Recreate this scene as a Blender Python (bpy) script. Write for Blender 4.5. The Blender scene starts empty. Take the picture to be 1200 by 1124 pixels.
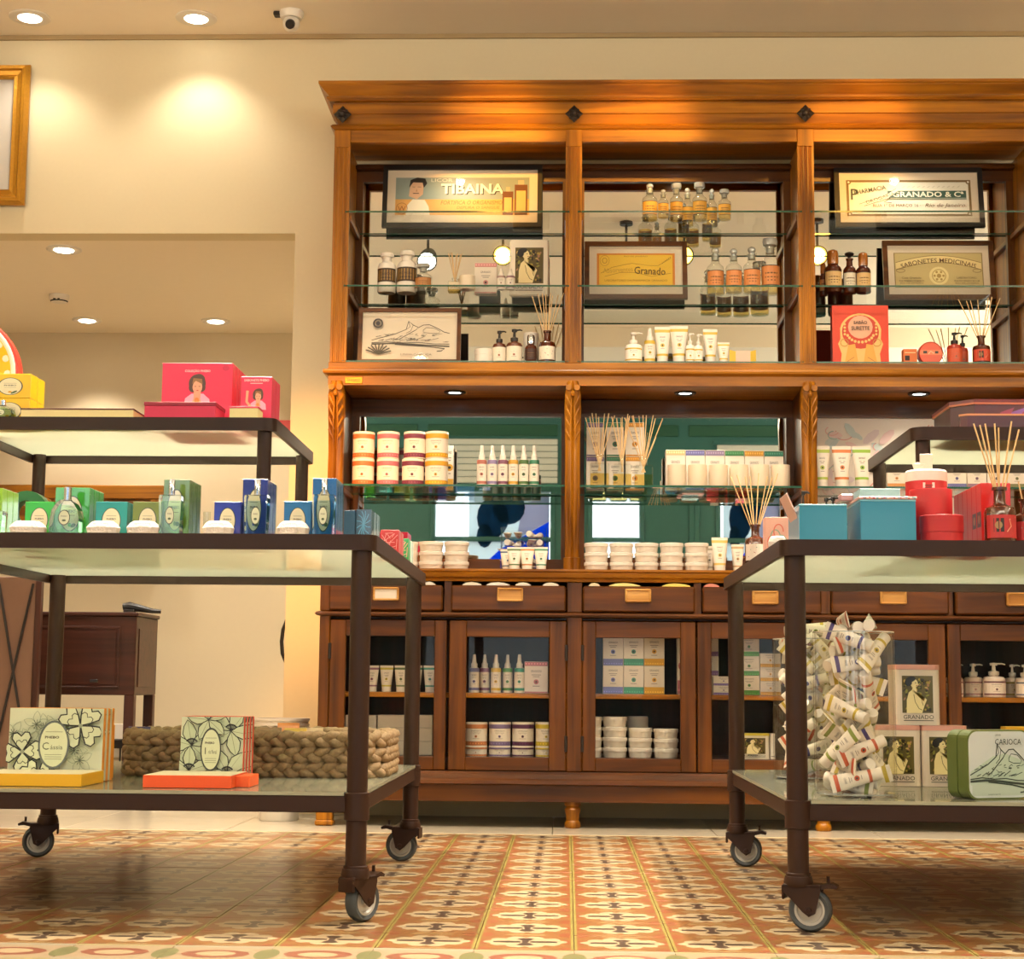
import bpy, math, random
from math import sin, cos, pi, sqrt, radians as R
from mathutils import Vector as V, Matrix
random.seed(11)
sc = bpy.context.scene
COL = sc.collection

# ---------------------------------------------------------------- camera
FPX, EYE = 1950.0, 0.535
_y = V((64, 242, 1950)).normalized()
_x = V((1, .009, 0)); _x = (_x - _x.dot(_y) * _y).normalized()
_z = _x.cross(_y)
def _w(c): return V((_x.dot(c), _y.dot(c), _z.dot(c)))
cam = bpy.data.cameras.new('camera')
cam.sensor_fit = 'HORIZONTAL'; cam.sensor_width = 36; cam.lens = FPX * 36 / 1200; cam.clip_start = .05
camo = bpy.data.objects.new('camera', cam); COL.objects.link(camo)
r_, u_, b_ = _w(V((1, 0, 0))), _w(V((0, -1, 0))), _w(V((0, 0, -1)))
camo.matrix_world = Matrix(((r_.x, u_.x, b_.x, 0), (r_.y, u_.y, b_.y, 0), (r_.z, u_.z, b_.z, EYE), (0, 0, 0, 1)))
sc.camera = camo
def XZ(px, py, Y):
    r = _w(V(((px - 600) / FPX, (py - 562) / FPX, 1))); t = Y / r.y
    return r.x * t, EYE + r.z * t
def ZP(py, Y, px=660): return XZ(px, py, Y)[1]
def XP(px, Y, Z):
    k = px - 600; z = Z - EYE; g = lambda a: FPX * a.x - k * a.z
    return -(Y * g(_y) + z * g(_z)) / g(_x)
def ext(x0, x1, yt, Y, Zb):
    a, b = XP(x0, Y, Zb), XP(x1, Y, Zb)
    return (a + b) / 2, b - a, XZ((x0 + x1) / 2, yt, Y)[1] - Zb

# ---------------------------------------------------------------- exposure, world, lights
sc.view_settings.view_transform = 'Standard'; sc.view_settings.look = 'None'
sc.view_settings.gamma = 1; sc.view_settings.use_curve_mapping = False
sc.view_settings.exposure = -0.05
w = bpy.data.worlds.new('world'); sc.world = w; w.use_nodes = True
bg = w.node_tree.nodes['Background']; bg.inputs[0].default_value = (.78, .9, 1, 1); bg.inputs[1].default_value = 3.5
sc.cycles.max_bounces = 10; sc.cycles.transparent_max_bounces = 24; sc.cycles.glossy_bounces = 6
sc.cycles.diffuse_bounces = 4; sc.cycles.sample_clamp_indirect = 6; sc.cycles.caustics_reflective = False; sc.cycles.caustics_refractive = False
CEIL, BWALL, OPEN_Z, REAR = 3.35, 6.95, 2.46, 9.0
def lamp(kind, name, loc, energy, color, aim=None, **kw):
    l = bpy.data.lights.new(name, kind); l.energy = energy; l.color = color
    for k, v in kw.items(): setattr(l, k, v)
    o = bpy.data.objects.new(name, l); COL.objects.link(o); o.location = loc
    if aim: o.rotation_euler = (V(aim) - V(loc)).to_track_quat('-Z', 'Y').to_euler()
    return o
WARM, NEUT, AMB, DAY = (1, .85, .66), (1, .89, .74), (1, .46, .06), (.80, .91, 1)
# added front fill across the shop, unseen over the entrance (its housing is built with the ceiling lamps)
lamp('AREA', 'front_fill_glow', (0, -.97, 3.06), 50, (1, .87, .68), (0, 4, 1.9), shape='RECTANGLE', size=6.0, size_y=.2)
for x in (-1.15, 1.1): lamp('SPOT', 'trolley_downlight', (x, 4.35, CEIL - .03), 1150, WARM, (x, 4.42, 0), spot_size=R(74), spot_blend=.6, shadow_soft_size=.028)
# added ceiling fill from unseen troughs on the side walls (built with the ceiling lamps)
for x in (-1, 1): lamp('AREA', 'ceiling_fill_glow', (x * 3.86, 1.2, 2.42), 185, (1, .9, .76), (x * 2.2, 1.2, 4.0), shape='RECTANGLE', size=4.6, size_y=.12)
# unseen ceiling spots added as room fill; frontmost ones brighten the shopfront (x, y)
for i, (x, y, e) in enumerate(((-2.4, -1.7, 36), (.4, -1.7, 36), (2.4, -1.7, 36), (-2.4, 1.6, 45), (0, 1.6, 40), (2.4, 1.6, 45), (-2.9, 4.3, 40), (0.05, 5.0, 40), (-.95, 5.4, 36), (.97, 5.4, 36), (2.5, 5.0, 40))):
    lamp('SPOT', 'shop_fill_spot', (x, y, CEIL - .03), e * 3.4, WARM, (x, y + .12, 0), spot_size=R(112), spot_blend=.8, shadow_soft_size=.028)
# ---------------------------------------------------------------- helpers
def C(h, a=1):
    h = h.lstrip('#'); o = []
    for i in (0, 2, 4):
        v = int(h[i:i + 2], 16) / 255
        o.append(v / 12.92 if v <= .04045 else ((v + .055) / 1.055) ** 2.4)
    return (o[0], o[1], o[2], a)
WHITE = C('e2d8c8')
class MB:
    def __init__(s): s.v = []; s.f = []; s.c = []; s.m = []; s.s = []; s.T = None; s.col = WHITE; s.mi = 0; s.smooth = False
    def add(s, vs, fs, c=None, smooth=None, mi=None):
        n = len(s.v)
        if s.T is not None: vs = [tuple(s.T @ V(p)) for p in vs]
        s.v += [tuple(p) for p in vs]
        for i, f in enumerate(fs):
            s.f.append([n + k for k in f]); s.c.append(c[i] if isinstance(c, list) else (c or s.col))
            s.m.append(s.mi if mi is None else mi); s.s.append(s.smooth if smooth is None else smooth)
        return s
    def box(s, x0, x1, y0, y1, z0, z1, b=0, c=None, mi=None):
        if b <= 0:
            vs = [(x, y, z) for z in (z0, z1) for y in (y0, y1) for x in (x0, x1)]
            return s.add(vs, [(0, 2, 3, 1), (4, 5, 7, 6), (0, 1, 5, 4), (2, 6, 7, 3), (0, 4, 6, 2), (1, 3, 7, 5)], c, False, mi)
        lo, hi = (x0, y0, z0), (x1, y1, z1); vs = []; ix = {}
        for sx in (0, 1):
            for sy in (0, 1):
                for sz in (0, 1):
                    sg = (sx, sy, sz)
                    for ax in range(3):
                        p = [(hi[k] if sg[k] else lo[k]) + (0 if k == ax else (-b if sg[k] else b)) for k in range(3)]
                        ix[(sg, ax)] = len(vs); vs.append(tuple(p))
        fs = []
        def put(idx):
            a, b2, c2 = (V(vs[i]) for i in idx[:3]); n = (b2 - a).cross(c2 - a)
            ctr = sum((V(vs[i]) for i in idx), V()) / len(idx) - V(((x0 + x1) / 2, (y0 + y1) / 2, (z0 + z1) / 2))
            fs.append(idx if n.dot(ctr) > 0 else idx[::-1])
        for ax in range(3):
            o1, o2 = [k for k in range(3) if k != ax]
            for sd in (0, 1):
                q = []
                for a, b2 in ((0, 0), (1, 0), (1, 1), (0, 1)):
                    sg = [0, 0, 0]; sg[ax] = sd; sg[o1] = a; sg[o2] = b2; q.append(ix[(tuple(sg), ax)])
                put(q)
            for a in (0, 1):
                for b2 in (0, 1):
                    g0 = [0, 0, 0]; g0[o1] = a; g0[o2] = b2; g1 = list(g0); g1[ax] = 1
                    put([ix[(tuple(g0), o1)], ix[(tuple(g1), o1)], ix[(tuple(g1), o2)], ix[(tuple(g0), o2)]])
        for sx in (0, 1):
            for sy in (0, 1):
                for sz in (0, 1): put([ix[((sx, sy, sz), k)] for k in range(3)])
        return s.add(vs, fs, c, False, mi)
    def lathe(s, prof, n=16, x=0, y=0, z=0, c=None, a0=0, a1=2 * pi, smooth=True, mi=None, sx=1, sy=1):
        full = abs(a1 - a0 - 2 * pi) < 1e-6; vs = []; rings = []
        for p in prof:
            if p[0] <= 1e-6: rings.append([len(vs)]); vs.append((x, y, z + p[1]))
            else:
                rings.append(list(range(len(vs), len(vs) + n + (0 if full else 1))))
                for k in range(n + (0 if full else 1)):
                    a = a0 + (a1 - a0) * k / n; vs.append((x + p[0] * cos(a) * sx, y + p[0] * sin(a) * sy, z + p[1]))
        fs = []; cs = []
        for i in range(len(prof) - 1):
            A, B = rings[i], rings[i + 1]; cc = prof[i][2] if len(prof[i]) > 2 else (c or s.col)
            if len(A) == 1 and len(B) == 1: continue
            for k in range(n):
                k2 = (k + 1) % n if full else k + 1
                if len(A) == 1: fs.append((A[0], B[k2], B[k]))
                elif len(B) == 1: fs.append((A[k], A[k2], B[0]))
                else: fs.append((A[k], A[k2], B[k2], B[k]))
                cs.append(cc)
        return s.add(vs, fs, cs, smooth, mi)
    def cyl(s, r, z0, z1, n=16, x=0, y=0, c=None, b=0, mi=None, sx=1, sy=1):
        p = [(0, z0), (r - b, z0), (r, z0 + b), (r, z1 - b), (r - b, z1), (0, z1)] if b else [(0, z0), (r, z0), (r, z1), (0, z1)]
        return s.lathe(p, n, x, y, 0, c, mi=mi, sx=sx, sy=sy)
    def tube(s, pts, r, n=8, closed=False, c=None, cap=True, mi=None):
        pts = [V(p) for p in pts]; N = len(pts); rs = r if isinstance(r, (list, tuple)) else [r] * N
        vs = []; up = None
        for i in range(N):
            a = pts[(i - 1) % N] if (closed or i > 0) else pts[i]; b = pts[(i + 1) % N] if (closed or i < N - 1) else pts[i]
            t = (b - a).normalized()
            if up is None: up = V((0, 0, 1)) if abs(t.z) < .9 else V((1, 0, 0))
            up = (up - up.dot(t) * t).normalized(); sd = t.cross(up)
            for k in range(n):
                an = 2 * pi * k / n; vs.append(tuple(pts[i] + (up * cos(an) + sd * sin(an)) * rs[i]))
        fs = []
        for i in range(N if closed else N - 1):
            j = (i + 1) % N
            for k in range(n): fs.append((i * n + k, j * n + k, j * n + (k + 1) % n, i * n + (k + 1) % n))
        if cap and not closed: fs.append(tuple(range(n))); fs.append(tuple(range((N - 1) * n, N * n))[::-1])
        return s.add(vs, fs, c, True, mi)
    def loft(s, secs, c=None, cap=True, smooth=True, mi=None):
        n = len(secs[0]); vs = [p for q in secs for p in q]; fs = []; cs = []
        for i in range(len(secs) - 1):
            for k in range(n):
                fs.append((i * n + k, i * n + (k + 1) % n, (i + 1) * n + (k + 1) % n, (i + 1) * n + k)); cs.append(c[i] if isinstance(c, list) else (c or s.col))
        if cap:
            fs.append(tuple(range(n))[::-1]); fs.append(tuple(range((len(secs) - 1) * n, len(secs) * n)))
            cs += [cs[0], cs[-1]]
        return s.add(vs, fs, cs, smooth, mi)
    def prism(s, poly, a0, a1, axis='z', c=None, smooth=False, mi=None):
        f = {'z': lambda p, a: (p[0], p[1], a), 'y': lambda p, a: (p[0], a, p[1]), 'x': lambda p, a: (a, p[0], p[1])}[axis]
        n = len(poly); vs = [f(p, a0) for p in poly] + [f(p, a1) for p in poly]
        fs = [tuple(range(n))[::-1], tuple(range(n, 2 * n))] + [(k, (k + 1) % n, n + (k + 1) % n, n + k) for k in range(n)]
        if axis == 'y': fs = [q[::-1] for q in fs]
        return s.add(vs, fs, c, smooth, mi)
    def sweep(s, prof, path, c=None, mi=None):
        """prof (p outward, z); path: list of (x,y,dx,dy) where offset p moves by p*(dx,dy)"""
        vs = []; n = len(prof)
        for (x, y, dx, dy) in path: vs += [(x + p * dx, y + p * dy, z) for p, z in prof]
        fs = [(i * n + k, i * n + (k + 1) % n, (i + 1) * n + (k + 1) % n, (i + 1) * n + k) for i in range(len(path) - 1) for k in range(n)]
        fs += [tuple(range(n))[::-1], tuple(range((len(path) - 1) * n, len(path) * n))]
        return s.add(vs, fs, c, False, mi)
    def mesh(s, name, mats, off=None, sharp=35):
        me = bpy.data.meshes.new(name)
        vs = s.v if off is None else [(p[0] - off[0], p[1] - off[1], p[2] - off[2]) for p in s.v]
        me.from_pydata(vs, [], s.f)
        for m in (mats if isinstance(mats, (list, tuple)) else [mats]): me.materials.append(m)
        me.polygons.foreach_set('material_index', s.m); me.polygons.foreach_set('use_smooth', s.s)
        at = me.color_attributes.new('Col', 'FLOAT_COLOR', 'CORNER'); buf = []
        for f, c in zip(s.f, s.c): buf += list(c) * len(f)
        at.data.foreach_set('color', buf)
        me.update()
        if any(s.s): me.set_sharp_from_angle(angle=R(sharp))
        return me
def link(name, data, parent=None):
    o = bpy.data.objects.new(name, data); COL.objects.link(o)
    if parent: o.parent = parent
    return o
def tag(o, label, cat, group=None):
    o['label'] = label; o['category'] = cat
    if group: o['group'] = group
    return o
def thing(name, label, cat, loc, group=None, rz=0):
    o = link(name, None); o.location = loc; o.rotation_euler = (0, 0, rz); o.empty_display_size = .03
    return tag(o, label, cat, group)
def part(name, mb, m, parent, off=None, label=None, kind=None):
    me = mb if isinstance(mb, bpy.types.Mesh) else mb.mesh(name, m, off)
    o = link(name, me, parent)
    if label: o['label'] = label
    if kind: o['kind'] = kind
    return o
def struct(name, mb, m):
    o = link(name, mb.mesh(name, m)); o['kind'] = 'structure'; return o
MC = {}
def cached(key, fn, mats):
    if key not in MC:
        mb = MB(); fn(mb); MC[key] = mb.mesh(str(key[0]), mats)
    return MC[key]
def copy_tree(o, parent=None):
    c = o.copy(); COL.objects.link(c)
    if parent: c.parent = parent
    for ch in list(o.children): copy_tree(ch, c)
    return c
ORD = 'first second third fourth fifth sixth seventh eighth ninth tenth eleventh twelfth'.split()

# ---------------------------------------------------------------- flat print (lettering, pictures on labels)
TXT = {}
def text2d(body, bold=0, shear=0):
    k = (body, bold, shear)
    if k not in TXT:
        cu = bpy.data.curves.new('lettering', 'FONT'); cu.body = body; cu.size = 1; cu.align_x = 'CENTER'; cu.align_y = 'CENTER'
        cu.resolution_u = 2; cu.offset = bold; cu.shear = shear
        o = bpy.data.objects.new('lettering', cu); me = bpy.data.meshes.new_from_object(o)
        vs = [(p.co.x, p.co.y) for p in me.vertices]; fs = [tuple(p.vertices) for p in me.polygons]
        x0, x1 = min(p[0] for p in vs), max(p[0] for p in vs); y0, y1 = min(p[1] for p in vs), max(p[1] for p in vs)
        TXT[k] = ([((p[0] - (x0 + x1) / 2) / (y1 - y0), (p[1] - (y0 + y1) / 2) / (y1 - y0)) for p in vs], fs, (x1 - x0) / (y1 - y0))
        bpy.data.objects.remove(o); bpy.data.curves.remove(cu); bpy.data.meshes.remove(me)
    return TXT[k]
class Print:
    """art on a face: u to the right, v up, thin layers of ink. wrap=r bends it round a cylinder of radius r facing -y."""
    def __init__(s, mb, f=None, wrap=None, dl=.00012):
        s.mb = mb; s.l = dl; s.dl = dl; s.wrap = wrap
        if wrap: s.f = lambda u, v, l: ((wrap * 1.013 + l) * sin(u / wrap), -(wrap * 1.013 + l) * cos(u / wrap), v)
        else: s.f = f or (lambda u, v, l: (u, -l, v))
    def poly(s, pts, c, up=True):
        vs = [s.f(p[0], p[1], s.l) for p in pts]
        if up: s.l += s.dl
        s.mb.add(vs, [tuple(range(len(pts)))], c, False); return s
    def rect(s, x0, y0, x1, y1, c, up=True):
        n = max(1, int(abs(x1 - x0) / (s.wrap * .3))) if s.wrap else 1
        for i in range(n):
            a, b = x0 + (x1 - x0) * i / n, x0 + (x1 - x0) * (i + 1) / n
            s.poly([(a, y0), (b, y0), (b, y1), (a, y1)], c, False)
        if up: s.l += s.dl
        return s
    def ell(s, x, y, rx, ry, c, n=20, a0=0, a1=2 * pi, rot=0):
        m = n if abs(a1 - a0 - 2 * pi) < 1e-6 else n + 1; P = []
        for k in range(m):
            a = a0 + (a1 - a0) * k / n; u, v = rx * cos(a), ry * sin(a); P.append((x + u * cos(rot) - v * sin(rot), y + u * sin(rot) + v * cos(rot)))
        return s.poly(P, c)
    def ring(s, x, y, rx, ry, w, c, n=20, a0=0, a1=2 * pi):
        return s.line([(x + rx * cos(a0 + (a1 - a0) * k / n), y + ry * sin(a0 + (a1 - a0) * k / n)) for k in range(n + 1)], w, c)
    def line(s, pts, w, c):
        P = [V((p[0], p[1])) for p in pts]
        L = []
        for i, p in enumerate(P):
            t = (P[min(i + 1, len(P) - 1)] - P[max(i - 1, 0)]); t = t.normalized() if t.length > 1e-9 else V((1, 0))
            L.append((p + V((-t.y, t.x)) * w / 2, p - V((-t.y, t.x)) * w / 2))
        for i in range(len(P) - 1): s.poly([L[i][1], L[i + 1][1], L[i + 1][0], L[i][0]], c, False)
        s.l += s.dl; return s
    def text(s, body, x, y, h, c, w=None, bold=0, shear=0, arc=None, rot=0):
        vs, fs, asp = text2d(body, bold, shear); kx = (w / asp if w else h); P = []
        for a, b in vs:
            a, b = a * kx, b * h
            if arc: a, b = (arc + b) * sin(a / arc), (arc + b) * cos(a / arc) - arc
            if rot: a, b = a * cos(rot) - b * sin(rot), a * sin(rot) + b * cos(rot)
            P.append(s.f(x + a, y + b, s.l))
        s.mb.add(P, fs, c, False); s.l += s.dl; return s

# ---------------------------------------------------------------- materials
def nmat(name):
    m = bpy.data.materials.new(name); m.use_nodes = True; nt = m.node_tree
    return m, nt, nt.nodes['Principled BSDF']
def setp(p, **k):
    for a, b in k.items():
        a = {'base': 'Base Color', 'rough': 'Roughness', 'metal': 'Metallic', 'coat': 'Coat Weight', 'coatr': 'Coat Roughness', 'spec': 'Specular IOR Level', 'trans': 'Transmission Weight', 'ior': 'IOR', 'emc': 'Emission Color', 'ems': 'Emission Strength', 'sub': 'Subsurface Weight'}[a]
        p.inputs[a].default_value = b
def plain(name, c, rough=.5, noise=0, bump=0, scale=30, **k):
    m, nt, p = nmat(name); c = C(c) if isinstance(c, str) else c
    setp(p, base=c, rough=rough, **k)
    if noise or bump:
        tc = nt.nodes.new('ShaderNodeTexCoord'); n = nt.nodes.new('ShaderNodeTexNoise'); n.inputs['Scale'].default_value = scale; n.inputs['Detail'].default_value = 4
        nt.links.new(tc.outputs['Object'], n.inputs['Vector'])
        if noise:
            mx = nt.nodes.new('ShaderNodeMix'); mx.data_type = 'RGBA'; nt.links.new(n.outputs['Fac'], mx.inputs[0])
            mx.inputs[6].default_value = tuple(max(0, v * (1 - noise)) for v in c[:3]) + (1,); mx.inputs[7].default_value = tuple(min(1, v * (1 + noise)) for v in c[:3]) + (1,)
            nt.links.new(mx.outputs[2], p.inputs['Base Color'])
        if bump:
            b = nt.nodes.new('ShaderNodeBump'); b.inputs['Strength'].default_value = bump; b.inputs['Distance'].default_value = .01
            nt.links.new(n.outputs['Fac'], b.inputs['Height']); nt.links.new(b.outputs[0], p.inputs['Normal'])
    return m
def inkmat(name, rough=.5, fine=.04, **k):
    m, nt, p = nmat(name); setp(p, rough=rough, **k)
    a = nt.nodes.new('ShaderNodeAttribute'); a.attribute_name = 'Col'
    n = nt.nodes.new('ShaderNodeTexNoise'); n.inputs['Scale'].default_value = 260
    tc = nt.nodes.new('ShaderNodeTexCoord'); nt.links.new(tc.outputs['Object'], n.inputs['Vector'])
    h = nt.nodes.new('ShaderNodeHueSaturation'); mr = nt.nodes.new('ShaderNodeMapRange'); mr.inputs[3].default_value = 1 - fine; mr.inputs[4].default_value = 1 + fine
    nt.links.new(n.outputs['Fac'], mr.inputs[0]); nt.links.new(mr.outputs[0], h.inputs['Value']); nt.links.new(a.outputs['Color'], h.inputs['Color'])
    nt.links.new(h.outputs[0], p.inputs['Base Color']); return m
def wood(name, c0, c1, axis, rough=.36, coat=.14, sc_=1.0):
    m, nt, p = nmat(name); setp(p, rough=rough, coat=coat, coatr=.2, spec=.28)
    tc = nt.nodes.new('ShaderNodeTexCoord'); mp = nt.nodes.new('ShaderNodeMapping')
    s = [26 * sc_] * 3; s['xyz'.index(axis)] = 1.6 * sc_; mp.inputs['Scale'].default_value = s
    nt.links.new(tc.outputs['Object'], mp.inputs['Vector'])
    n = nt.nodes.new('ShaderNodeTexNoise'); n.inputs['Scale'].default_value = 1; n.inputs['Detail'].default_value = 6; n.inputs['Distortion'].default_value = .6
    nt.links.new(mp.outputs[0], n.inputs['Vector'])
    n2 = nt.nodes.new('ShaderNodeTexNoise'); n2.inputs['Scale'].default_value = 2.2; n2.inputs['Detail'].default_value = 2; nt.links.new(tc.outputs['Object'], n2.inputs['Vector'])
    ad = nt.nodes.new('ShaderNodeMath'); ad.operation = 'ADD'; nt.links.new(n.outputs['Fac'], ad.inputs[0])
    ml = nt.nodes.new('ShaderNodeMath'); ml.operation = 'MULTIPLY'; ml.inputs[1].default_value = .45; nt.links.new(n2.outputs['Fac'], ml.inputs[0]); nt.links.new(ml.outputs[0], ad.inputs[1])
    r = nt.nodes.new('ShaderNodeValToRGB'); r.color_ramp.elements[0].position = .5; r.color_ramp.elements[0].color = C(c0); r.color_ramp.elements[1].position = .92; r.color_ramp.elements[1].color = C(c1)
    nt.links.new(ad.outputs[0], r.inputs[0]); nt.links.new(r.outputs[0], p.inputs['Base Color'])
    b = nt.nodes.new('ShaderNodeBump'); b.inputs['Strength'].default_value = .12; b.inputs['Distance'].default_value = .004; nt.links.new(n.outputs['Fac'], b.inputs['Height']); nt.links.new(b.outputs[0], p.inputs['Normal'])
    return m
def thin(name, tint=(1, 1, 1, 1), refl=1.0, rough=.0, ior=1.45, base=0.0):
    """clear thin glass or acrylic: lets light through, mirrors a little"""
    m = bpy.data.materials.new(name); m.use_nodes = True; nt = m.node_tree; nt.nodes.clear()
    o = nt.nodes.new('ShaderNodeOutputMaterial'); t = nt.nodes.new('ShaderNodeBsdfTransparent'); t.inputs[0].default_value = tint
    g = nt.nodes.new('ShaderNodeBsdfGlossy'); g.inputs['Roughness'].default_value = rough
    fr = nt.nodes.new('ShaderNodeFresnel'); fr.inputs['IOR'].default_value = ior
    ml = nt.nodes.new('ShaderNodeMath'); ml.operation = 'MULTIPLY_ADD'; ml.inputs[1].default_value = refl; ml.inputs[2].default_value = base; ml.use_clamp = True
    mx = nt.nodes.new('ShaderNodeMixShader'); ge = nt.nodes.new('ShaderNodeNewGeometry'); iv = nt.nodes.new('ShaderNodeMath'); iv.operation = 'SUBTRACT'; iv.inputs[0].default_value = 1; nt.links.new(ge.outputs['Backfacing'], iv.inputs[1])
    m3 = nt.nodes.new('ShaderNodeMath'); m3.operation = 'MULTIPLY'; nt.links.new(fr.outputs[0], ml.inputs[0]); nt.links.new(ml.outputs[0], m3.inputs[0]); nt.links.new(iv.outputs[0], m3.inputs[1]); nt.links.new(m3.outputs[0], mx.inputs[0])
    nt.links.new(t.outputs[0], mx.inputs[1]); nt.links.new(g.outputs[0], mx.inputs[2]); nt.links.new(mx.outputs[0], o.inputs[0]); return m
def sheer(name, t_=.6):
    m = bpy.data.materials.new(name); m.use_nodes = True; nt = m.node_tree; nt.nodes.clear()
    o = nt.nodes.new('ShaderNodeOutputMaterial'); a = nt.nodes.new('ShaderNodeAttribute'); a.attribute_name = 'Col'; t = nt.nodes.new('ShaderNodeBsdfTranslucent'); d = nt.nodes.new('ShaderNodeBsdfDiffuse'); mx = nt.nodes.new('ShaderNodeMixShader'); mx.inputs[0].default_value = t_
    for q in (t, d): nt.links.new(a.outputs['Color'], q.inputs[0])
    nt.links.new(d.outputs[0], mx.inputs[1]); nt.links.new(t.outputs[0], mx.inputs[2]); nt.links.new(mx.outputs[0], o.inputs[0]); return m
def emit(name, c, s):
    m, nt, p = nmat(name); setp(p, base=c, emc=c, ems=s, rough=.5); return m
def frosted(name, c, trans=.6, rough=.15):
    m = bpy.data.materials.new(name); m.use_nodes = True; nt = m.node_tree; nt.nodes.clear()
    o = nt.nodes.new('ShaderNodeOutputMaterial'); t = nt.nodes.new('ShaderNodeBsdfTranslucent'); d = nt.nodes.new('ShaderNodeBsdfDiffuse'); g = nt.nodes.new('ShaderNodeBsdfGlossy')
    t.inputs[0].default_value = c; d.inputs[0].default_value = c; g.inputs['Roughness'].default_value = rough
    mx = nt.nodes.new('ShaderNodeMixShader'); mx.inputs[0].default_value = trans; nt.links.new(d.outputs[0], mx.inputs[1]); nt.links.new(t.outputs[0], mx.inputs[2])
    fr = nt.nodes.new('ShaderNodeFresnel'); fr.inputs[0].default_value = 1.22
    ge = nt.nodes.new('ShaderNodeNewGeometry'); iv = nt.nodes.new('ShaderNodeMath'); iv.operation = 'SUBTRACT'; iv.inputs[0].default_value = 1; nt.links.new(ge.outputs['Backfacing'], iv.inputs[1])
    m3 = nt.nodes.new('ShaderNodeMath'); m3.operation = 'MULTIPLY'; nt.links.new(fr.outputs[0], m3.inputs[0]); nt.links.new(iv.outputs[0], m3.inputs[1])
    m2 = nt.nodes.new('ShaderNodeMixShader'); nt.links.new(m3.outputs[0], m2.inputs[0]); nt.links.new(mx.outputs[0], m2.inputs[1]); nt.links.new(g.outputs[0], m2.inputs[2])
    nt.links.new(m2.outputs[0], o.inputs[0]); return m
M = {}
M['wall'] = plain('wall_paint', 'd8caa8', .8, .02, .02, 60)
M['ceil'] = plain('ceiling_paint', 'f2e6d2', .85, .015, 0, 20)
M['ink'] = inkmat('printed_card', .5); M['gloss'] = inkmat('painted_gloss', .3, .02, coat=.15); M['plastic'] = inkmat('moulded_plastic', .38, .02, sub=0)
M['metalc'] = inkmat('polished_metal', .22, .02, metal=1.0)
M['oak_v'] = wood('honey_wood_upright', '663805', 'b0700f', 'z'); M['oak_h'] = wood('honey_wood_rail', '663805', 'b0700f', 'x'); M['oak_y'] = wood('honey_wood_side', '5a2e03', '9c5c0a', 'y')
M['mah_v'] = wood('red_wood_upright', '3e1f04', '70400c', 'z'); M['mah_h'] = wood('red_wood_rail', '3a1c04', '683a0c', 'x')
M['pale_h'] = wood('pale_wood', '9a6424', 'd0a05a', 'x'); M['dark_v'] = wood('dark_wood', '2a120a', '47241a', 'z', .4)
M['dark_h'] = wood('dark_wood_rail', '2c140b', '4a261b', 'x', .4)
M['iron'] = plain('brown_painted_steel', '2e1b12', .42, .12, .03, 25, spec=.25)
M['shelfglass'] = frosted('frosted_glass_shelf', C('f6fff2'), .92, .12)
M['lowglass'] = frosted('pale_glass_shelf', C('a7a893'), .25, .06)
M['clear'] = thin('clear_glass', (.985, 1, .99, 1), 1.0); M['pane'] = thin('cabinet_pane', (.98, .985, .98, 1), .5)
M['glassedge'] = plain('green_glass_edge', '24533f', .15, coat=.3)
M['acryl'] = thin('clear_acrylic', (.985, .985, .975, 1), .9, .03, 1.45, .045)
M['bottle'] = thin('bottle_glass', (.97, .985, .97, 1), 1.6, .03, 1.5, .05)
M['mirror'] = plain('mirror_silver', 'e6eae6', .012, metal=1.0)
M['amber'] = plain('amber_glass', '4a1c08', .12, coat=.6); M['ambercap'] = plain('amber_cap_glass', '9a5a1c', .15, coat=.6); M['black'] = plain('black_plastic', '17130f', .4)
M['gold'] = plain('gilded_wood', 'b98426', .35, .2, .15, 80, metal=.6)
M['rubber'] = plain('grey_rubber', '3c4144', .6, .1, 0, 40); M['hub'] = plain('grey_plastic_hub', 'a9a69e', .4)
M['wicker'] = plain('dried_grass', '80694a', .75, .35, .3, 140); M['white'] = plain('white_plastic', 'e0d8cb', .35)
M['whitem'] = plain('white_lacquer', 'ddd5c8', .5); M['iron2'] = plain('cast_iron', '201712', .5, .2, .2, 60)
M['reed'] = plain('rattan_reed', 'd8b683', .7, .15, 0, 90); M['wax'] = plain('candle_wax', 'e3d3ba', .4, sub=.1)
M['light'] = emit('lit_lamp', (1, .93, .78, 1), 14); M['bluelight'] = emit('lit_cool_lamp', (.85, .95, 1, 1), 10)
M['yellowlamp'] = emit('lit_amber_lamp', (1, .62, .08, 1), 14)
M['flint'] = plain('thick_glass', 'f6faf6', .0, trans=1.0, ior=1.45); M['acryledge'] = plain('acrylic_edge', 'd9dcd6', .15, trans=.6, coat=.5)
M['liquid'] = thin('golden_liquid', (.99, .86, .5, 1), .5)
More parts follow.
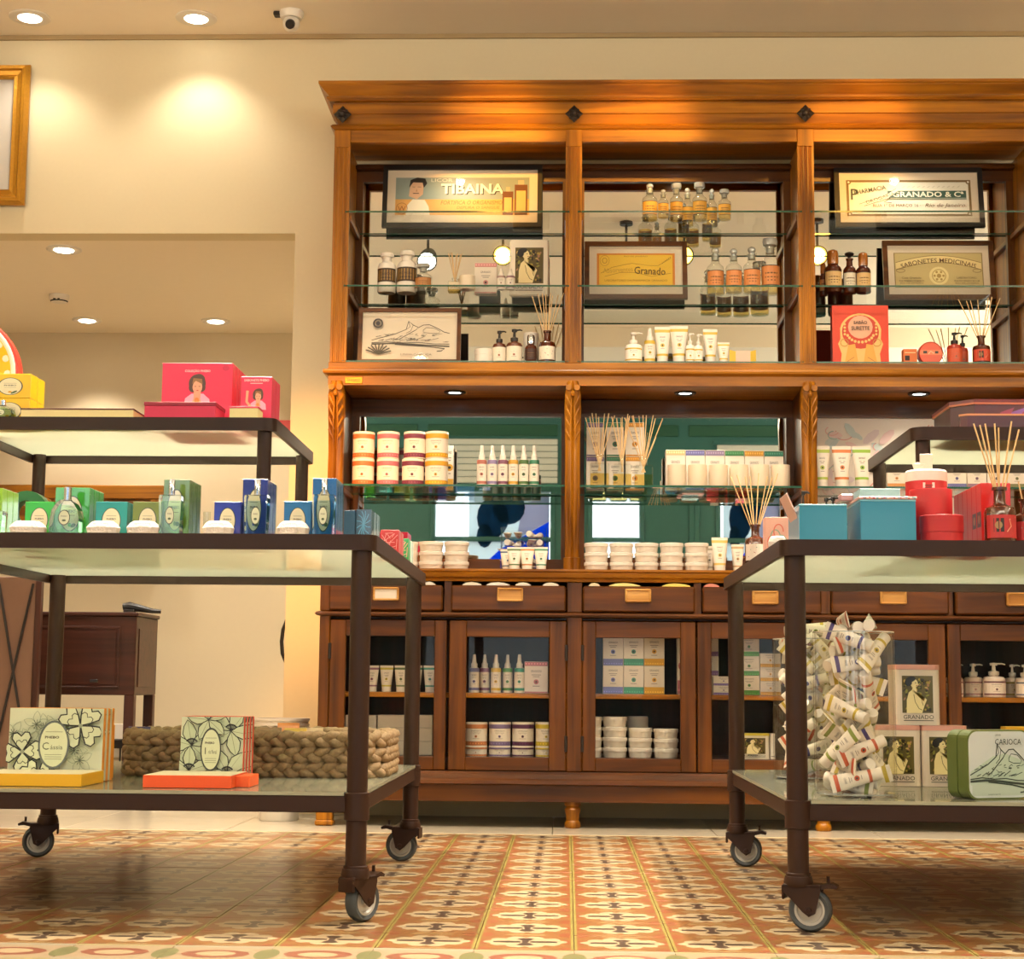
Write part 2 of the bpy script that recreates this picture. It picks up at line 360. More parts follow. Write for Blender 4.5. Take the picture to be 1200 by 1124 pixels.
# ---------------------------------------------------------------- the room
def pxy(X, Y, Z):
    c = _x * X + _y * Y + _z * (Z - EYE); return 600 + FPX * c.x / c.z, 562 + FPX * c.y / c.z
def inview(X, Y, Z, m=30):
    a, b = pxy(X, Y, Z); return -m < a < 1200 + m and -m < b < 1124 + m
fl = struct('floor', MB().box(-4, 4, -2.6, 9.2, -.2, -.012), plain('floor_screed', '8d8273', .6, .1, 0, 12))
M['tile'] = inkmat('glazed_floor_tile', .3, .05, coat=.22, coatr=.15, spec=.4); M['slab'] = plain('polished_grey_slab', 'b3a893', .22, .1, 0, 9)
TS = .204; TX, TY = .018, 3.487
GR, CRM, DRK, RED, GRN, PNK = C('7a5430'), C('a08e70'), C('40322a'), C('7e482e'), C('80763f'), C('866c46')
def tile_art(mb):
    h = TS / 2; mb.box(-h + .0006, h - .0006, -h + .0006, h - .0006, -.012, 0, .0008, c=GR)
    p = Print(mb, lambda u, v, l: (u * TS, v * TS, l), dl=.00005)
    p.rect(-.495, -.49, -.468, .49, GRN, False); p.rect(.468, -.49, .495, .49, GRN)
    for sx in (-1, 1):
        for sy in (-1, 1):
            f = lambda q: [(sx * a, sy * b) for a, b in q][::sx * sy]
            p.poly(f([(.46, .49), (.33, .49), (.36, .40), (.41, .34), (.46, .36)]), RED, False)
            p.poly(f([(.46, .14), (.40, .12), (.40, .0), (.46, .0)]), RED, False)
            p.poly(f([(.24, .49), (0, .49), (0, .43), (.12, .40), (.2, .44)]), PNK, False)
    p.l += p.dl
    q = [(0, .30), (.05, .36), (.13, .36), (.18, .30), (.20, .22), (.29, .25), (.35, .19), (.36, .10), (.42, .05), (.44, 0)]
    out = q + [(a, -b) for a, b in q[-2::-1]] + [(-a, -b) for a, b in q[1:]] + [(-a, b) for a, b in q[-2:0:-1]]
    p.poly(out[::-1], CRM)
    for s in (-1, 1):
        p.poly([(s * a, b) for a, b in [(.05, .05), (.19, .06), (.33, .04), (.33, -.04), (.19, -.06), (.05, -.05)]][::-s], DRK, False)
        p.poly([(a, s * b) for a, b in [(0, .03), (.05, .09), (.09, .2), (.03, .25), (-.03, .25), (-.09, .2), (-.05, .09)]][::s], DRK, False)
    p.l += p.dl; p.ell(0, 0, .04, .07, DRK, 10)
def border_art(mb):
    h = TS / 2; mb.box(-h + .0006, h - .0006, -h + .0006, h - .0006, -.012, 0, .0008, c=C('96836a'))
    p = Print(mb, lambda u, v, l: (u * TS, v * TS, l), dl=.00005)
    p.rect(-.5, .36, .5, .48, C('8f8672')); p.rect(-.5, -.47, .5, -.40, C('8f8660'))
    p.ell(0, -.02, .34, .24, C('7c4c3c'), 12); p.ell(0, 0, .2, .14, CRM, 12); p.ell(-.5, 0, .12, .3, C('6b6a48'), 10, -pi / 2, pi / 2); p.ell(.5, 0, .12, .3, C('6b6a48'), 10, pi / 2, 3 * pi / 2)
rest = MB(); nt_ = 0
for j in range(-3, 13):
    for i in range(-18, 18):
        x, y = TX + (i + .5) * TS, TY + (j + .5) * TS
        vis = inview(x, y, 0, 45)
        if j >= -1 and vis:
            o = part('tile', cached(('tile',), tile_art, M['tile']) if j >= 0 else cached(('border_tile',), border_art, M['tile']), M['tile'], fl)
            o.location = (x, y, random.uniform(-.0004, .0004)); nt_ += 1
            o.rotation_euler = (random.uniform(-.002, .002), random.uniform(-.002, .002), 0 if (i + j) % 2 else pi)
        else: rest.box(x - .1014, x + .1014, y - .1014, y + .1014, -.012, 0, c=GR)
part('tile_field', rest, M['tile'], fl, kind='stuff')
sl = 0
for i in range(-7, 7):
    for j in range(5):
        x0, y0 = -.05 + i * .6, TY + 13 * TS + j * .6
        part('slab', cached(('slab', 0), lambda mb: mb.box(.0012, .5988, .0012, .5988, -.012, -.0006, .001), M['slab']), M['slab'], fl).location = (x0, y0, 0)
s_ = MB().box(-3.7, 3.7, TY + 13 * TS - .022, TY + 13 * TS - .001, -.011, .0006); part('border_strip', s_, plain('cream_border_strip', 'c9b896', .3), fl)
# walls
JX = -1.178
struct('wall_back', MB().box(JX, 4, BWALL, BWALL + .12, 0, 3.6).box(-4, JX, BWALL, BWALL + .12, OPEN_Z, 3.6), M['wall'])
struct('wall_rear_room', MB().box(-4, 0, REAR, REAR + .1, 0, 2.9), plain('rear_wall_paint', 'cfc0a2', .85, .02))
struct('wall_rear_room_right', MB().box(-.6, -.5, BWALL + .12, REAR, 0, 2.9), M['wall'])
struct('ceiling', MB().box(-4, 4, .9, BWALL, CEIL, 3.6), M['ceil'])
struct('ceiling_front', MB().box(-4, 4, -2.6, .9, CEIL - .16, 3.6), plain('ceiling_front_paint', 'e6ddc9', .85))
struct('ceiling_rear_room', MB().box(-4, -.5, BWALL + .12, REAR, OPEN_Z, 2.7), M['ceil'])
struct('wall_left', MB().box(-4.1, -4, -2.6, REAR, 0, 3.6), M['wall'])
struct('wall_right', MB().box(4, 4.1, -2.6, BWALL + .1, 0, 3.6), M['wall'])
struct('trim_ceiling_painted_shade', MB().box(-4, 4, BWALL - .012, BWALL, CEIL - .02, CEIL), plain('painted_gap_shade', 'a8916a', .9))  # solid strip; the shade of a gap is put into its darker paint
# shopfront behind the camera, seen in the mirrors
gm = plain('green_shopfront_paint', '38706a', .4, .08); SY = -2.6
OP = ((-3.6, -2.3, .4, 2.5), (-1.36, -.12, .4, 2.5), (.2, .76, .4, 2.5), (1.2, 1.3, .4, 2.5), (1.46, 2.14, .4, 2.5), (2.5, 3.6, .4, 2.5))
mb = MB().box(-4, 4, SY - .15, SY, 2.5, 3.6).box(-4, 4, SY - .15, SY, -.2, .4); q = -4
for a, b, _, _ in OP: mb.box(q, a, SY - .15, SY, .4, 2.5); q = b
mb.box(q, 4, SY - .15, SY, .4, 2.5); struct('wall_front', mb, gm)
for k, (a, b, z0, z1) in enumerate(OP):
    t = 'window_%d' % (k + 1); mb = MB()
    for q in ((a, a + .05, z0, z1), (b - .05, b, z0, z1)): mb.box(q[0], q[1], SY - .1, SY + .02, q[2], q[3], .006)
    for q in (z0, 1.95, z1 - .05): mb.box(a + .05, b - .05, SY - .09, SY + .015, q, q + .045, .006) if b - a > .3 else None
    wo = struct(t, mb, gm); part('pane', MB().box(a + .05, b - .05, SY - .06, SY - .054, z0, z1), M['pane'], wo)
tr_ = MB()
for a, b in ((-3.9, -2.3), (-2.2, -1.5), (-1.4, -.1), (.15, 1.1), (1.2, 2.2), (2.4, 3.9)): tr_.box(a, b, SY, SY + .02, 3.0, 3.12, .008)
struct('trim_1', tr_, plain('dark_green_trim', '2c5f4a', .4))
sh = thing('roll_shutter', 'pale grey slatted roll shutter above the shopfront window', 'shutter', (-1.4, SY + .005, 2.53)); shm = plain('shutter_slat', 'dfe3da', .5)
for k in range(7):
    part('slat', cached(('slat', 0), lambda mb: mb.box(0, 1.3, 0, .02, 0, .058, .006), shm), None, sh).location = (0, 0, k * .064)
tp_ = thing('transom_panel', 'pale framed transom panel above the right shopfront window', 'panel', (1.8, SY + .003, 2.72)); part('board', MB().box(-.32, .32, 0, .02, 0, .2, .004), shm, tp_); part('frame', MB().box(-.36, .36, 0, .028, -.04, -.001, .004).box(-.36, .36, 0, .028, .201, .24, .004), gm, tp_)
struct('wall_street_opposite', MB().box(-9, 9, -9.2, -9, -.2, 6), plain('sunlit_white_wall', 'f2f5f6', .9))
struct('street_ground', MB().box(-9, 9, -9, SY - .15, -.3, -.2), plain('pavement_grey', '9a9a98', .9))
def banner(x, z, w_, h_, lab):
    t = thing('window_poster', lab, 'poster', (x, SY - .03, z))
    mb = MB().box(-w_ / 2, w_ / 2, -.004, 0, 0, h_, c=C('e3eef4'))
    p = Print(mb, lambda u, v, l: (u, l, v), dl=.0006)
    p.poly([(w_ * .5, 0), (-w_ * .45, 0), (-w_ * .1, h_ * .3), (w_ * .5, h_ * .62)], C('0f50ff')); p.poly([(w_ * .5, h_ * .62), (w_ * .1, h_ * .42), (w_ * .16, h_ * .8), (w_ * .5, h_ * .95)], C('b9b4d0'))
    p.ell(-w_ * .2, h_ * .66, w_ * .2, h_ * .24, C('16324a'), 16); p.ell(0, h_ * .78, w_ * .2, h_ * .2, C('16324a'), 16); p.ell(-w_ * .3, h_ * .45, w_ * .1, h_ * .14, C('16324a'), 12)
    part('print', mb, M['sheer'], t); return t
M['sheer'] = sheer('backlit_poster_paper')
banner(-.58, 1.62, .8, .86, 'blue poster hanging in the shopfront window below the shutter')
banner(1.82, 1.62, .56, .86, 'narrow blue poster hanging in the right shopfront window')
lamp('SUN', 'sun', (0, -6, 8), 9.0, (1, .97, .9), (0, -9, 2.2), angle=R(1))
# ---------------------------------------------------------------- lamps and fittings on the ceilings
def downlight(px, py, Z, lab, e, ang=95, rr=.042, aimdy=0.0, colr=None):
    lo, hi = .9, 12
    for _ in range(40):
        Y = (lo + hi) / 2
        if XZ(px, py, Y)[1] > Z: hi = Y
        else: lo = Y
    X = XZ(px, py, Y)[0]
    t = thing('ceiling_downlight', lab, 'downlight', (X, Y, Z))
    part('trim', cached(('trim', rr), lambda mb: mb.lathe([(rr, -.001), (rr, -.006), (rr * 1.6, -.008), (rr * 1.75, -.004), (rr * 1.75, 0), (rr, -.001)], 28), M['whitem']), None, t)
    part('lamp', cached(('lamp', rr), lambda mb: mb.lathe([(0, -.012), (rr * .5, -.0115), (rr * .9, -.009), (rr, -.004), (0, -.002)], 24), M['light']), None, t)
    lamp('SPOT', 'downlight_beam', (X, Y, Z - .05), e, colr or NEUT, (X, Y + aimdy, 0), spot_size=R(ang), spot_blend=.7, shadow_soft_size=.035)
    return t
downlight(35, 20, CEIL, 'round recessed ceiling downlight above the gilt picture frame', 14, 118, .05, -.15)
downlight(230, 21, CEIL, 'round recessed ceiling downlight washing the bare wall left of the security camera', 17, 118, .05, -.1)
downlight(75, 292, OPEN_Z, 'recessed downlight nearest the opening in the lower back room ceiling', 60, 100, .045)
downlight(102, 375, OPEN_Z, 'left one of two recessed downlights near the back room rear wall', 60, 100, .045)
downlight(253, 376, OPEN_Z, 'right one of two recessed downlights near the back room rear wall', 60, 100, .045)
for x, y in ((-3.2, 7.6), (-1.7, 7.5), (-.9, 8.3)): lamp('SPOT', 'rear_room_fill_spot', (x, y, OPEN_Z - .03), 90, NEUT, (x, y, 0), spot_size=R(120), spot_blend=.8, shadow_soft_size=.05)  # unseen spots added to brighten the back room, no fittings built
X, Y = -1.175, 6.70
t = thing('security_camera', 'white dome security camera fixed to the ceiling near the cabinet', 'camera', (X, Y, CEIL))
part('base', MB().lathe([(0, 0), (.052, 0), (.052, -.012), (.044, -.03), (0, -.03)][::-1], 24), M['white'], t)
part('bracket', MB().box(-.075, -.02, -.02, .02, -.018, 0, .004), M['iron2'], t)
part('ball', MB().lathe([(0, -.085)] + [(.036 * cos(a), -.05 + .036 * sin(a)) for a in [R(q) for q in range(-75, 80, 15)]] + [(0, -.014)], 24), M['white'], t)
part('lens', MB().tube([(0, -.026, -.062), (.0, -.038, -.07)], [.021, .019], 16), M['black'], t)
X2 = XP(80, 8.25, OPEN_Z)
t = thing('smoke_detector', 'small round white smoke detector on the back room ceiling', 'detector', (X2, 8.1, OPEN_Z))
part('body', MB().lathe([(0, 0), (.05, 0), (.05, -.02), (.04, -.036), (0, -.042)][::-1], 24), M['white'], t)
part('vent', MB().lathe([(.0405, -.0358), (.0412, -.033), (.044, -.03), (.043, -.033), (.0405, -.0358)], 24).box(-.016, -.004, -.048, -.036, -.034, -.026).box(.006, .016, -.048, -.036, -.034, -.026), M['black'], t)
# track spotlights high in the shop, reflected in the upper mirrors
def spotlight(x, y, z, aim, lab, e, colr, em, ang=42):
    t = thing('track_spotlight', lab, 'spotlight', (x, y, CEIL if y > .9 else CEIL - .16))
    top = t.location.z; d = (V(aim) - V((x, y, z))).normalized(); q = d.to_track_quat('Z', 'Y').to_matrix().to_4x4()
    part('bracket', MB().tube([(0, 0, 0), (0, 0, z - top + .02)], .008, 8).cyl(.04, -.02, 0, 16), M['iron2'], t)
    mb = MB(); mb.T = Matrix.Translation((0, 0, z - top)) @ q; mb.lathe([(0, -.09), (.04, -.09), (.05, -.05), (.062, .06), (.055, .06), (.04, .02), (0, .02)], 20); part('head', mb, M['iron2'], t)
    mb = MB(); mb.T = Matrix.Translation((0, 0, z - top)) @ q; mb.lathe([(0, .03), (.054, .052), (0, .056)], 20); part('lamp', mb, em, t)
    p = V((x, y, z)) + d * .075
    lamp('SPOT', 'track_beam', p, e, colr, aim, spot_size=R(ang), spot_blend=.9, shadow_soft_size=.04)
spotlight(-.40, 3.95, 3.12, (-.31, 6.5, 2.74), 'amber track spotlight aimed at the left bay of the cabinet', 620, AMB, M['yellowlamp'], 13.5)
spotlight(.70, 3.95, 3.12, (.30, 6.5, 2.74), 'amber track spotlight aimed at the middle bay of the cabinet', 620, AMB, M['yellowlamp'], 13.5)
spotlight(1.5, 3.95, 3.12, (1.17, 6.5, 2.74), 'amber track spotlight aimed at the right bay of the cabinet', 560, AMB, M['yellowlamp'], 13.5)
spotlight(-.86, 3.9, 3.12, (-.93, 6.6, 1.42), 'white-faced track spotlight aimed at the carved post and jars', 420, (1, .5, .16), M['light'], 20)
spotlight(.35, 3.9, 3.12, (.45, 6.6, 1.3), 'white track spotlight aimed at the middle counter', 70, WARM, M['light'], 44)
t = thing('fill_light_bar', 'long white linear light fitting hung across the shop over the entrance', 'light', (0, -1, 3.06))  # made-up fitting that carries the added front fill
part('housing', MB().box(-3.05, 3.05, -.05, .0, -.12, .125, .01), M['whitem'], t); part('diffuser', MB().box(-3.0, 3.0, .0005, .01, -.1, .1, .002), emit('lit_fill_diffuser', (1, .9, .72, 1), 4), t)
for x in (-2, 2): part('bracket', MB().cyl(.012, .12, .135, 10, x, -.025), M['iron2'], t)
for x in (-1, 1):  # made-up troughs for the added ceiling fill
    t = thing('fill_trough', 'long white uplighter trough high on the %s side wall' % ('left' if x < 0 else 'right'), 'light', (x * 3.9, 1.2, 2.3)); part('trough', MB().box(-.09, .095, -2.35, 2.35, 0, .02, .004).box(-.09, -.075, -2.35, 2.35, .02, .1, .004).box(.08, .095, -2.35, 2.35, .02, .1, .004), M['whitem'], t)
spotlight(-1.6, 4.0, 3.12, (-1.12, 6.9, 1.12), 'amber track spotlight aimed at the wall beside the cabinet', 520, (1, .42, .08), M['yellowlamp'], 24)
# ---------------------------------------------------------------- base cabinet with drawers and glazed doors
BY = 6.42
zb = lambda py: ZP(py, BY); xb = lambda px, py=800: XZ(px, py, BY)[0]
WT, WB = ZP(667, 6.38), zb(682)
BX0, BX1 = xb(373), 1.96
cab = thing('base_cabinet', 'long red-brown wooden base cabinet with small drawers above glazed doors', 'cabinet', ((BX0 + BX1) / 2, 6.7, 0)); o_ = cab.location
P = lambda n, mb, m, par=cab, **k: part(n, mb, m, par, off=o_ if par is cab else None, **k)
ZD0, ZD1, ZF = zb(717), zb(687), zb(889)
P('side_panel', MB().box(BX0, BX0 + .025, BY + .02, 6.93, zb(918), WB), M['mah_v']); P('side_panel', MB().box(BX1 - .025, BX1, BY + .02, 6.93, zb(918), WB), M['mah_v'])
P('back_panel', MB().box(BX0 + .025, BX1 - .025, 6.91, 6.93, zb(918), WB), M['dark_v'])
P('floor_board', MB().box(BX0 + .025, BX1 - .025, BY + .045, 6.91, ZF - .02, ZF), M['dark_h'])
P('drawer_divider', MB().box(BX0 + .025, BX1 - .025, BY + .045, 6.91, ZD0 - .03, ZD0 - .012), M['dark_h'])
ZSH = ZP(813, BY + .05)
P('shelf', MB().box(BX0 + .025, BX1 - .025, BY + .05, 6.91, ZSH - .019, ZSH, .003), M['oak_h'])
PB = [(BX0, xb(385)), (xb(664), xb(682)), (xb(953), xb(975)), (BX1 - .05, BX1)]
for a, b in PB:
    P('pilaster', MB().box(a, b, BY, BY + .04, zb(905), zb(722), .004), M['mah_v']); P('pilaster', MB().box(a, b, BY, BY + .04, zb(718), WB, .003), M['mah_v'])
    if b < 1.8 and a > -.8: P('partition', MB().box((a + b) / 2 - .012, (a + b) / 2 + .012, BY + .04, 6.91, ZF, WB), M['dark_v'])
for px in (523.5, 818, 1115): P('drawer_post', MB().box(xb(px) - .014, xb(px) + .014, BY + .006, BY + .04, zb(718), WB), M['mah_v'])
mold = [(0, zb(724)), (.012, zb(723)), (.018, zb(721)), (.012, zb(719)), (0, zb(718)), (-.03, zb(718)), (-.03, zb(724))]
fp = lambda x0, x1, y: [(x0, y + .45, -1, 0), (x0, y, -1, -1), (x1, y, 1, -1), (x1, y + .45, 1, 0)]
P('middle_moulding', MB().sweep(mold, fp(BX0, BX1, BY)), M['mah_h'])
bm_ = [(0, zb(905)), (.012, zb(908)), (.016, zb(913)), (.028, zb(915)), (.03, zb(919)), (.012, zb(921)), (.012, zb(940)), (-.03, zb(940)), (-.03, zb(905))]
P('plinth', MB().sweep(bm_, fp(BX0, BX1, BY)), M['mah_h'])
for px, sq in ((380, 1), (671, 0), (966, 0), (1247, 0)):
    r = .031; zt = zb(940); mb = MB(); x = xb(px, 950)
    if sq: mb.box(x - r, x + r, BY - .01, BY + .05, .02, zt, .004).box(x - r - .004, x + r + .004, BY - .014, BY + .054, 0, .022, .006)
    else: mb.lathe([(0, 0), (r * .9, 0), (r * .98, .008), (r * .95, .02), (r * .75, .028), (r * .85, .05), (r, .07), (r * .8, .078), (r * 1.02, .085), (r, zt), (0, zt)], 24, x, BY + .025)
    P('foot', mb, M['oak_v'])
DR = [(386, 519), (529, 663), (683, 814), (823, 962), (974, 1111), (1119, 1243)]
HN = [453, 598, 747.5, 896, 1045.5, 1193]
for i, (a, b) in enumerate(DR):
    x0, x1 = xb(a, 700), xb(b, 700); dz = (0, 0, 0, -.004, 0, -.004)[i]
    d = P('drawer', MB().box(x0, x1, BY - .016, BY + .02, ZD0, ZD1, .006), M['mah_h'], label='red-brown drawer front'); 
    hx, hz = xb(HN[i], 700), ZP(697.5, BY - .02) + dz; mb = MB(); hw, hh = .05, .026
    for q in ((hx - hw, hx + hw, hz - hh, hz - hh + .008), (hx - hw, hx + hw, hz + hh - .008, hz + hh), (hx - hw, hx - hw + .008, hz - hh, hz + hh), (hx + hw - .008, hx + hw, hz - hh, hz + hh)): mb.box(q[0], q[1], BY - .032, BY - .016, q[2], q[3], .003)
    mb.box(hx - hw + .006, hx + hw - .006, BY - .026, BY - .016, hz - hh + .006, hz + hh - .006, mi=1 if i == 0 else 0)
    h = part('handle', mb, [M['pale_h'], M['whitem']], d, off=o_, label='pale wooden label holder')
    h.parent = d
DO = [(385.5, 522.5), (526, 663.5), (682.5, 815.5), (817.5, 952.5), (975.5, 1109), (1112, 1246)]
GL = [(404, 508.5), (546, 643.5), (698, 797.5), (834, 934), (995, 1089), (1127, 1228)]
zt, zo, zg1, zg0 = zb(728), zb(904), ZP(747, BY), ZP(888.5, BY)
for i, ((a, b), (g0, g1)) in enumerate(zip(DO, GL)):
    x0, x1, gx0, gx1 = xb(a), xb(b), xb(g0), xb(g1); mb = MB()
    for q in ((x0, gx0, zo, zt), (gx1, x1, zo, zt)): mb.box(q[0], q[1], BY + .002, BY + .03, q[2], q[3], .003, mi=0)
    for q in ((gx0, gx1, zo, zg0), (gx0, gx1, zg1, zt)): mb.box(q[0], q[1], BY + .003, BY + .03, q[2], q[3], .002, mi=1)
    d = P('door', mb, [M['mah_v'], M['mah_h']])
    part('pane', MB().box(gx0 - .006, gx1 + .006, BY + .018, BY + .021, zg0 - .006, zg1 + .006), M['pane'], d, off=o_)
    hx = x0 if i % 2 == 0 else x1
    for zz in (zb(765), zb(872)): part('hinge', MB().cyl(.006, zz - .03, zz + .03, 10, hx, BY - .001), M['iron2'], d, off=o_)
# worktop lying on the base cabinet
wt = thing('worktop', 'continuous moulded wooden worktop lying on the long base cabinet', 'worktop', ((BX0 + BX1) / 2, 6.68, WB)); 
tp = [(-.56, WB), (.006, WB), (.010, WB + .010), (.026, WB + .016), (.03, WB + .03), (.028, WT - .012), (.036, WT - .008), (.036, WT), (-.56, WT)]
ww = MB(); X0, X1 = BX0, BX1; vs = []
path = [(X0, BY, -1, -1), (X1, BY, 1, -1)]
n = len(tp); V0 = [(X0 - max(p, 0), BY - p if p > -.5 else 6.945, z) for p, z in tp]; V1 = [(X1 + max(p, 0), BY - p if p > -.5 else 6.945, z) for p, z in tp]
ww.add(V0 + V1, [(k, (k + 1) % n, n + (k + 1) % n, n + k) for k in range(n)] + [tuple(range(n))[::-1], tuple(range(n, 2 * n))])
part('top_board', ww, M['oak_h'], wt, off=wt.location)

# ---------------------------------------------------------------- wall hutch with mirrors and glass shelves
HY, HR = 6.55, 6.90
zu = lambda py: ZP(py, HY); xu = lambda px, py=300: XZ(px, py, HY)[0]
PX = [xu(398.5), xu(672), xu(945.5)]; PX.append(PX[2] + PX[2] - PX[1])
hut = thing('display_hutch', 'tall honey-brown wooden wall hutch with deep cornice, mirrors and glass shelves', 'cabinet', ((PX[0] + PX[3]) / 2, 6.75, WT)); o_ = hut.location
P = lambda n, mb, m, par=hut, **k: part(n, mb, m, par, off=o_, **k)
ZDK, ZRB = zu(425), zu(452); pw = .033
ZS1, ZS2, ZS3 = zu(247), zu(334), zu(567.5)
zrail0, zrail1 = zu(166), zu(152)
XL, XR = PX[0] - pw, PX[3] + pw
crown = [(0, zu(152)), (.008, zu(151)), (.016, zu(148.5)), (.008, zu(146)), (-.014, zu(145.5)), (.002, zu(134)), (.008, zu(133.5)), (.008, zu(122)), (.002, zu(121)), (.004, zu(119.8)), (.022, zu(119.6)), (.032, zu(117.5)), (.032, zu(115.5)), (.024, zu(114.2)), (.026, zu(113)),
         (.045, zu(108)), (.055, zu(105.5)), (.055, zu(104.5)), (.062, zu(103)), (.062, zu(100)), (-.02, zu(100)), (-.02, zu(152))]
yb_ = BWALL - .003
P('cornice', MB().sweep(crown, [(XL, yb_, -1, 0), (XL, HY, -1, -1), (XR, HY, 1, -1), (XR, yb_, 1, 0)]), M['oak_h'])
P('top_rail', MB().box(XL, XR, HY + .004, HY + .03, zrail0, zrail1 + .004, .002), M['oak_h'])
P('top_board', MB().box(XL + .001, XR - .001, HY + .02, HR + .03, zrail1 - .005, zrail1 + .02), M['oak_h'])
P('deck', MB().box(XL, XR, HY + .01, HR + .03, ZRB + .004, ZDK), M['oak_h'])
dk = [(0, ZRB), (0, zu(441)), (.006, zu(440)), (.018, zu(438.5)), (.02, zu(436)), (.018, zu(434)), (.004, zu(433)), (.0, zu(432)), (0, ZDK), (-.02, ZDK), (-.02, ZRB)]
P('deck_moulding', MB().sweep(dk, [(XL - .004, yb_, -1, 0), (XL - .004, HY, -1, -1), (XR + .004, HY, 1, -1), (XR + .004, yb_, 1, 0)]), M['oak_h'])
P('plaque', MB().box(xu(404, 446), xu(425, 446), HY - .004, HY, zu(450.5), zu(442.5), .002), M['gold'], label='small brass plaque')
mb = MB(); Print(mb, lambda u, v, l: (xu(414.5, 446) + u, HY - .0041 - l, zu(446.5) + v)).text('GRANADO', 0, 0, .011, C('4a3510'), .055); P('plaque_lettering', mb, M['ink'])
def fluted(mb, x, z0, z1):
    pts = [(-pw, 0), (-pw, -.03)]
    for k in (-1, 0, 1):
        c = k * .0175
        pts += [(c - .006, -.03), (c - .004, -.0265), (c, -.025), (c + .004, -.0265), (c + .006, -.03)]
    pts += [(pw, -.03), (pw, 0)]
    return mb.prism([(x + a, HY + .03 + b) for a, b in pts][::-1], z0, z1, 'z')
for k, x in enumerate(PX):
    m = MB(); fluted(m, x, zu(424), zu(172)); m.box(x - pw, x + pw, HY - .003, HY + .03, zu(172), zrail1, .002); m.box(x - pw, x + pw, HY - .003, HY + .03, ZDK - .002, zu(424), .002); P('fluted_post', m, M['oak_v'])
    P('partition', MB().box(x - .016, x + .016, HY + .03, HR + .02, ZDK, zrail0 + .02), M['oak_v'])
    P('partition', MB().box(x - .016, x + .016, HY + .02, HR + .02, WT, ZRB + .004), M['mah_v'])
    for zs in (ZS1, ZS2):
        for s in ((1,), (-1, 1), (-1, 1), (-1,))[k]:
            P('shelf_cleat', MB().box(*sorted((x + s * .016, x + s * .036)), HY + .03, HR, zs - .03, zs - .0075, .002), M['oak_y'])
    for s in ((1,), (-1, 1), (-1, 1), (-1,))[k]: P('shelf_cleat', MB().box(*sorted((x + s * .016, x + s * .03)), HY + .05, HR, ZS3 - .03, ZS3 - .0085, .002), M['oak_y'])
    # rosette
    mb = MB(); z = zu(135); r = .033
    if k < 3:
        y = HY - .016
        for a in range(4):
            mb.T = Matrix.Translation((x, y, z)) @ Matrix.Rotation(a * pi / 2, 4, 'Y')
            mb.add([(0, 0, r * 1.12), (r * .5, 0, r * .55), (0, -.012, r * .45), (-r * .5, 0, r * .55), (0, -.004, 0), (r * .28, .0, r * .2), (-r * .28, 0, r * .2)], [(0, 2, 1), (0, 3, 2), (2, 4, 5, 1), (3, 6, 4, 2)])
            mb.add([(0, .012, 0), (r * .85, .012, 0), (r * .3, -.001, r * .3), (0, .012, r * .85)], [(0, 1, 2), (0, 2, 3)])
            mb.T = Matrix.Translation((x, y, z)) @ Matrix.Rotation(a * pi / 2 + pi / 4, 4, 'Y'); mb.lathe([(0, .004)] + [(.007 * cos(R(q)), r * .62 + .007 * sin(R(q))) for q in (-80, -40, 0, 40, 80)], 8)
        mb.T = Matrix.Translation((x, y, z)) @ Matrix.Rotation(pi / 4, 4, 'Y'); mb.box(-r * .66, r * .66, -.002, .016, -r * .66, r * .66, .002)
        mb.T = Matrix.Translation((x, y - .006, z)) @ Matrix.Rotation(pi / 2, 4, 'X'); mb.lathe([(.013, -.008), (.012, .006), (.006, .012), (0, .013)], 12)
        P('rosette', mb, M['iron2'], label='dark cast iron diamond rosette')
    # carved console between worktop and deck
    mb = MB(); zt, z0 = zu(448), WT; H = zt - z0; secs = []
    prof = [(0, .034, .008), (.075, .034, .008), (.078, .028, .0), (.2, .028, .004), (.35, .03, .012), (.5, .0295, .018), (.62, .029, .016), (.74, .031, .014), (.86, .033, .022), (.93, .031, .036), (.97, .026, .04), (1, .022, .03)]
    for t_, hw, pr in prof:
        y = HY - pr; zz = z0 + H * t_; yb = HY + .03
        secs.append([(x - hw, yb, zz), (x - hw, y + .012, zz), (x - hw * .72, y + .002, zz), (x - hw * .2, y - .003, zz), (x, y + .003, zz), (x + hw * .2, y - .003, zz), (x + hw * .72, y + .002, zz), (x + hw, y + .012, zz), (x + hw, yb, zz)])
    mb.loft(secs)
    c_ = P('carved_console', mb, M['oak_v'], label='carved wooden scroll console with leaf top')
    lf = MB()
    for s in (-1, 1):
        lf.tube([(x + s * .016, HY - .036 + .02, zt - .03), (x + s * .016, HY - .052, zt - .03)], .012, 12)
        lf.tube([(x + s * .004, HY - .012, zt - .34), (x + s * .010, HY - .022, zt - .2), (x + s * .006, HY - .032, zt - .1), (x + s * .006, HY - .046, zt - .05)], [.001, .004, .0045, .002], 6)
        for q in range(4):
            zz = zt - .06 - q * .045; yy = HY - .034 + q * .006
            lf.tube([(x + s * .004, yy, zz - .05), (x + s * .016, yy - .005, zz - .025), (x + s * .027, yy + .006, zz), (x + s * .025, yy + .006, zz + .012)], [.002, .005, .005, .001], 6)
        lf.tube([(x + s * .020, HY - .010, z0 + .09), (x + s * .022, HY - .016, z0 + .2), (x + s * .020, HY - .018, z0 + .33)], [.001, .004, .001], 6)
    lf.lathe([(0, -.014), (.009, -.008), (.011, 0), (.006, .01), (0, .016)], 10, x, HY - .046, zt - .055)
    part('leaf_carving', lf, M['oak_v'], c_, off=o_)
BW = [(PX[k] + .016, PX[k + 1] - .016) for k in range(3)]
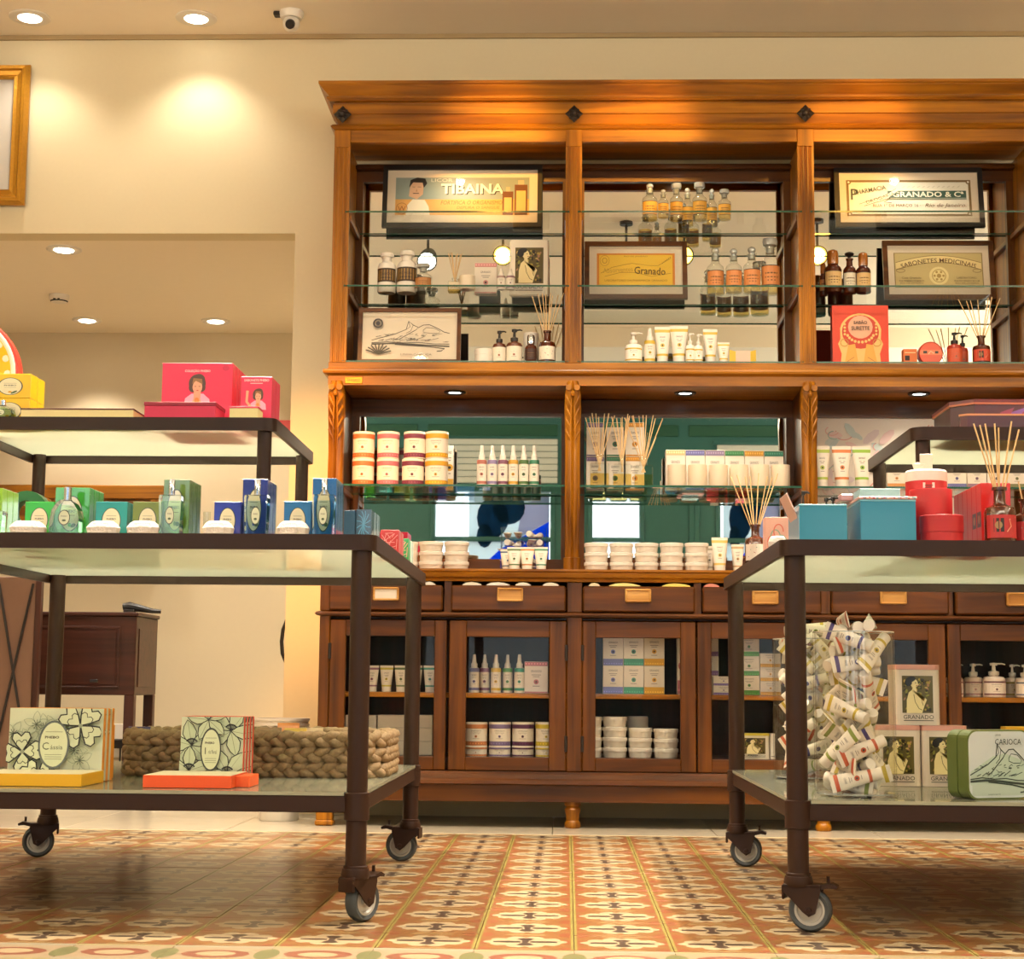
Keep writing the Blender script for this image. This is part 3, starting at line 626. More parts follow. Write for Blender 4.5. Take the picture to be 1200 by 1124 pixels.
for k, (a, b) in enumerate(BW):
    e = .0006
    # rear frames and mirrors
    fz1, fz0 = ZP(214, HR), ZDK
    mb = MB().box(a, b, HR - .012, HR + .02, fz1, zrail0 + .015, mi=1).box(a, a + .03, HR - .012, HR + .02, fz0, fz1).box(b - .03, b, HR - .012, HR + .02, fz0, fz1)
    mb.box(a, b, HR - .05, HR - .012, zrail0 - .018, zrail0, .003, mi=1)
    P('mirror_frame', mb, [M['mah_v'], M['mah_h']])
    P('mirror', MB().box(a + .03, b - .03, HR + .002, HR + .006, fz0, fz1), M['mirror'], label='large mirror behind the upper glass shelves')
    lz1, lz0 = ZP(489, HR), ZP(656, HR)
    lx0, lx1 = a + .035, b - .03
    mb = MB().box(a, b, HR - .012, HR + .02, lz1, ZRB, mi=1).box(a, lx0, HR - .012, HR + .02, WT, lz1).box(lx1, b, HR - .012, HR + .02, WT, lz1).box(lx0, lx1, HR - .012, HR + .02, WT, lz0, mi=1)
    P('mirror_frame', mb, [M['mah_v'], M['mah_h']])
    if k < 2: P('mirror', MB().box(lx0, lx1, HR + .002, HR + .006, lz0, lz1), M['mirror'], label='bevelled mirror above the worktop')
    else:
        mb = MB().box(lx0, lx1, HR + .002, HR + .006, lz0, lz1, c=C('e3d8cb')); pr = Print(mb, lambda u, v, l: (lx0 + u, HR + .002 - l, lz0 + v), dl=.00003)
        rn = random.Random(4); w_, h_ = lx1 - lx0, lz1 - lz0
        for q in range(220):
            cx, cy, r = rn.uniform(.05, w_ - .05), rn.uniform(.05, h_ - .05), rn.uniform(.02, .045); cc = rn.choice([C('d98c80'), C('e3a596'), C('8fb0a8'), C('a9bdb0'), C('c9a0a0')])
            if q % 2 == 1: pr.ell(cx, cy, r * 1.1, r * .45, tuple(min(1, v_ * .5 + .38) for v_ in cc[:3]) + (1,), 8, rot=q)
            elif q % 4: pr.ring(cx, cy, r, r * .7, .004, tuple(v_ * .8 + .12 for v_ in cc[:3]) + (1,), 12, rn.uniform(0, 3), rn.uniform(4, 7))
            else: pr.line([(cx - r, cy - r), (cx, cy - r * .2), (cx + r, cy + r * .9)], .004, cc)
        P('floral_panel', mb, M['ink'], label='pale panel printed with pink and green leaves')
    # glass shelves
    for zs, y0, th in ((ZS1, HY, .007), (ZS2, HY, .007), (ZS3, HY + .02, .008), (ZDK + .0068, HY, .006)):
        mb = MB().box(a + .001, b - .001, y0, HR - .013, zs - th, zs, mi=0); q = len(mb.f) - 6
        for i_ in (q + 2, q + 3): mb.m[i_] = 1
        P('glass_shelf', mb, [M['clear'], M['glassedge']], label='clear glass shelf with green edge')
    up = P('spotlight', MB().lathe([(.02, 0), (.022, -.006), (.032, -.008), (.036, -.004), (.036, 0), (.02, 0)], 20, (a + b) / 2 - .02, 6.665, zrail1 - .0056), M['iron2'], label='hidden recessed lamp behind the top rail')
    part('lamp', MB().lathe([(0, -.005), (.02, -.003), (0, -.001)], 16, (a + b) / 2 - .02, 6.665, zrail1 - .0056), M['light'], up, off=o_)
    lamp('SPOT', 'bay_beam', ((a + b) / 2 - .02, 6.665, zrail1 - .02), 5, (1, .86, .62), ((a + b) / 2 - .02, 6.70, 0), spot_size=R(140), spot_blend=.8, shadow_soft_size=.02)
    # recessed cabinet lamp
    lx = XP((533, 803, 1077)[k], 6.72, ZRB)
    lp = P('spotlight', MB().lathe([(.026, 0), (.028, -.006), (.04, -.008), (.045, -.004), (.045, 0), (.026, 0)], 24, lx, 6.72, ZRB + .0035), M['iron2'], label='dark round recessed lamp')
    part('lamp', MB().lathe([(0, -.005), (.026, -.003), (0, -.001)], 20, lx, 6.72, ZRB + .0035), M['bluelight'], lp, off=o_)
    lamp('SPOT', 'niche_beam', (lx, 6.715, ZRB - .012), 9, (1, .9, .72), (lx, 6.72, 0), spot_size=R(125), spot_blend=.7, shadow_soft_size=.02)

# ---------------------------------------------------------------- trolleys
def rrect(x0, x1, y0, y1, r, n=6):
    P_ = []
    for cx, cy, a in ((x1 - r, y1 - r, 0), (x0 + r, y1 - r, 90), (x0 + r, y0 + r, 180), (x1 - r, y0 + r, 270)):
        for k in range(n + 1): P_.append((cx + r * cos(R(a + 90 * k / n)), cy + r * sin(R(a + 90 * k / n))))
    return P_
def rim(x0, x1, y0, y1, z0, z1, t, r):
    A, B = rrect(x0, x1, y0, y1, r), rrect(x0 + t, x1 - t, y0 + t, y1 - t, max(r - t, .002)); n = len(A); mb = MB()
    vs = [(p[0], p[1], z0) for p in A] + [(p[0], p[1], z1) for p in A] + [(p[0], p[1], z0) for p in B] + [(p[0], p[1], z1) for p in B]; fs = []
    for k in range(n):
        j = (k + 1) % n; fs += [(k, j, n + j, n + k), (2 * n + j, 2 * n + k, 3 * n + k, 3 * n + j), (n + k, n + j, 3 * n + j, 3 * n + k), (j, k, 2 * n + k, 2 * n + j)]
    return mb.add(vs, fs, None, True)
def sheet(x0, x1, y0, y1, z0, z1, r):
    return MB().prism(rrect(x0, x1, y0, y1, r), z0, z1)
def caster(mb_par, x, y, ztop, rz, off):
    """fork, wheel, brake lever; swivelled by rz"""
    T = Matrix.Translation((x, y, 0)) @ Matrix.Rotation(rz, 4, 'Z'); r = .048; tr = .026
    mb = MB(); mb.T = T
    mb.lathe([(0, ztop - .022), (.03, ztop - .022), (.033, ztop - .014), (.03, ztop), (0, ztop)], 20)
    for s in (-1, 1):
        yy = s * .021
        q = [(-.03, ztop - .018), (.05, ztop - .018), (.052, ztop - .03), (tr + .014, r - .006), (tr, r - .014), (tr - .014, r - .004), (-.012, ztop - .05), (-.034, ztop - .03)]
        mb.prism(q, yy - .002, yy + .002, 'y')
    mb.box(-.032, .052, -.023, .023, ztop - .026, ztop - .016, .003); mb.box(-.034, -.028, -.023, .023, ztop - .05, ztop - .018, .002)
    f_ = part('caster_fork', mb, M['iron'], mb_par, off=off)
    mb = MB(); mb.T = T @ Matrix.Translation((tr, 0, r)) @ Matrix.Rotation(pi / 2, 4, 'X')
    mb.lathe([(.034, -.014), (.042, -.016), (r - .002, -.012), (r, -.006), (r, .006), (r - .002, .012), (.042, .016), (.034, .014), (.034, -.014)], 32); part('tyre', mb, M['rubber'], f_, off=off)
    mb = MB(); mb.T = T @ Matrix.Translation((tr, 0, r)) @ Matrix.Rotation(pi / 2, 4, 'X')
    mb.lathe([(0, -.015), (.012, -.015), (.014, -.008), (.026, -.008), (.029, -.013), (.0345, -.013), (.0345, .013), (.029, .013), (.026, .008), (.014, .008), (.012, .015), (0, .015)], 28); part('hub', mb, M['hub'], f_, off=off)
    mb = MB(); mb.T = T @ Matrix.Translation((tr, 0, r)) @ Matrix.Rotation(pi / 2, 4, 'X'); mb.lathe([(0, -.027), (.006, -.026), (.007, -.022), (.007, .022), (.006, .026), (0, .027)], 12); part('axle', mb, M['iron'], f_, off=off)
    mb = MB(); mb.T = T; mb.prism([(.03, ztop - .02), (.075, ztop - .012), (.088, ztop - .018), (.086, ztop - .024), (.07, ztop - .022), (.03, ztop - .032)], -.016, .016, 'y'); mb.cyl(.004, ztop - .012, ztop + .002, 8, .066, 0); part('brake_lever', mb, M['iron'], f_, off=off)
def trolley(lab, X0, X1, Y0, Y1, zt, zl, tier, casters):
    t = thing('display_trolley', lab, 'trolley', ((X0 + X1) / 2, (Y0 + Y1) / 2, 0)); o = t.location
    hh = .036; I = M['iron']; Q = lambda n, mb, m, **k: part(n, mb, m, t, off=o, **k)
    Q('top_rim', rim(X0, X1, Y0, Y1, zt - hh, zt, .012, .035), I)
    Q('top_panel', sheet(X0 + .0125, X1 - .0125, Y0 + .0125, Y1 - .0125, zt - .011, zt - .002, .022), M['shelfglass'], label='frosted white glass shelf panel')
    lr = .024; ix = .036
    for (x, y, rz) in zip((X0 + ix, X1 - ix, X0 + ix, X1 - ix), (Y0 + ix, Y0 + ix, Y1 - ix, Y1 - ix), casters):
        lg = Q('leg', MB().cyl(lr, .118, zt - .0115, 24, x, y), I)
        part('collar', MB().lathe([(lr, zl - .064), (lr + .005, zl - .062), (lr + .005, zl - .002), (lr, zl)], 24, x, y), I, lg, off=o)
        part('collar', MB().lathe([(lr, .118), (lr + .004, .120), (lr + .004, .126), (lr, .128)], 24, x, y), I, lg, off=o)
        caster(t, x, y, .12, rz, o)
    bz0, bz1 = zl - .046, zl - .008; g = ix + lr
    for a in ((X0 + g, X1 - g, Y0 + .022, Y0 + .05), (X0 + g, X1 - g, Y1 - .05, Y1 - .022)): Q('low_rail', MB().box(*a, bz0, bz1, .002), I)
    for a in ((X0 + .022, X0 + .05, Y0 + g, Y1 - g), (X1 - .05, X1 - .022, Y0 + g, Y1 - g)): Q('low_rail', MB().box(*a, bz0, bz1, .002), I)
    # lower glass panel, corners cut round the legs
    k = g + .004; pl = [(X0 + k, Y0 + .02), (X1 - k, Y0 + .02), (X1 - k, Y0 + k), (X1 - .02, Y0 + k), (X1 - .02, Y1 - k), (X1 - k, Y1 - k), (X1 - k, Y1 - .02), (X0 + k, Y1 - .02), (X0 + k, Y1 - k), (X0 + .02, Y1 - k), (X0 + .02, Y0 + k), (X0 + k, Y0 + k)]
    Q('low_panel', MB().prism(pl, zl - .008, zl), M['lowglass'], label='pale glossy lower shelf panel')
    a0, a1, b0, b1, z2 = tier
    Q('upper_rim', rim(a0, a1, b0, b1, z2 - hh + .003, z2, .010, .035), I)
    Q('upper_panel', sheet(a0 + .0105, a1 - .0105, b0 + .0105, b1 - .0105, z2 - .010, z2 - .002, .024), M['shelfglass'], label='frosted white glass upper shelf panel')
    for x in (a0 + .032, a1 - .032):
        for y in (b0 + .032, b1 - .032): Q('upper_leg', MB().cyl(.0185, zt - .002, z2 - .0105, 20, x, y), I)
    return t
LT, RT, LL = .877, .869, .291
TL = ZP(490.5, 4.15); TRZ = ZP(500, 4.15, 1100)
trolley('dark steel two-tier display trolley at left, stacked with pink, green and blue boxes', -1.63, -.44, 3.80, 5.20, LT, LL, (-1.58, -.742, 4.15, 4.82, TL), (R(60), R(58), R(195), R(172)))
trolley('dark steel two-tier display trolley at right, with blue tins and red cylinders on top', .482, 1.66, 3.77, 5.18, RT, LL - .004, (.862, 1.62, 4.15, 4.80, TRZ), (R(-18), R(-20), R(-8), R(-10)))
# ---------------------------------------------------------------- makers of goods (base at z = 0, front towards -y)
INK, INKB = C('3a2f2a'), C('2a2420')
def rk(*a): return tuple(round(x, 3) if isinstance(x, float) else (tuple(round(q, 3) for q in x) if isinstance(x, tuple) else x) for x in a)
def put(name, label, cat, loc, group, parts, rz=0):
    t = thing(name, label, cat, loc, group, rz)
    for n, key, fn, m in parts: part(n, cached((n,) + rk(*key), fn, m), None, t)
    return t
def small_art(p, w_, h0, h1, c, brand=True):
    """maker's name, two lines of text, a round emblem"""
    H = h1 - h0
    if brand: p.text('GRANADO', 0, h0 + H * .80, H * .085, INK, w_ * .46)
    p.rect(-w_ * .2, h0 + H * .64, w_ * .2, h0 + H * .665, C('8a7f78'), False); p.rect(-w_ * .14, h0 + H * .57, w_ * .14, h0 + H * .595, C('8a7f78'))
    p.ell(0, h0 + H * .38, H * .1, H * .1, c, 10); p.ell(0, h0 + H * .38, H * .045, H * .045, INK, 6)
    p.rect(-w_ * .15, h0 + H * .2, w_ * .15, h0 + H * .225, C('8a7f78'))
def white_jar(label, x, y, z, w_, h, group=None):
    r = w_ / 2
    return put('white_jar', label, 'jar', (x, y, z), group, [
        ('jar_body', (w_, h), lambda mb: mb.lathe([(0, 0), (r * .88, 0), (r * .9, h * .06), (r * .95, h * .62), (r * .9, h * .66), (0, h * .66)], 22), M['white']),
        ('lid', (w_, h), lambda mb: mb.lathe([(0, h * .62), (r, h * .62), (r, h * .94), (r * .96, h * .985), (0, h * .985)], 22), M['whitem'])])
def canister(label, x, y, z, w_, h, c, group=None, body=WHITE):
    r = w_ / 2; c = C(c)
    def bd(mb): mb.lathe([(0, 0, body), (r * .97, 0, body), (r * .97, h * .03, c), (r * .97, h * .2, body), (r * .97, h * .74, body), (0, h * .74)], 24)
    def lab(mb):
        p = Print(mb, wrap=r * .97); small_art(p, w_, h * .2, h * .74, c)
        for k in range(9): p.rect(-w_ * .5 + k * w_ * .125 - w_ * .025, h * .09, -w_ * .5 + k * w_ * .125 + w_ * .025, h * .14, tuple(min(1, v * 1.7) for v in c[:3]) + (1,), False)
    def lid(mb): mb.lathe([(r * .975, h * .73, c), (r, h * .74, c), (r, h * .9, body), (r, h * .96, body), (r * .97, h * .99, body), (0, h * .99)], 24)
    return put('canister', label, 'canister', (x, y, z), group, [('canister_body', (w_, h, c), bd, M['ink']), ('label', (w_, h, c), lab, M['ink']), ('lid', (w_, h, c), lid, M['ink'])])
def spray(label, x, y, z, w_, h, c, group=None):
    r = w_ / 2; c = C(c); hb = h * .64
    def bd(mb): mb.lathe([(0, 0, WHITE), (r * .95, 0, WHITE), (r, h * .02, WHITE), (r, h * .06, c), (r, h * .13, WHITE), (r, h * .54, c), (r, h * .61, c), (r * .95, hb, WHITE), (r * .55, hb + h * .02, WHITE), (0, hb + h * .02)], 20)
    def lab(mb): small_art(Print(mb, wrap=r), w_, h * .14, h * .54, c)
    def cap(mb): mb.lathe([(0, hb), (r * .62, hb), (r * .62, h * .76), (r * .5, h * .77), (r * .42, h * .8), (r * .3, h * .98), (r * .24, h), (0, h)], 16).box(-r * .1, r * .1, -r * .62, -r * .3, h * .9, h * .95)
    return put('spray_bottle', label, 'bottle', (x, y, z), group, [('bottle_body', (w_, h, c, 's'), bd, M['plastic']), ('label', (w_, h, c, 's'), lab, M['ink']), ('spray_cap', (w_, h), cap, M['white'])])
def pump(label, x, y, z, w_, h, body, lab_c, cap='black', mat='plastic', group=None, name='pump_bottle', c=None):
    r = w_ / 2; bc, lc = C(body), C(lab_c); hb = h * .6; cc = C(c) if c else C('b06a50')
    def bd(mb): mb.lathe([(0, 0, bc), (r * .95, 0, bc), (r, h * .02, bc), (r, hb * .86, bc), (r * .85, hb * .96, bc), (r * .4, hb, bc), (r * .36, hb + h * .05, bc), (0, hb + h * .05)], 22)
    def lab(mb):
        p = Print(mb, wrap=r); q = r * 1.25; p.rect(-q, h * .06, q, hb * .78, lc)
        if c: p.rect(-q, hb * .68, q, hb * .76, cc, False); p.rect(-q, h * .07, q, h * .11, cc)
        small_art(p, w_, h * .1, hb * .72, cc, bool(c))
    def hd(mb):
        mb.lathe([(0, hb + h * .03), (r * .48, hb + h * .03), (r * .48, hb + h * .13), (r * .2, hb + h * .15), (r * .14, h * .9), (r * .32, h * .9), (r * .34, h * .97), (0, h * .985)], 14)
        mb.tube([(0, 0, h * .945), (r * .7, -r * .1, h * .955), (r * 1.0, -r * .15, h * .93)], [h * .028, h * .022, h * .016], 8)
    return put(name, label, 'bottle', (x, y, z), group, [('bottle_body', (w_, h, bc, mat), bd, M[mat]), ('label', (w_, h, lc, cc), lab, M['ink']), ('pump_head', (w_, h, cap), hd, M[cap])])
def tube_mb(mb, w_, h, c, body=WHITE, bands=((.2, .26), (.84, .92))):
    r = w_ * .36; rx = lambda t: r + (w_ / 2 - r) * min(1, max(0, (t - .16) / .76)); ry = lambda t: max(.0014, r * (1 - max(0, (t - .16) / .8)) ** .8)
    ts = sorted({.16, .3, .45, .6, .72, .94, .955, 1.0} | {q for b in bands for q in b}); secs = []; cs = []
    for i, t_ in enumerate(ts):
        secs.append([(rx(t_) * cos(2 * pi * k / 16), (ry(t_) if t_ < .95 else .0012) * sin(2 * pi * k / 16), t_ * h) for k in range(16)])
        if i < len(ts) - 1: m_ = (t_ + ts[i + 1]) / 2; cs.append(c if any(a <= m_ <= b for a, b in bands) else body)
    mb.loft(secs, cs)
    return rx, ry
def cosm_tube(label, x, y, z, w_, h, c, group=None, rz=0, body=WHITE):
    c = C(c)
    def lab(mb):
        r = w_ * .36; rx = lambda t: r + (w_ / 2 - r) * min(1, max(0, (t - .16) / .76)); ry = lambda t: max(.0014, r * (1 - max(0, (t - .16) / .8)) ** .8)
        f = lambda u, v, l: (u, -(ry(v / h) * sqrt(max(0, 1 - (u / rx(v / h)) ** 2))) - l - .0004, v)
        small_art(Print(mb, f), w_ * .8, h * .28, h * .82, c)
    return put('cosmetic_tube', label, 'tube', (x, y, z), group, [('tube_body', (w_, h, c, body), lambda mb: tube_mb(mb, w_, h, c, body), M['plastic']), ('label', (w_, h, c, 't'), lab, M['ink']),
        ('cap', (w_, h), lambda mb: mb.lathe([(0, 0), (w_ * .33, 0), (w_ * .35, h * .01), (w_ * .35, h * .155), (w_ * .33, h * .165), (0, h * .165)], 18), M['white'])], rz)
def apoth(label, x, y, z, w_, h, lab_c, body='bottle', fill=.7, fillm='liquid', stop='ball', group=None, name='apothecary_bottle', txt=None, capm=None):
    r = w_ / 2; hb = h * .62; lc = C(lab_c)
    def bd(mb): mb.lathe([(0, 0), (r * .94, 0), (r, h * .02), (r, hb * .86), (r * .9, hb * .95), (r * .5, hb * 1.06), (r * .45, h * .78), (r * .58, h * .8), (r * .58, h * .83), (r * .42, h * .83), (r * .42, h * .7), (0, h * .7)], 24)
    def lq(mb): mb.lathe([(0, h * .025), (r * .9, h * .025), (r * .93, h * .04), (r * .93, hb * fill), (0, hb * fill)], 20)
    def lb(mb):
        p = Print(mb, wrap=r); q = r * 1.15; p.rect(-q, hb * .2, q, hb * .78, lc); p.rect(-q, hb * .2, q, hb * .225, INK, False); p.rect(-q, hb * .755, q, hb * .78, INK)
        if txt: p.text(txt, 0, hb * .55, hb * .1, INKB, q * 1.3)
        else: p.rect(-q * .55, hb * .53, q * .55, hb * .57, C('6a4a20'), False)
        p.rect(-q * .6, hb * .42, q * .6, hb * .45, C('6a4a20'), False); p.rect(-q * .35, hb * .33, q * .35, hb * .36, C('6a4a20'))
    def st(mb):
        if stop == 'ball': mb.lathe([(0, h * .72), (r * .38, h * .72), (r * .42, h * .835), (r * .34, h * .85)] + [(r * .46 * cos(R(q)), h * .92 + h * .075 * sin(R(q))) for q in range(-50, 90, 20)] + [(0, h)], 16)
        elif stop == 'flat': mb.lathe([(0, h * .72), (r * .38, h * .72), (r * .42, h * .835), (r * .72, h * .86), (r * .78, h * .92), (r * .72, h * .98), (0, h)], 18)
        elif stop == 'dome': mb.lathe([(0, h * .66), (r * .62, h * .66), (r * .66, h * .72), (r * .66, h * .9), (r * .55, h * .97), (r * .25, h), (0, h)], 18)
        else: mb.lathe([(0, h * .72), (r * .2, h * .72), (r * .22, h * .86), (r * .6, h * .9), (r * .75, h * .94), (r * .6, h * .97), (0, h)], 14)
    ps = [('bottle_body', (w_, h, body, 'a'), bd, M[body])]
    if fill: ps.append(('contents', (w_, h, fill, fillm), lq, M[fillm]))
    ps += [('label', (w_, h, lc, txt or ''), lb, M['ink']), ('stopper', (w_, h, stop, capm or body), st, M[capm or ('acryledge' if body == 'bottle' else body)])]
    return put(name, label, 'bottle', (x, y, z), group, ps)
def diffuser(label, x, y, z, w_, h, reeds, hr, glass='amber', lab_c='d9cbb4', group=None, art=None, square=False, spread=.5, seed=1, emb=None):
    """reed diffuser: bottle h tall, reeds reach hr above the base"""
    r = w_ / 2; lc = C('d9cbb4' if lab_c == 'none' else lab_c); t = thing('reed_diffuser', label, 'diffuser', (x, y, z), group)
    def bd(mb):
        if square:
            mb.box(-r, r, -r, r, 0, h * .72, r * .15); mb.lathe([(r * .5, h * .715), (r * .4, h * .78), (r * .4, h * .92), (r * .5, h * .93), (r * .5, h), (r * .3, h)], 16)
        else: mb.lathe([(0, 0), (r * .96, 0), (r, h * .03), (r, h * .56), (r * .9, h * .64), (r * .42, h * .7), (r * .38, h * .74), (r * .38, h * .94), (r * .5, h * .95), (r * .5, h), (r * .34, h), (r * .34, h * .8), (0, h * .8)], 24)
    part('bottle_body', cached(rk('bottle_body', w_, h, glass, square), bd, M[glass]), None, t)
    if glass == 'bottle':
        def lq(mb): mb.box(-r * .93, r * .93, -r * .93, r * .93, h * .02, h * .4) if square else mb.lathe([(0, h * .025), (r * .93, h * .03), (r * .93, h * .36), (0, h * .36)], 20)
        part('contents', cached(rk('contents', w_, h, square), lq, M['liquid']), None, t)
    def lb(mb):
        if square: p = Print(mb, lambda u, v, l: (u, -r - l, v)); q = r * .8
        else: p = Print(mb, wrap=r); q = r * 1.2
        p.rect(-q, h * .1, q, h * (.5 if not square else .62), lc)
        if emb: p.rect(-q * .55, h * .2, q * .0, h * .44, C(emb)); p.ell(-q * .28, h * .32, q * .2, h * .07, C('9a7a50'), 10); p.line([(q * .15, h * .2), (q * .4, h * .3), (q * .3, h * .42), (q * .8, h * .46)], h * .02, C('d78a70'))
        else: p.line([(-q * .7, h * .18), (-q * .2, h * .3), (q * .1, h * .22), (q * .6, h * .36)], h * .02, C('a05050')); p.line([(-q * .5, h * .36), (0, h * .42), (q * .5, h * .26)], h * .018, C('5a8a80'))
    if lab_c != 'none': part('label', cached(rk('label', w_, h, lc, square, emb or ''), lb, M['ink']), None, t)
    rn = random.Random(seed); rr = max(.0016, w_ * .026)
    for k in range(reeds):
        a = (k / max(1, reeds - 1) - .5) * 2; dx = a * spread * (hr - h) + rn.uniform(-.008, .008); dy = rn.uniform(-.25, .25) * spread * (hr - h); q = hr * rn.uniform(.93, 1.0)
        b0 = (-dx * .1, -dy * .1, h * .5); part('reed', MB().tube([b0, (dx, dy, q)], rr, 6), M['reed'], t)
    return t
def carton(label, x, y, z, w_, d, h, c, art=None, key=None, group=None, name='carton', cat='box', rz=0, b=.0008, side=None, m='ink', rx=0):
    c = C(c) if isinstance(c, str) else c
    t = thing(name, label, cat, (x, y + d / 2, z), group, rz); t.rotation_euler.x = rx
    part('box_body', cached(rk('box_body', w_, d, h, c, m, side or ''), lambda mb: (mb.box(-w_ / 2, w_ / 2, -d / 2, d / 2, 0, h, b, c=c), side and side(mb, w_, d, h)), M[m]), None, t)
    if art:
        def fn(mb): art(Print(mb, lambda u, v, l: (u, -d / 2 - l, v)), w_, h)
        part('print', cached(rk('print', w_, d, h, key or art.__name__), fn, M[m]), None, t)
    return t
def std_art(c, top=False, brand=True):
    c = C(c); lt = tuple(min(1, v * 1.8 + .05) for v in c[:3]) + (1,)
    def f(p, w_, h):
        a, b = (.86, .99) if top else (.01, .25)
        p.rect(-w_ * .49, h * a, w_ * .49, h * b, c)
        for k in range(8): p.rect(-w_ * .46 + k * w_ * .12, h * (a + .05), -w_ * .46 + k * w_ * .12 + w_ * .06, h * (a + .09), lt, False)
        if top: p.rect(-w_ * .49, h * .01, w_ * .49, h * .05, c)
        small_art(p, w_, h * (.05 if top else .2), h * (.86 if top else 1), c, brand)
    return f
def oval_art(c, cap='PHEBO'):
    cc = C(c)
    def f(p, w_, h):
        p.ell(0, h * .48, w_ * .31, h * .36, C('2e3a2a'), 24); p.ell(0, h * .48, w_ * .28, h * .34, C('e9dfb9'), 24)
        p.text(cap, 0, h * .52, h * .05, INK, w_ * .3, bold=.02); p.rect(-w_ * .16, h * .6, w_ * .16, h * .612, C('8a8468'), False); p.rect(-w_ * .15, h * .43, w_ * .15, h * .44, C('8a8468'))
        p.ell(w_ * .1, h * .24, w_ * .09, h * .04, C('3c5a2a'), 8, rot=.4); p.ell(w_ * .0, h * .25, w_ * .05, h * .04, cc, 8)
    return f
def lady(p, x0, y0, w_, h, text='GRANADO', full=True):
    """vintage lady panel: dark garden, pale bare-shouldered woman in profile with black bun"""
    u = lambda a: x0 + a * w_; v = lambda b: y0 + b * h; Q = lambda L: [(u(a), v(b)) for a, b in L]
    v0 = .2 if text else 0
    p.poly([(u(0), v(v0)), (u(1), v(v0)), (u(1), v(1)), (u(0), v(1))], C('5f5122'))
    rn = random.Random(3)
    for k in range(60):
        a, b = rn.uniform(.05, .93), rn.uniform(v0 + .04, .95); p.ell(u(a), v(b), w_ * rn.uniform(.03, .08), h * rn.uniform(.012, .035), rn.choice([C('b59a3e'), C('8f8a34'), C('2e2410'), C('c9a95c'), C('a87a5a'), C('33290f')]), 7, rot=rn.uniform(0, 3))
    k = 1 - v0; T = lambda L: Q([(a, v0 + b * k) for a, b in L]); SK = C('ecd9a0')
    p.poly(T([(.12, .0), (.13, .35), (.2, .55), (.3, .62), (.34, .7), (.44, .68), (.46, .58), (.5, .5), (.6, .4), (.68, .3), (.6, .38), (.72, .42), (.78, .36), (.7, .2), (.62, .0)]), SK)
    p.line(T([(.36, .5), (.4, .3), (.52, .12), (.62, .08)]), w_ * .018, C('5a4320')); p.line(T([(.66, .2), (.6, .36), (.72, .44)]), w_ * .016, C('5a4320'))
    p.ell(u(.38), v(v0 + .79 * k), w_ * .12, h * .12 * k, SK, 14); p.poly(T([(.44, .82), (.53, .77), (.47, .7)]), SK)
    p.ell(u(.26), v(v0 + .9 * k), w_ * .17, h * .075 * k, C('1d1710'), 16, rot=.25); p.ell(u(.19), v(v0 + .82 * k), w_ * .12, h * .1 * k, C('1d1710'), 14)
    p.ell(u(.42), v(v0 + .81 * k), w_ * .022, h * .012, C('1d1710'), 6); p.ell(u(.46), v(v0 + .735 * k), w_ * .025, h * .01, C('a03a28'), 6)
    if text: p.text(text, u(.5), v(.115), h * .085, INKB, w_ * .98); p.rect(u(.02), v(.03), u(.98), v(.045), INKB)
def mountain(p, x0, y0, w_, h, ink, full=True):
    Q = lambda L: [(x0 + a * w_, y0 + b * h) for a, b in L]; t = h * .014
    p.line(Q([(0, .38), (.12, .46), (.3, .58), (.44, .72), (.47, .98), (.53, .86), (.6, .78), (.56, .7), (.45, .55), (.36, .42)]), t * 1.6, ink)
    p.line(Q([(.47, .98), (.49, .8), (.44, .72)]), t, ink); p.line(Q([(.53, .86), (.5, .68), (.44, .6)]), t, ink)
    p.line(Q([(.6, .78), (.66, .86), (.74, .87), (.84, .76), (.93, .64), (1, .6)]), t * 1.6, ink)
    p.line(Q([(.66, .7), (.7, .78), (.8, .76), (.88, .66), (.86, .6), (.74, .6), (.66, .64), (.66, .7)]), t, ink)
    p.line(Q([(0, .3), (.2, .33), (.4, .3), (.6, .31), (.8, .27), (1, .26)]), t * 1.5, ink); p.line(Q([(0, .26), (.25, .28), (.5, .26), (.75, .22), (1, .19)]), t * 3, ink); p.line(Q([(.3, .25), (.7, .19), (.94, .12), (.9, .05), (.84, .04)]), t * 2, ink)
    rn = random.Random(8)
    for k in range(34):
        a, b = rn.uniform(.05, .95), rn.uniform(.32, .58); p.line(Q([(a, b), (a + rn.uniform(.02, .07), b + rn.uniform(-.02, .05))]), t * rn.choice([.7, 1.1]), ink)
    for k in range(8): a = .1 + .1 * k; p.line(Q([(a * .9, .36), (a + .06, .4 + .03 * (k % 3))]), t, ink)
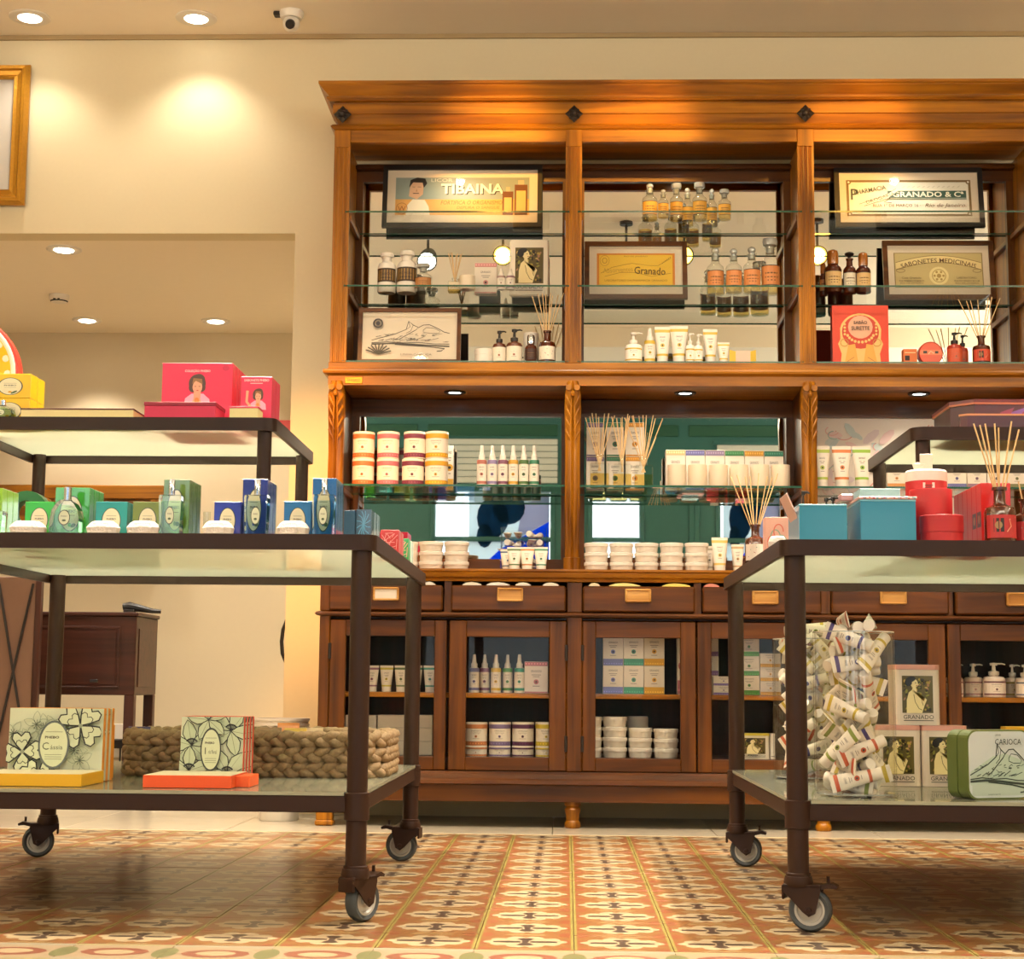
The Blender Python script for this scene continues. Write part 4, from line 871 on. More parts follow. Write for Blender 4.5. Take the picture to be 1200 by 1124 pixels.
def frame(label, xc, y, z, w_, h, art, fm='dark_h', tilt=8, bar=.02, matc='dccbb4', pane=True, name='framed_print', bw=None, dep=.018, group=None):
    t = thing(name, label, 'picture', (xc, y, z), group); t.rotation_euler = (-R(tilt), 0, 0)
    mb = MB(); a, b = w_ / 2, h; q = bar
    for pts in ([(-a, 0), (a, 0), (a - q, q), (-a + q, q)], [(a, 0), (a, b), (a - q, b - q), (a - q, q)], [(a, b), (-a, b), (-a + q, b - q), (a - q, b - q)], [(-a, b), (-a, 0), (-a + q, q), (-a + q, b - q)]):
        vs = [(u, 0, v) for u, v in pts] + [(u, dep, v) for u, v in pts]; o_ = [(u + (pts[2][0] + pts[3][0] - pts[0][0] - pts[1][0]) * 0, -.004, v) for u, v in pts]
        mb.add(vs, [(0, 1, 2, 3), (7, 6, 5, 4), (0, 4, 5, 1), (1, 5, 6, 2), (2, 6, 7, 3), (3, 7, 4, 0)])
    part('frame_moulding', mb, M[fm], t)
    mb = MB().box(-a + q * .7, a - q * .7, .008, .012, q * .7, b - q * .7, c=C(matc)); p = Print(mb, lambda u, v, l: (u, .008 - l, v), dl=.00015); art(p, w_, h); part('print', mb, M['ink'], t)
    part('back_board', MB().box(-a + .003, a - .003, .0125, dep + .004, .003, b - .003), M['dark_v'], t)
    if pane: part('pane', MB().box(-a + q * .8, a - q * .8, .003, .005, q * .8, b - q * .8), M['pane'], t)
    return t
def perfume(label, x, y, z, w_, h, kind, juice, group=None):
    r = w_ / 2; hb = h * .72; t = thing('perfume_bottle', label, 'perfume', (x, y, z), group); d = w_ * .32
    if kind == 'round': pts = [(-r * .92, 0), (r * .92, 0), (r, hb * .1), (r * .98, hb * .45), (r * .86, hb * .72), (r * .6, hb * .9), (r * .3, hb), (-r * .3, hb), (-r * .6, hb * .9), (-r * .86, hb * .72), (-r * .98, hb * .45), (-r, hb * .1)]
    else: pts = [(-r * .86, 0), (r * .86, 0), (r * .9, hb * .06), (r, hb * .93), (r * .94, hb), (-r * .94, hb), (-r, hb * .93), (-r * .9, hb * .06)]
    part('flacon', cached(rk('flacon', w_, h, kind), lambda mb: mb.prism(pts, -d, d, 'y'), M['flint']), None, t)
    jp = [(a * .88, hb * .06 + b * .8) for a, b in pts]; part('contents', cached(rk('contents', w_, h, kind, juice), lambda mb: mb.prism(jp, -d * .8, d * .8, 'y'), M[juice]), None, t)
    def cp(mb): mb.lathe([(0, hb), (r * .3, hb), (r * .3, hb + h * .02), (r * .26, hb + h * .03), (r * .26, h * .985), (r * .22, h), (0, h)], 18)
    part('cap', cached(rk('cap', w_, h, 'p'), cp, M['chrome']), None, t)
    def lb(mb): p = Print(mb, lambda u, v, l: (u, -d - l, v)); p.ell(0, hb * .5, w_ * .2, hb * .22, C('3a4038'), 20); p.ell(0, hb * .5, w_ * .175, hb * .195, C('cdcfb4'), 20); p.text('PHEBO', 0, hb * .54, hb * .04, INK, w_ * .2); p.ell(0, hb * .42, w_ * .07, hb * .03, C('4a5a40'), 8)
    part('label', cached(rk('label', w_, h, kind, 'p'), lb, M['ink']), None, t)
    return t
def soap(label, x, y, z, w_, h, group=None, rz=0):
    def bd(mb):
        secs = []
        for zz, k in ((0, .8), (h * .18, .93), (h * .55, 1.0), (h * .85, .8), (h, .6)):
            a, b = w_ / 2 * k, w_ * .36 * k; secs.append([(a, b * .45, zz), (a * .6, b, zz), (-a * .6, b, zz), (-a, b * .45, zz), (-a, -b * .45, zz), (-a * .6, -b, zz), (a * .6, -b, zz), (a, -b * .45, zz)])
        mb.loft(secs, smooth=False)
    def wr(mb):
        for k in range(3): mb.tube([(-w_ * .36 + k * .004, -w_ * .37 + k * .004, h * (.25 + .2 * k)), (0, -w_ * .39 + k * .006, h * (.22 + .22 * k)), (w_ * .36, -w_ * .365 + k * .008, h * (.3 + .17 * k))], .0007, 5)
    return put('wrapped_soap', label, 'soap', (x, y, z), group, [('soap_bar', (w_, h), bd, M['paper']), ('wrapper_fold', (w_, h), wr, M['paper'])], rz)
M['chrome'] = plain('chrome_cap', 'c9d3e2', .08, metal=1.0); M['paper'] = plain('pleated_white_paper', 'd8cac2', .6, .06, .35, 150)
M['cello'] = thin('cellophane_wrap', (.97, .99, 1, 1), 1.0, .06, 1.5, .015)
M['juice_g'] = thin('green_juice', (.82, .95, .78, 1), .6); M['juice_b'] = thin('blue_juice', (.78, .90, .98, 1), .6)
def cello(mb_t, w_, d, h):
    """loose clear wrap folded round a box"""
    def fn(mb): mb.box(-w_ / 2 - .0015, w_ / 2 + .0015, -d / 2 - .0012, d / 2 + .0012, .0004, h + .001, .002)
    part('cellophane', cached(rk('cellophane', w_, d, h), fn, M['cello']), None, mb_t)
def round_box(label, x, y, z, w_, h, c, name='round_box'):
    c = C(c); r = w_ / 2; t = thing(name, label, 'box', (x, y, z))
    part('box_body', MB().lathe([(0, 0, c), (r * .96, 0, c), (r * .96, h * .7, c), (0, h * .7)], 32), M['ink'], t)
    part('lid', MB().lathe([(r * .962, h * .42, c), (r, h * .42, c), (r, h * .985, c), (r * .98, h, c), (0, h)], 32), M['ink'], t)
    return t
def tin(label, x, y, z, w_, d, h, c, artf, lidc, group=None, rz=0, lid=.1):
    """upright metal tin with rounded corners and lid band"""
    c, lc = C(c), C(lidc); t = thing('tin', label, 'tin', (x, y + d / 2, z), group, rz); r = min(w_, d) * .12
    part('tin_body', cached(rk('tin_body', w_, d, h, c), lambda mb: mb.prism(rrect(-w_ / 2, w_ / 2, -d / 2, d / 2, r, 3), 0, h * (1 - lid), c=c), M['gloss']), None, t)
    part('lid', cached(rk('tin_lid', w_, d, h, lc), lambda mb: mb.prism(rrect(-w_ / 2 - .0008, w_ / 2 + .0008, -d / 2 - .0008, d / 2 + .0008, r, 3), h * (1 - lid) + .0004, h, c=lc), M['gloss']), None, t)
    part('print', cached(rk('print', w_, d, h, artf.__name__, c), lambda mb: artf(Print(mb, lambda u, v, l: (u, -d / 2 - l, v)), w_, h * (1 - lid)), M['gloss']), None, t)
    return t
# ================================================================ goods in the hutch
Z1, Z2, Z3, ZB = ZS1 + .0008, ZS2 + .0008, ZS3 + .0008, ZDK + .0076
def E(x0, x1, yt, Y, Z): return ext(x0, x1, yt, Y, Z)
# --- framed prints
def art_licor(p, w_, h):
    x0, x1, y0, y1 = -w_ * .42, w_ * .42, h * .2, h * .81; W, H = x1 - x0, y1 - y0; u = lambda a: x0 + a * W; v = lambda b: y0 + b * H
    p.rect(x0, y0, x1, y1, C('8f9a90')); p.rect(x0, y0, x1, v(.42), C('dfa55a'))  # orange lower band puts reflected lamp light into the print
    p.text('LICOR', u(.345), v(.93), H * .09, C('d9d6c6'), W * .16)
    for dx, c in ((.008, C('2b2622')), (0, C('efe6d2'))): p.text('TIBAINA', u(.575 + dx), v(.7 - dx * 3), H * .27, c, W * .47, bold=.03)
    p.text('FORTIFICA O ORGANISMO', u(.57), v(.33), H * .1, C('8a5a1a'), W * .46, shear=.2); p.text('DEPURA O SANGUE', u(.62), v(.2), H * .07, C('9a6a24'), W * .32, shear=.2)
    p.poly([(u(.08), v(0)), (u(.09), v(.26)), (u(.13), v(.42)), (u(.22), v(.4)), (u(.25), v(.22)), (u(.26), v(0))], C('e9dcc2'))
    p.poly([(u(.1), v(.5)), (u(.11), v(.82)), (u(.16), v(.93)), (u(.21), v(.84)), (u(.205), v(.55)), (u(.16), v(.42))], C('d3a684'))
    p.poly([(u(.1), v(.72)), (u(.11), v(.93)), (u(.16), v(1.0)), (u(.22), v(.97)), (u(.235), v(.84)), (u(.21), v(.72)), (u(.2), v(.86)), (u(.13), v(.87))], C('1f1a16'))
    p.rect(u(.13), v(.565), u(.175), v(.585), C('1f1a16')); p.rect(u(.125), v(.74), u(.145), v(.75), C('1f1a16'), False); p.rect(u(.165), v(.74), u(.19), v(.75), C('1f1a16')); p.poly([(u(.15), v(.62)), (u(.165), v(.62)), (u(.158), v(.7))], C('b58762'))
    p.ring(u(.05), v(.17), W * .042, H * .15, H * .012, C('9a5a2a'), 16); p.text('W', u(.05), v(.17), H * .13, C('9a5a2a'))
    for a, b, t_ in ((.8, .88, .62), (.89, .985, .8)):
        p.rect(u(a), v(0), u(b), v(t_), C('6b3a1c')); p.rect(u(a + .012), v(.06), u(b - .012), v(t_ - .16), C('d9b06a')); p.rect(u(a + .025), v(t_), u(b - .025), v(t_ + .12), C('b9a98c'))
def art_pharm(p, w_, h):
    x0, x1, y0, y1 = -w_ * .42, w_ * .42, h * .19, h * .8; W, H = x1 - x0, y1 - y0; u = lambda a: x0 + a * W; v = lambda b: y0 + b * H
    p.rect(x0, y0, x1, y1, C('7a6238')); p.rect(u(.02), v(.06), u(.98), v(.94), C('e8e2d2'))
    for a in (.02, .98):
        for b in (.06, .94): p.ell(u(a), v(b), W * .02, W * .02, C('7a6238'), 10); p.ell(u(a), v(b), W * .009, W * .009, C('e8e2d2'), 8)
    p.rect(u(.33), v(.5), u(.96), v(.7), C('39584c')); p.text('GRANADO & Cª', u(.655), v(.6), H * .15, C('f2ecda'), W * .57, bold=.02)
    p.poly([(u(.1), v(.33)), (u(.3), v(.55)), (u(.4), v(.76)), (u(.42), v(.7)), (u(.33), v(.48)), (u(.14), v(.28))], C('efe8d4')); p.line([(u(.1), v(.33)), (u(.3), v(.55)), (u(.4), v(.76))], H * .012, C('39463c')); p.line([(u(.14), v(.28)), (u(.33), v(.48)), (u(.42), v(.7))], H * .012, C('39463c'))
    p.text('PHARMACIA', u(.19), v(.72), H * .12, C('39463c'), W * .26, rot=.2, bold=.01); p.text('DROGARIA', u(.27), v(.5), H * .09, C('39463c'), W * .24, rot=.34)
    p.text('P', u(.065), v(.6), H * .3, C('39463c')); p.rect(u(.33), v(.46), u(.96), v(.48), C('39584c')); p.line([(u(.35), v(.5)), (u(.3), v(.38)), (u(.36), v(.36))], H * .02, C('39463c'))
    p.text('RUA 1º DE MARÇO 16 · ', u(.4), v(.28), H * .1, C('6b4a28'), W * .38); p.text('Rio de Janeiro.', u(.79), v(.28), H * .13, C('6b4a28'), W * .33, shear=.3)
    for k in range(12): p.line([(u(.45 + k * .04), v(.78)), (u(.47 + k * .04), v(.82))], H * .01, C('b0a890'))
def art_gran(p, w_, h):
    x0, x1, y0, y1 = -w_ * .38, w_ * .38, h * .22, h * .8; W, H = x1 - x0, y1 - y0; u = lambda a: x0 + a * W; v = lambda b: y0 + b * H
    p.rect(x0, y0, x1, y1, C('d98324')); p.rect(u(.03), v(.05), u(.97), v(.95), C('f0c23c'))
    p.ring(u(.1), v(.78), W * .06, H * .16, H * .012, C('c08a24'), 14); p.ring(u(.1), v(.78), W * .03, H * .08, H * .02, C('c08a24'), 10)
    p.line([(u(.05), v(.4)), (u(.2), v(.58)), (u(.45), v(.7)), (u(.62), v(.64)), (u(.78), v(.62)), (u(.95), v(.85))], H * .012, C('a4701c')); p.line([(u(.1), v(.3)), (u(.3), v(.42)), (u(.5), v(.42)), (u(.7), v(.3)), (u(.95), v(.4))], H * .012, C('a4701c'))
    p.text('Absorventes', u(.27), v(.5), H * .15, C('c79a30'), W * .38, rot=.06); p.text('Granado', u(.68), v(.47), H * .22, C('5b4210'), W * .4, rot=-.05, bold=.01)
    p.text('LABORATORIO DA PHARMACIA GRANADO', u(.5), v(.18), H * .06, C('a4701c'), W * .8); p.text('RIO DE JANEIRO', u(.5), v(.9), H * .05, C('a4701c'), W * .3)
    for k in range(6): p.ell(u(.84 + .02 * k), v(.7 + .035 * k), W * .006, H * .02, C('8a6418'), 6)
def art_sabo(p, w_, h):
    x0, x1, y0, y1 = -w_ * .4, w_ * .4, h * .2, h * .8; W, H = x1 - x0, y1 - y0; u = lambda a: x0 + a * W; v = lambda b: y0 + b * H
    p.rect(x0, y0, x1, y1, C('8f7a4a')); p.rect(u(.012), v(.02), u(.988), v(.98), C('c7b27a'))
    top = [(u(.02 + .96 * k / 16), v(.72 + .2 * sin(pi * k / 16))) for k in range(17)]; bot = [(u(.02 + .96 * k / 16), v(.52 + .2 * sin(pi * k / 16))) for k in range(17)]
    for k in range(16): p.poly([bot[k], bot[k + 1], top[k + 1], top[k]], C('e6cf92'), False)
    p.l += p.dl; p.line(top, H * .014, C('6b4f22')); p.line(bot, H * .014, C('6b4f22'))
    p.text('SABONETES MEDICINAIS', 0, v(.78), H * .13, C('5b3c18'), W * .86, arc=W * 1.25, bold=.01)
    p.ell(u(.5), v(.34), W * .11, H * .26, C('e6d59a'), 24); p.ring(u(.5), v(.34), W * .075, H * .18, H * .02, C('a88a4a'), 20); p.ell(u(.5), v(.34), W * .025, H * .06, C('a88a4a'), 12)
    for k in range(6): p.ell(u(.5) + W * .05 * cos(k * pi / 3), v(.34) + H * .12 * sin(k * pi / 3), W * .014, H * .034, C('a88a4a'), 8)
    for a, tx in ((.19, ('Casa Granado', 'RUA PRIMEIRO DE MARCO')), (.81, ('LABORATORIO', 'RUA DO SENADO 48 A 48'))): p.text(tx[0], u(a), v(.28), H * .055, C('5b4a22'), W * .22); p.text(tx[1], u(a), v(.19), H * .04, C('3b2c12'), W * .28, bold=.01); p.text('RIO DE JANEIRO', u(a), v(.12), H * .04, C('3b2c12'), W * .26, bold=.01)
    for s in (.07, .93): p.ring(u(s), v(.48), W * .05, H * .05, H * .012, C('6b4f22'), 10)
    p.text('RIO DE JANEIRO', u(.5), v(.045), H * .035, C('3b2c12'), W * .16)
def art_mount(p, w_, h):
    mountain(p, -w_ * .37, h * .2, w_ * .76, h * .58, C('4a4038')); 
    p.ring(-w_ * .31, h * .72, w_ * .042, w_ * .042, w_ * .016, INK, 18); p.ell(-w_ * .31, h * .72, w_ * .022, w_ * .022, INK, 10)
    for k in range(9): a = R(15 + 18 * k); p.line([(-w_ * .3, h * .17), (-w_ * .3 + w_ * .13 * cos(a), h * .17 + h * .15 * sin(a) * 1.2)], h * .02, C('3a362a'))
    p.text('LINHA CARIOCA', w_ * .07, h * .155, h * .035, C('6b5a44'), w_ * .3)
def art_litho(p, w_, h):
    p.rect(-w_ / 2, 0, w_ / 2, h, C('d8442a')); cr, yl = C('f0bd72'), C('e8a64a')
    p.poly([(-w_ * .36, 0), (-w_ * .34, h * .2), (-w_ * .4, h * .36), (-w_ * .36, h * .44), (-w_ * .36, h * .6)] + [(w_ * .37 * cos(R(a)), h * .56 + h * .31 * sin(R(a))) for a in range(170, 5, -15)] + [(w_ * .37, h * .6), (w_ * .36, h * .44), (w_ * .4, h * .36), (w_ * .34, h * .2), (w_ * .36, 0)], cr)
    p.poly([(w_ * .33 * cos(R(a)), h * .56 + h * .28 * sin(R(a))) for a in range(0, 360, 15)], C('c8402a')); p.poly([(w_ * .22 * cos(R(a)), h * .64 + h * .19 * sin(R(a))) for a in range(0, 360, 20)], C('dfa98a'))
    for k in range(10): a = R(200 + 15.5 * k); p.ell(w_ * .27 * cos(a) * .9, h * .56 + h * .17 * sin(a), w_ * .026, w_ * .026, cr, 8)
    for s in (-1, 1):
        for q in range(4): p.ell(s * w_ * .28, h * (.52 + .055 * q), w_ * .022, w_ * .022, cr, 8)
        p.poly([(s * w_ * .04, 0), (s * w_ * .3, 0), (s * w_ * .22, h * .34), (s * w_ * .1, h * .36)][::s], yl); p.line([(s * w_ * .26, h * .06), (s * w_ * .12, h * .14)], h * .01, C('b0743a'))
        p.ring(s * w_ * .29, h * .38, w_ * .07, h * .06, h * .012, C('c08a3a'), 12)
    p.text('SABÃO', 0, h * .72, h * .065, INK, w_ * .24, bold=.01); p.text('SURETTE', 0, h * .62, h * .065, INK, w_ * .32, bold=.01)
def fplace(x0, x1, yt, yb, Y, art, lab, Zb, **k):
    X, W, H = E(x0, x1, yt, Y, Zb); frame(lab, X, Y, Zb + .003, W, H / cos(R(8)), art, **k)
fplace(447, 635, 191, 268, 6.80, art_licor, 'dark-framed advert reading TIBAINA with a moustached man, on the top glass shelf', Z1, fm='black')
fplace(980, 1155, 194, 268, 6.80, art_pharm, 'dark-framed green and cream PHARMACIA sign on the top glass shelf at right', Z1, fm='black')
fplace(685, 806, 281, 350, 6.80, art_gran, 'brown-framed yellow print reading Granado on the middle glass shelf', Z2, fm='mah_h')
fplace(1037, 1168, 280, 350, 6.80, art_sabo, 'brown-framed print with a banner reading SABONETES MEDICINAIS', Z2, fm='mah_h')
X, W, H = E(420, 540, 362, 6.66, ZB); frame('brown-framed mountain drawing leaning at the left end of the lowest glass shelf', X, 6.62, ZB + .003, W, H, art_mount, fm='mah_h', bar=.016, tilt=7)
X, W, H = E(976, 1042, 358, 6.64, ZB); carton('flat red box with an ornate gold figure print below the amber bottles', X, 6.64, ZB, W, .05, H, 'b8341f', art_litho, key='litho', name='picture_box')
# --- bay 1
for k, (a, b, yt, bc, st) in enumerate(((442, 464, 297, 'whitem', 'none2'), (465, 489, 296, 'whitem', 'x'), (487, 507, 312, 'bottle', 'flat'))):
    X, W, H = E(a, b, yt, 6.70 + .015 * k, Z2)
    if k < 2:
        def bd(mb, r=W / 2, h=H): mb.lathe([(0, 0), (r * .9, 0), (r, h * .06), (r, h * .62), (r * .85, h * .72), (r * .5, h * .77), (r * .5, h * .88), (r * .72, h * .9), (r * .72, h * .97), (r * .6, h), (0, h)], 24)
        def lb(mb, r=W / 2, h=H): p = Print(mb, wrap=r); q = r * 1.2; p.rect(-q, h * .24, q, h * .58, C('3b2a18')); p.rect(-q * .92, h * .28, q * .92, h * .54, C('8a6a35')); p.text('PÓ ROSA' if k else 'TALCO', 0, h * .44, h * .06, C('2a1c10'), r * 1.4); p.rect(-q * .5, h * .33, q * .5, h * .35, C('2a1c10'))
        put('apothecary_jar', ('left white opal apothecary jar with a dark label, beside the framed man print', 'second white opal apothecary jar with a dark label, wider than its neighbour')[k], 'jar', (X, 6.70, Z2), 'white opal jars', [('jar_body', (W, H, 'opal'), bd, M['white']), ('label', (W, H, 'opal'), lb, M['ink'])])
    else: apoth('small clear apothecary bottle with brown label right of the white opal jars', X, 6.69, Z2, W, H, 'b07a45', 'bottle', 0, 'liquid', 'flat')
X, W, H = E(525, 541, 326, 6.68, Z2); diffuser('small square glass reed diffuser beside the white candle cup in the left bay', X, 6.68, Z2, W, H, 7, E(525, 541, 296, 6.68, Z2)[2], 'bottle', 'd8c9a8', square=True, spread=.28, seed=5)
def cup(lab, x0, x1, yt, Y, Zb, grp=None):
    X, W, H = E(x0, x1, yt, Y, Zb); r = W / 2
    return put('candle_cup', lab, 'candle', (X, Y, Zb), grp, [('glass', (W, H, 'cup'), lambda mb: mb.lathe([(0, 0), (r * .92, 0), (r, H * .1), (r, H), (r * .94, H), (r * .94, H * .88), (0, H * .88)], 22), M['wax']), ('wick', (W, H, 'w'), lambda mb: mb.cyl(.0012, H * .87, H * 1.02, 6), M['iron2'])])
cup('white frosted candle cup beside the small square diffuser', 538, 557, 324, 6.64, Z2)
X, W, H = E(556, 582, 308, 6.7, Z2); carton('white carton with pink top band behind two little bottles in left bay', X, 6.70, Z2, W, .05, H, WHITE, std_art('c98a86', True), key='pinktop')
for k, (a, b) in enumerate(((582, 592.5), (593, 603.5))):
    X, W, H = E(a, b, 315, 6.64, Z2); spray(('left', 'right')[k] + ' one of two little white bottles before the lady portrait card', X, 6.64, Z2, W, H, ('a88a80', '8a6a70')[k], 'two little white bottles')
X, W, H = E(597, 643, 281, 6.74, Z2); carton('upright cream box with dark garden lady portrait on the middle glass shelf', X, 6.74, Z2, W, .04, H, 'efe4d0', lambda p, w_, h: lady(p, -w_ * .36, h * .06, w_ * .72, h * .8), key='ladycard', name='picture_box', b=.006)
X, W, H = E(556, 578, 410, 6.62, ZB)
put('white_pot', 'low white round pot beside the amber pump bottles', 'jar', (X, 6.62, ZB), None, [('jar_body', (W, H, 'pot'), lambda mb: mb.lathe([(0, 0), (W * .48, 0), (W * .48, H * .6), (0, H * .6)], 24), M['white']), ('lid', (W, H, 'pot'), lambda mb: mb.lathe([(0, H * .6), (W * .5, H * .6), (W * .5, H * .95), (W * .47, H), (0, H)], 24), M['white'])])
for k, (a, b, yt) in enumerate(((577, 593, 387), (593, 612, 385))):
    X, W, H = E(a, b, yt, 6.62, ZB); pump(('slim', 'wider')[k] + ' amber pump bottle with pale floral label in the left bay', X, 6.62, ZB, W, H, '5b2c10', 'e3d9c4', group='amber pump bottles with pale labels', mat='gloss')
X, W, H = E(613, 631, 391, 6.72, ZB); put('paper_cylinder', 'white paper cylinder standing behind a brown cologne bottle', 'box', (X, 6.72, ZB), None, [('box_body', (W, H, 'pc'), lambda mb: mb.lathe([(0, 0), (W * .48, 0), (W * .48, H * .75), (0, H * .75)], 24), M['whitem']), ('lid', (W, H, 'pc'), lambda mb: mb.lathe([(0, H * .7), (W * .5, H * .7), (W * .5, H), (0, H)], 24), M['whitem'])])
X, W, H = E(615, 629, 392, 6.62, ZB); apoth('brown cologne bottle with chrome cap in front of a white paper cylinder', X, 6.62, ZB, W, H, '3a1a0c', 'amber', 0, stop='dome', capm='chrome', name='cologne_bottle')
X, W, H = E(631, 651, 388, 6.62, ZB); diffuser('amber reed diffuser with pale label at the right end of left bay', X, 6.62, ZB, W, H, 8, E(631, 651, 342, 6.62, ZB)[2], 'amber', 'e3d9c4', spread=.38, seed=9)
# --- bay 2
GB = [(752, 771, 215, 6.70), (770.5, 784, 222, 6.66), (784.5, 801, 215, 6.71), (798.5, 813, 220, 6.79), (811, 829, 214, 6.70), (827.5, 841, 221, 6.79), (841, 857, 222, 6.69)]
for k, (a, b, yt, Y) in enumerate(GB):
    X, W, H = E(a, b, yt, Y, Z1); apoth(ORD[k] + ' from left of seven clear stoppered bottles with yellow labels', X, Y, Z1, W * .96, H, 'd9a23c', 'bottle', .72, 'liquid', ('flat' if k in (2, 4, 6) else 'ball'), 'clear bottles with yellow labels')
for k, (a, b, yt, Y) in enumerate(((828, 849, 290, 6.72), (850, 870, 291, 6.69), (870.5, 892, 289, 6.69), (891, 915, 279, 6.71))):
    X, W, H = E(a, b, yt, Y, Z2); apoth(ORD[k] + ' from left of four tall clear bottles with orange labels', X, Y, Z2, W * .97, H, 'd68a4e', 'bottle', .6, 'liquid', ('ball', 'ball', 'ball', 'flat')[k], 'tall clear bottles with orange labels')
YL = 'c9a83a'; Yb = 6.61
X, W, H = E(732, 752.5, 389, Yb, ZB); pump('white pump bottle with mustard bands at the left of the central cosmetics', X, Yb, ZB, W, H, 'efe9dc', 'efe9dc', 'white', 'plastic', None, 'pump_bottle', YL)
X, W, H = E(755, 768, 385, Yb, ZB); spray('white spray bottle with mustard bands in the central cosmetics row', X, Yb, ZB, W, H, YL)
for a, b, yt, l in ((767, 785.5, 383, 'left one of the two large white tubes with mustard bands'), (785.5, 806.5, 382, 'right one of the two large white tubes with mustard bands'), (824, 841, 386, 'slim white tube with mustard bands right of the pump pair'), (841, 855, 401.5, 'small short white tube with mustard bands')):
    X, W, H = E(a, b, yt, Yb + .01, ZB); cosm_tube(l, X, Yb + .01, ZB, W, H, YL, 'white tubes with mustard bands')
for a, b, yt, l in ((803.5, 814, 390, 'left one of a close pair of small mustard-banded pumps'), (813.5, 823.5, 391, 'right one of a close pair of small mustard-banded pumps')):
    X, W, H = E(a, b, yt, Yb - .015, ZB); pump(l, X, Yb - .015, ZB, W, H, 'efe9dc', 'efe9dc', 'white', 'plastic', None, 'pump_bottle', YL)
X, W, H = E(855, 886, 410, Yb, ZB); t = thing('soap_bar', 'bow-tie shaped yellow soap bar in a pink paper band', 'soap', (X, Yb, ZB)); q = W / 2
part('wrapper', MB().loft([[(-q, y, z) for y, z in ((-.001, 0), (.012, 0), (.012, H), (-.001, H))], [(-q * .6, y, z) for y, z in ((-.012, 0), (.014, 0), (.014, H * .86), (-.012, H * .86))], [(q * .6, y, z) for y, z in ((-.012, 0), (.014, 0), (.014, H * .86), (-.012, H * .86))], [(q, y, z) for y, z in ((-.001, 0), (.012, 0), (.012, H), (-.001, H))]], C('d9b640'), smooth=False), M['ink'], t)
part('paper_band', MB().box(-q * .55, q * .55, -.0128, .0148, 0, H * .89, c=C('e6b6a0')), M['ink'], t)
# --- bay 3
for k, (a, b, yt, Y, st, lc, l) in enumerate(((960, 970, 308, 6.74, 'dome', 'b87a3a', 'narrow amber bottle at the far left behind the labelled amber jars'), (966, 987, 293, 6.69, 'dome', 'd8b478', 'amber bottle with dome cap and cream label, left of the black-stoppered one'), (988, 1004, 295, 6.70, 'flat2', 'e3d9c0', 'amber bottle with a flat black stopper and tilted white label'), (1003, 1021, 296, 6.69, 'dome', 'd8b478', 'amber bottle with dome cap, right of the black-stoppered one'))):
    X, W, H = E(a, b, yt, Y, Z2); apoth(l, X, Y, Z2, W * .97, H, lc, 'amberclear' if 0 else 'amber', 0, stop=st, group='amber apothecary bottles', capm=('ambercap' if st == 'dome' else 'black'))
X, W, H = E(1059, 1075, 409, 6.63, ZB); carton('small orange soap carton beside the round red tin', X, 6.63, ZB, W, .04, H, 'd9743c', lambda p, w_, h: (p.rect(-w_ * .4, h * .3, -w_ * .05, h * .6, C('2a1a14')), p.rect(-w_ * .4, h * .75, w_ * .4, h * .8, C('f0c79a'))), key='orange')
X, W, H = E(1076, 1104.5, 403.5, 6.64, ZB); t = thing('round_tin', 'round red tin standing on its edge beside small orange carton', 'tin', (X, 6.64, ZB)); r = W / 2
mb = MB(); mb.T = Matrix.Translation((0, 0, r)) @ Matrix.Rotation(pi / 2, 4, 'X'); rd = C('c23022'); mb.lathe([(0, -.025, rd), (r, -.025, rd), (r, -.002, rd), (0, -.002)], 32); part('tin_body', mb, M['gloss'], t)
mb = MB(); mb.T = Matrix.Translation((0, 0, r)) @ Matrix.Rotation(pi / 2, 4, 'X'); mb.lathe([(r * 1.0, -.0015, C('a8281c')), (r * 1.0, .012, C('a8281c')), (r * .94, .015, C('d9583c')), (r * .9, .0135, C('d9583c')), (0, .0135)], 32); part('lid', mb, M['gloss'], t)
mb = MB(); p = Print(mb, lambda u, v, l: (u, -.0137 - l, r + v)); p.rect(-r * .9, -r * .12, r * .9, r * .3, C('e07a52')); p.rect(-r * .62, 0, -r * .3, r * .22, C('2a1a14'), False); p.rect(r * .35, 0, r * .62, r * .2, C('2a1a14')); p.line([(-r * .2, -r * .05), (0, r * .2), (r * .25, 0)], r * .06, C('f0c79a')); part('print', mb, M['gloss'], t)
for a, b, yt, Y, l in ((1110, 1128, 389, 6.62, 'red pump bottle with black head in front of its twin, right bay'), (1122, 1135, 392, 6.68, 'red pump bottle with black head half behind its twin, right bay')):
    X, W, H = E(a, b, yt, Y, ZB); pump(l, X, Y, ZB, W, H, 'a8321e', 'd05a3a', group='red pump bottles', mat='gloss')
X, W, H = E(1140, 1161, 394, 6.62, ZB); diffuser('amber reed diffuser with red label on lowest shelf of right bay', X, 6.62, ZB, W, H, 7, E(1140, 1160, 347, 6.62, ZB)[2], 'amber', 'cf4a30', spread=.5, seed=3, emb='3a2a1a')
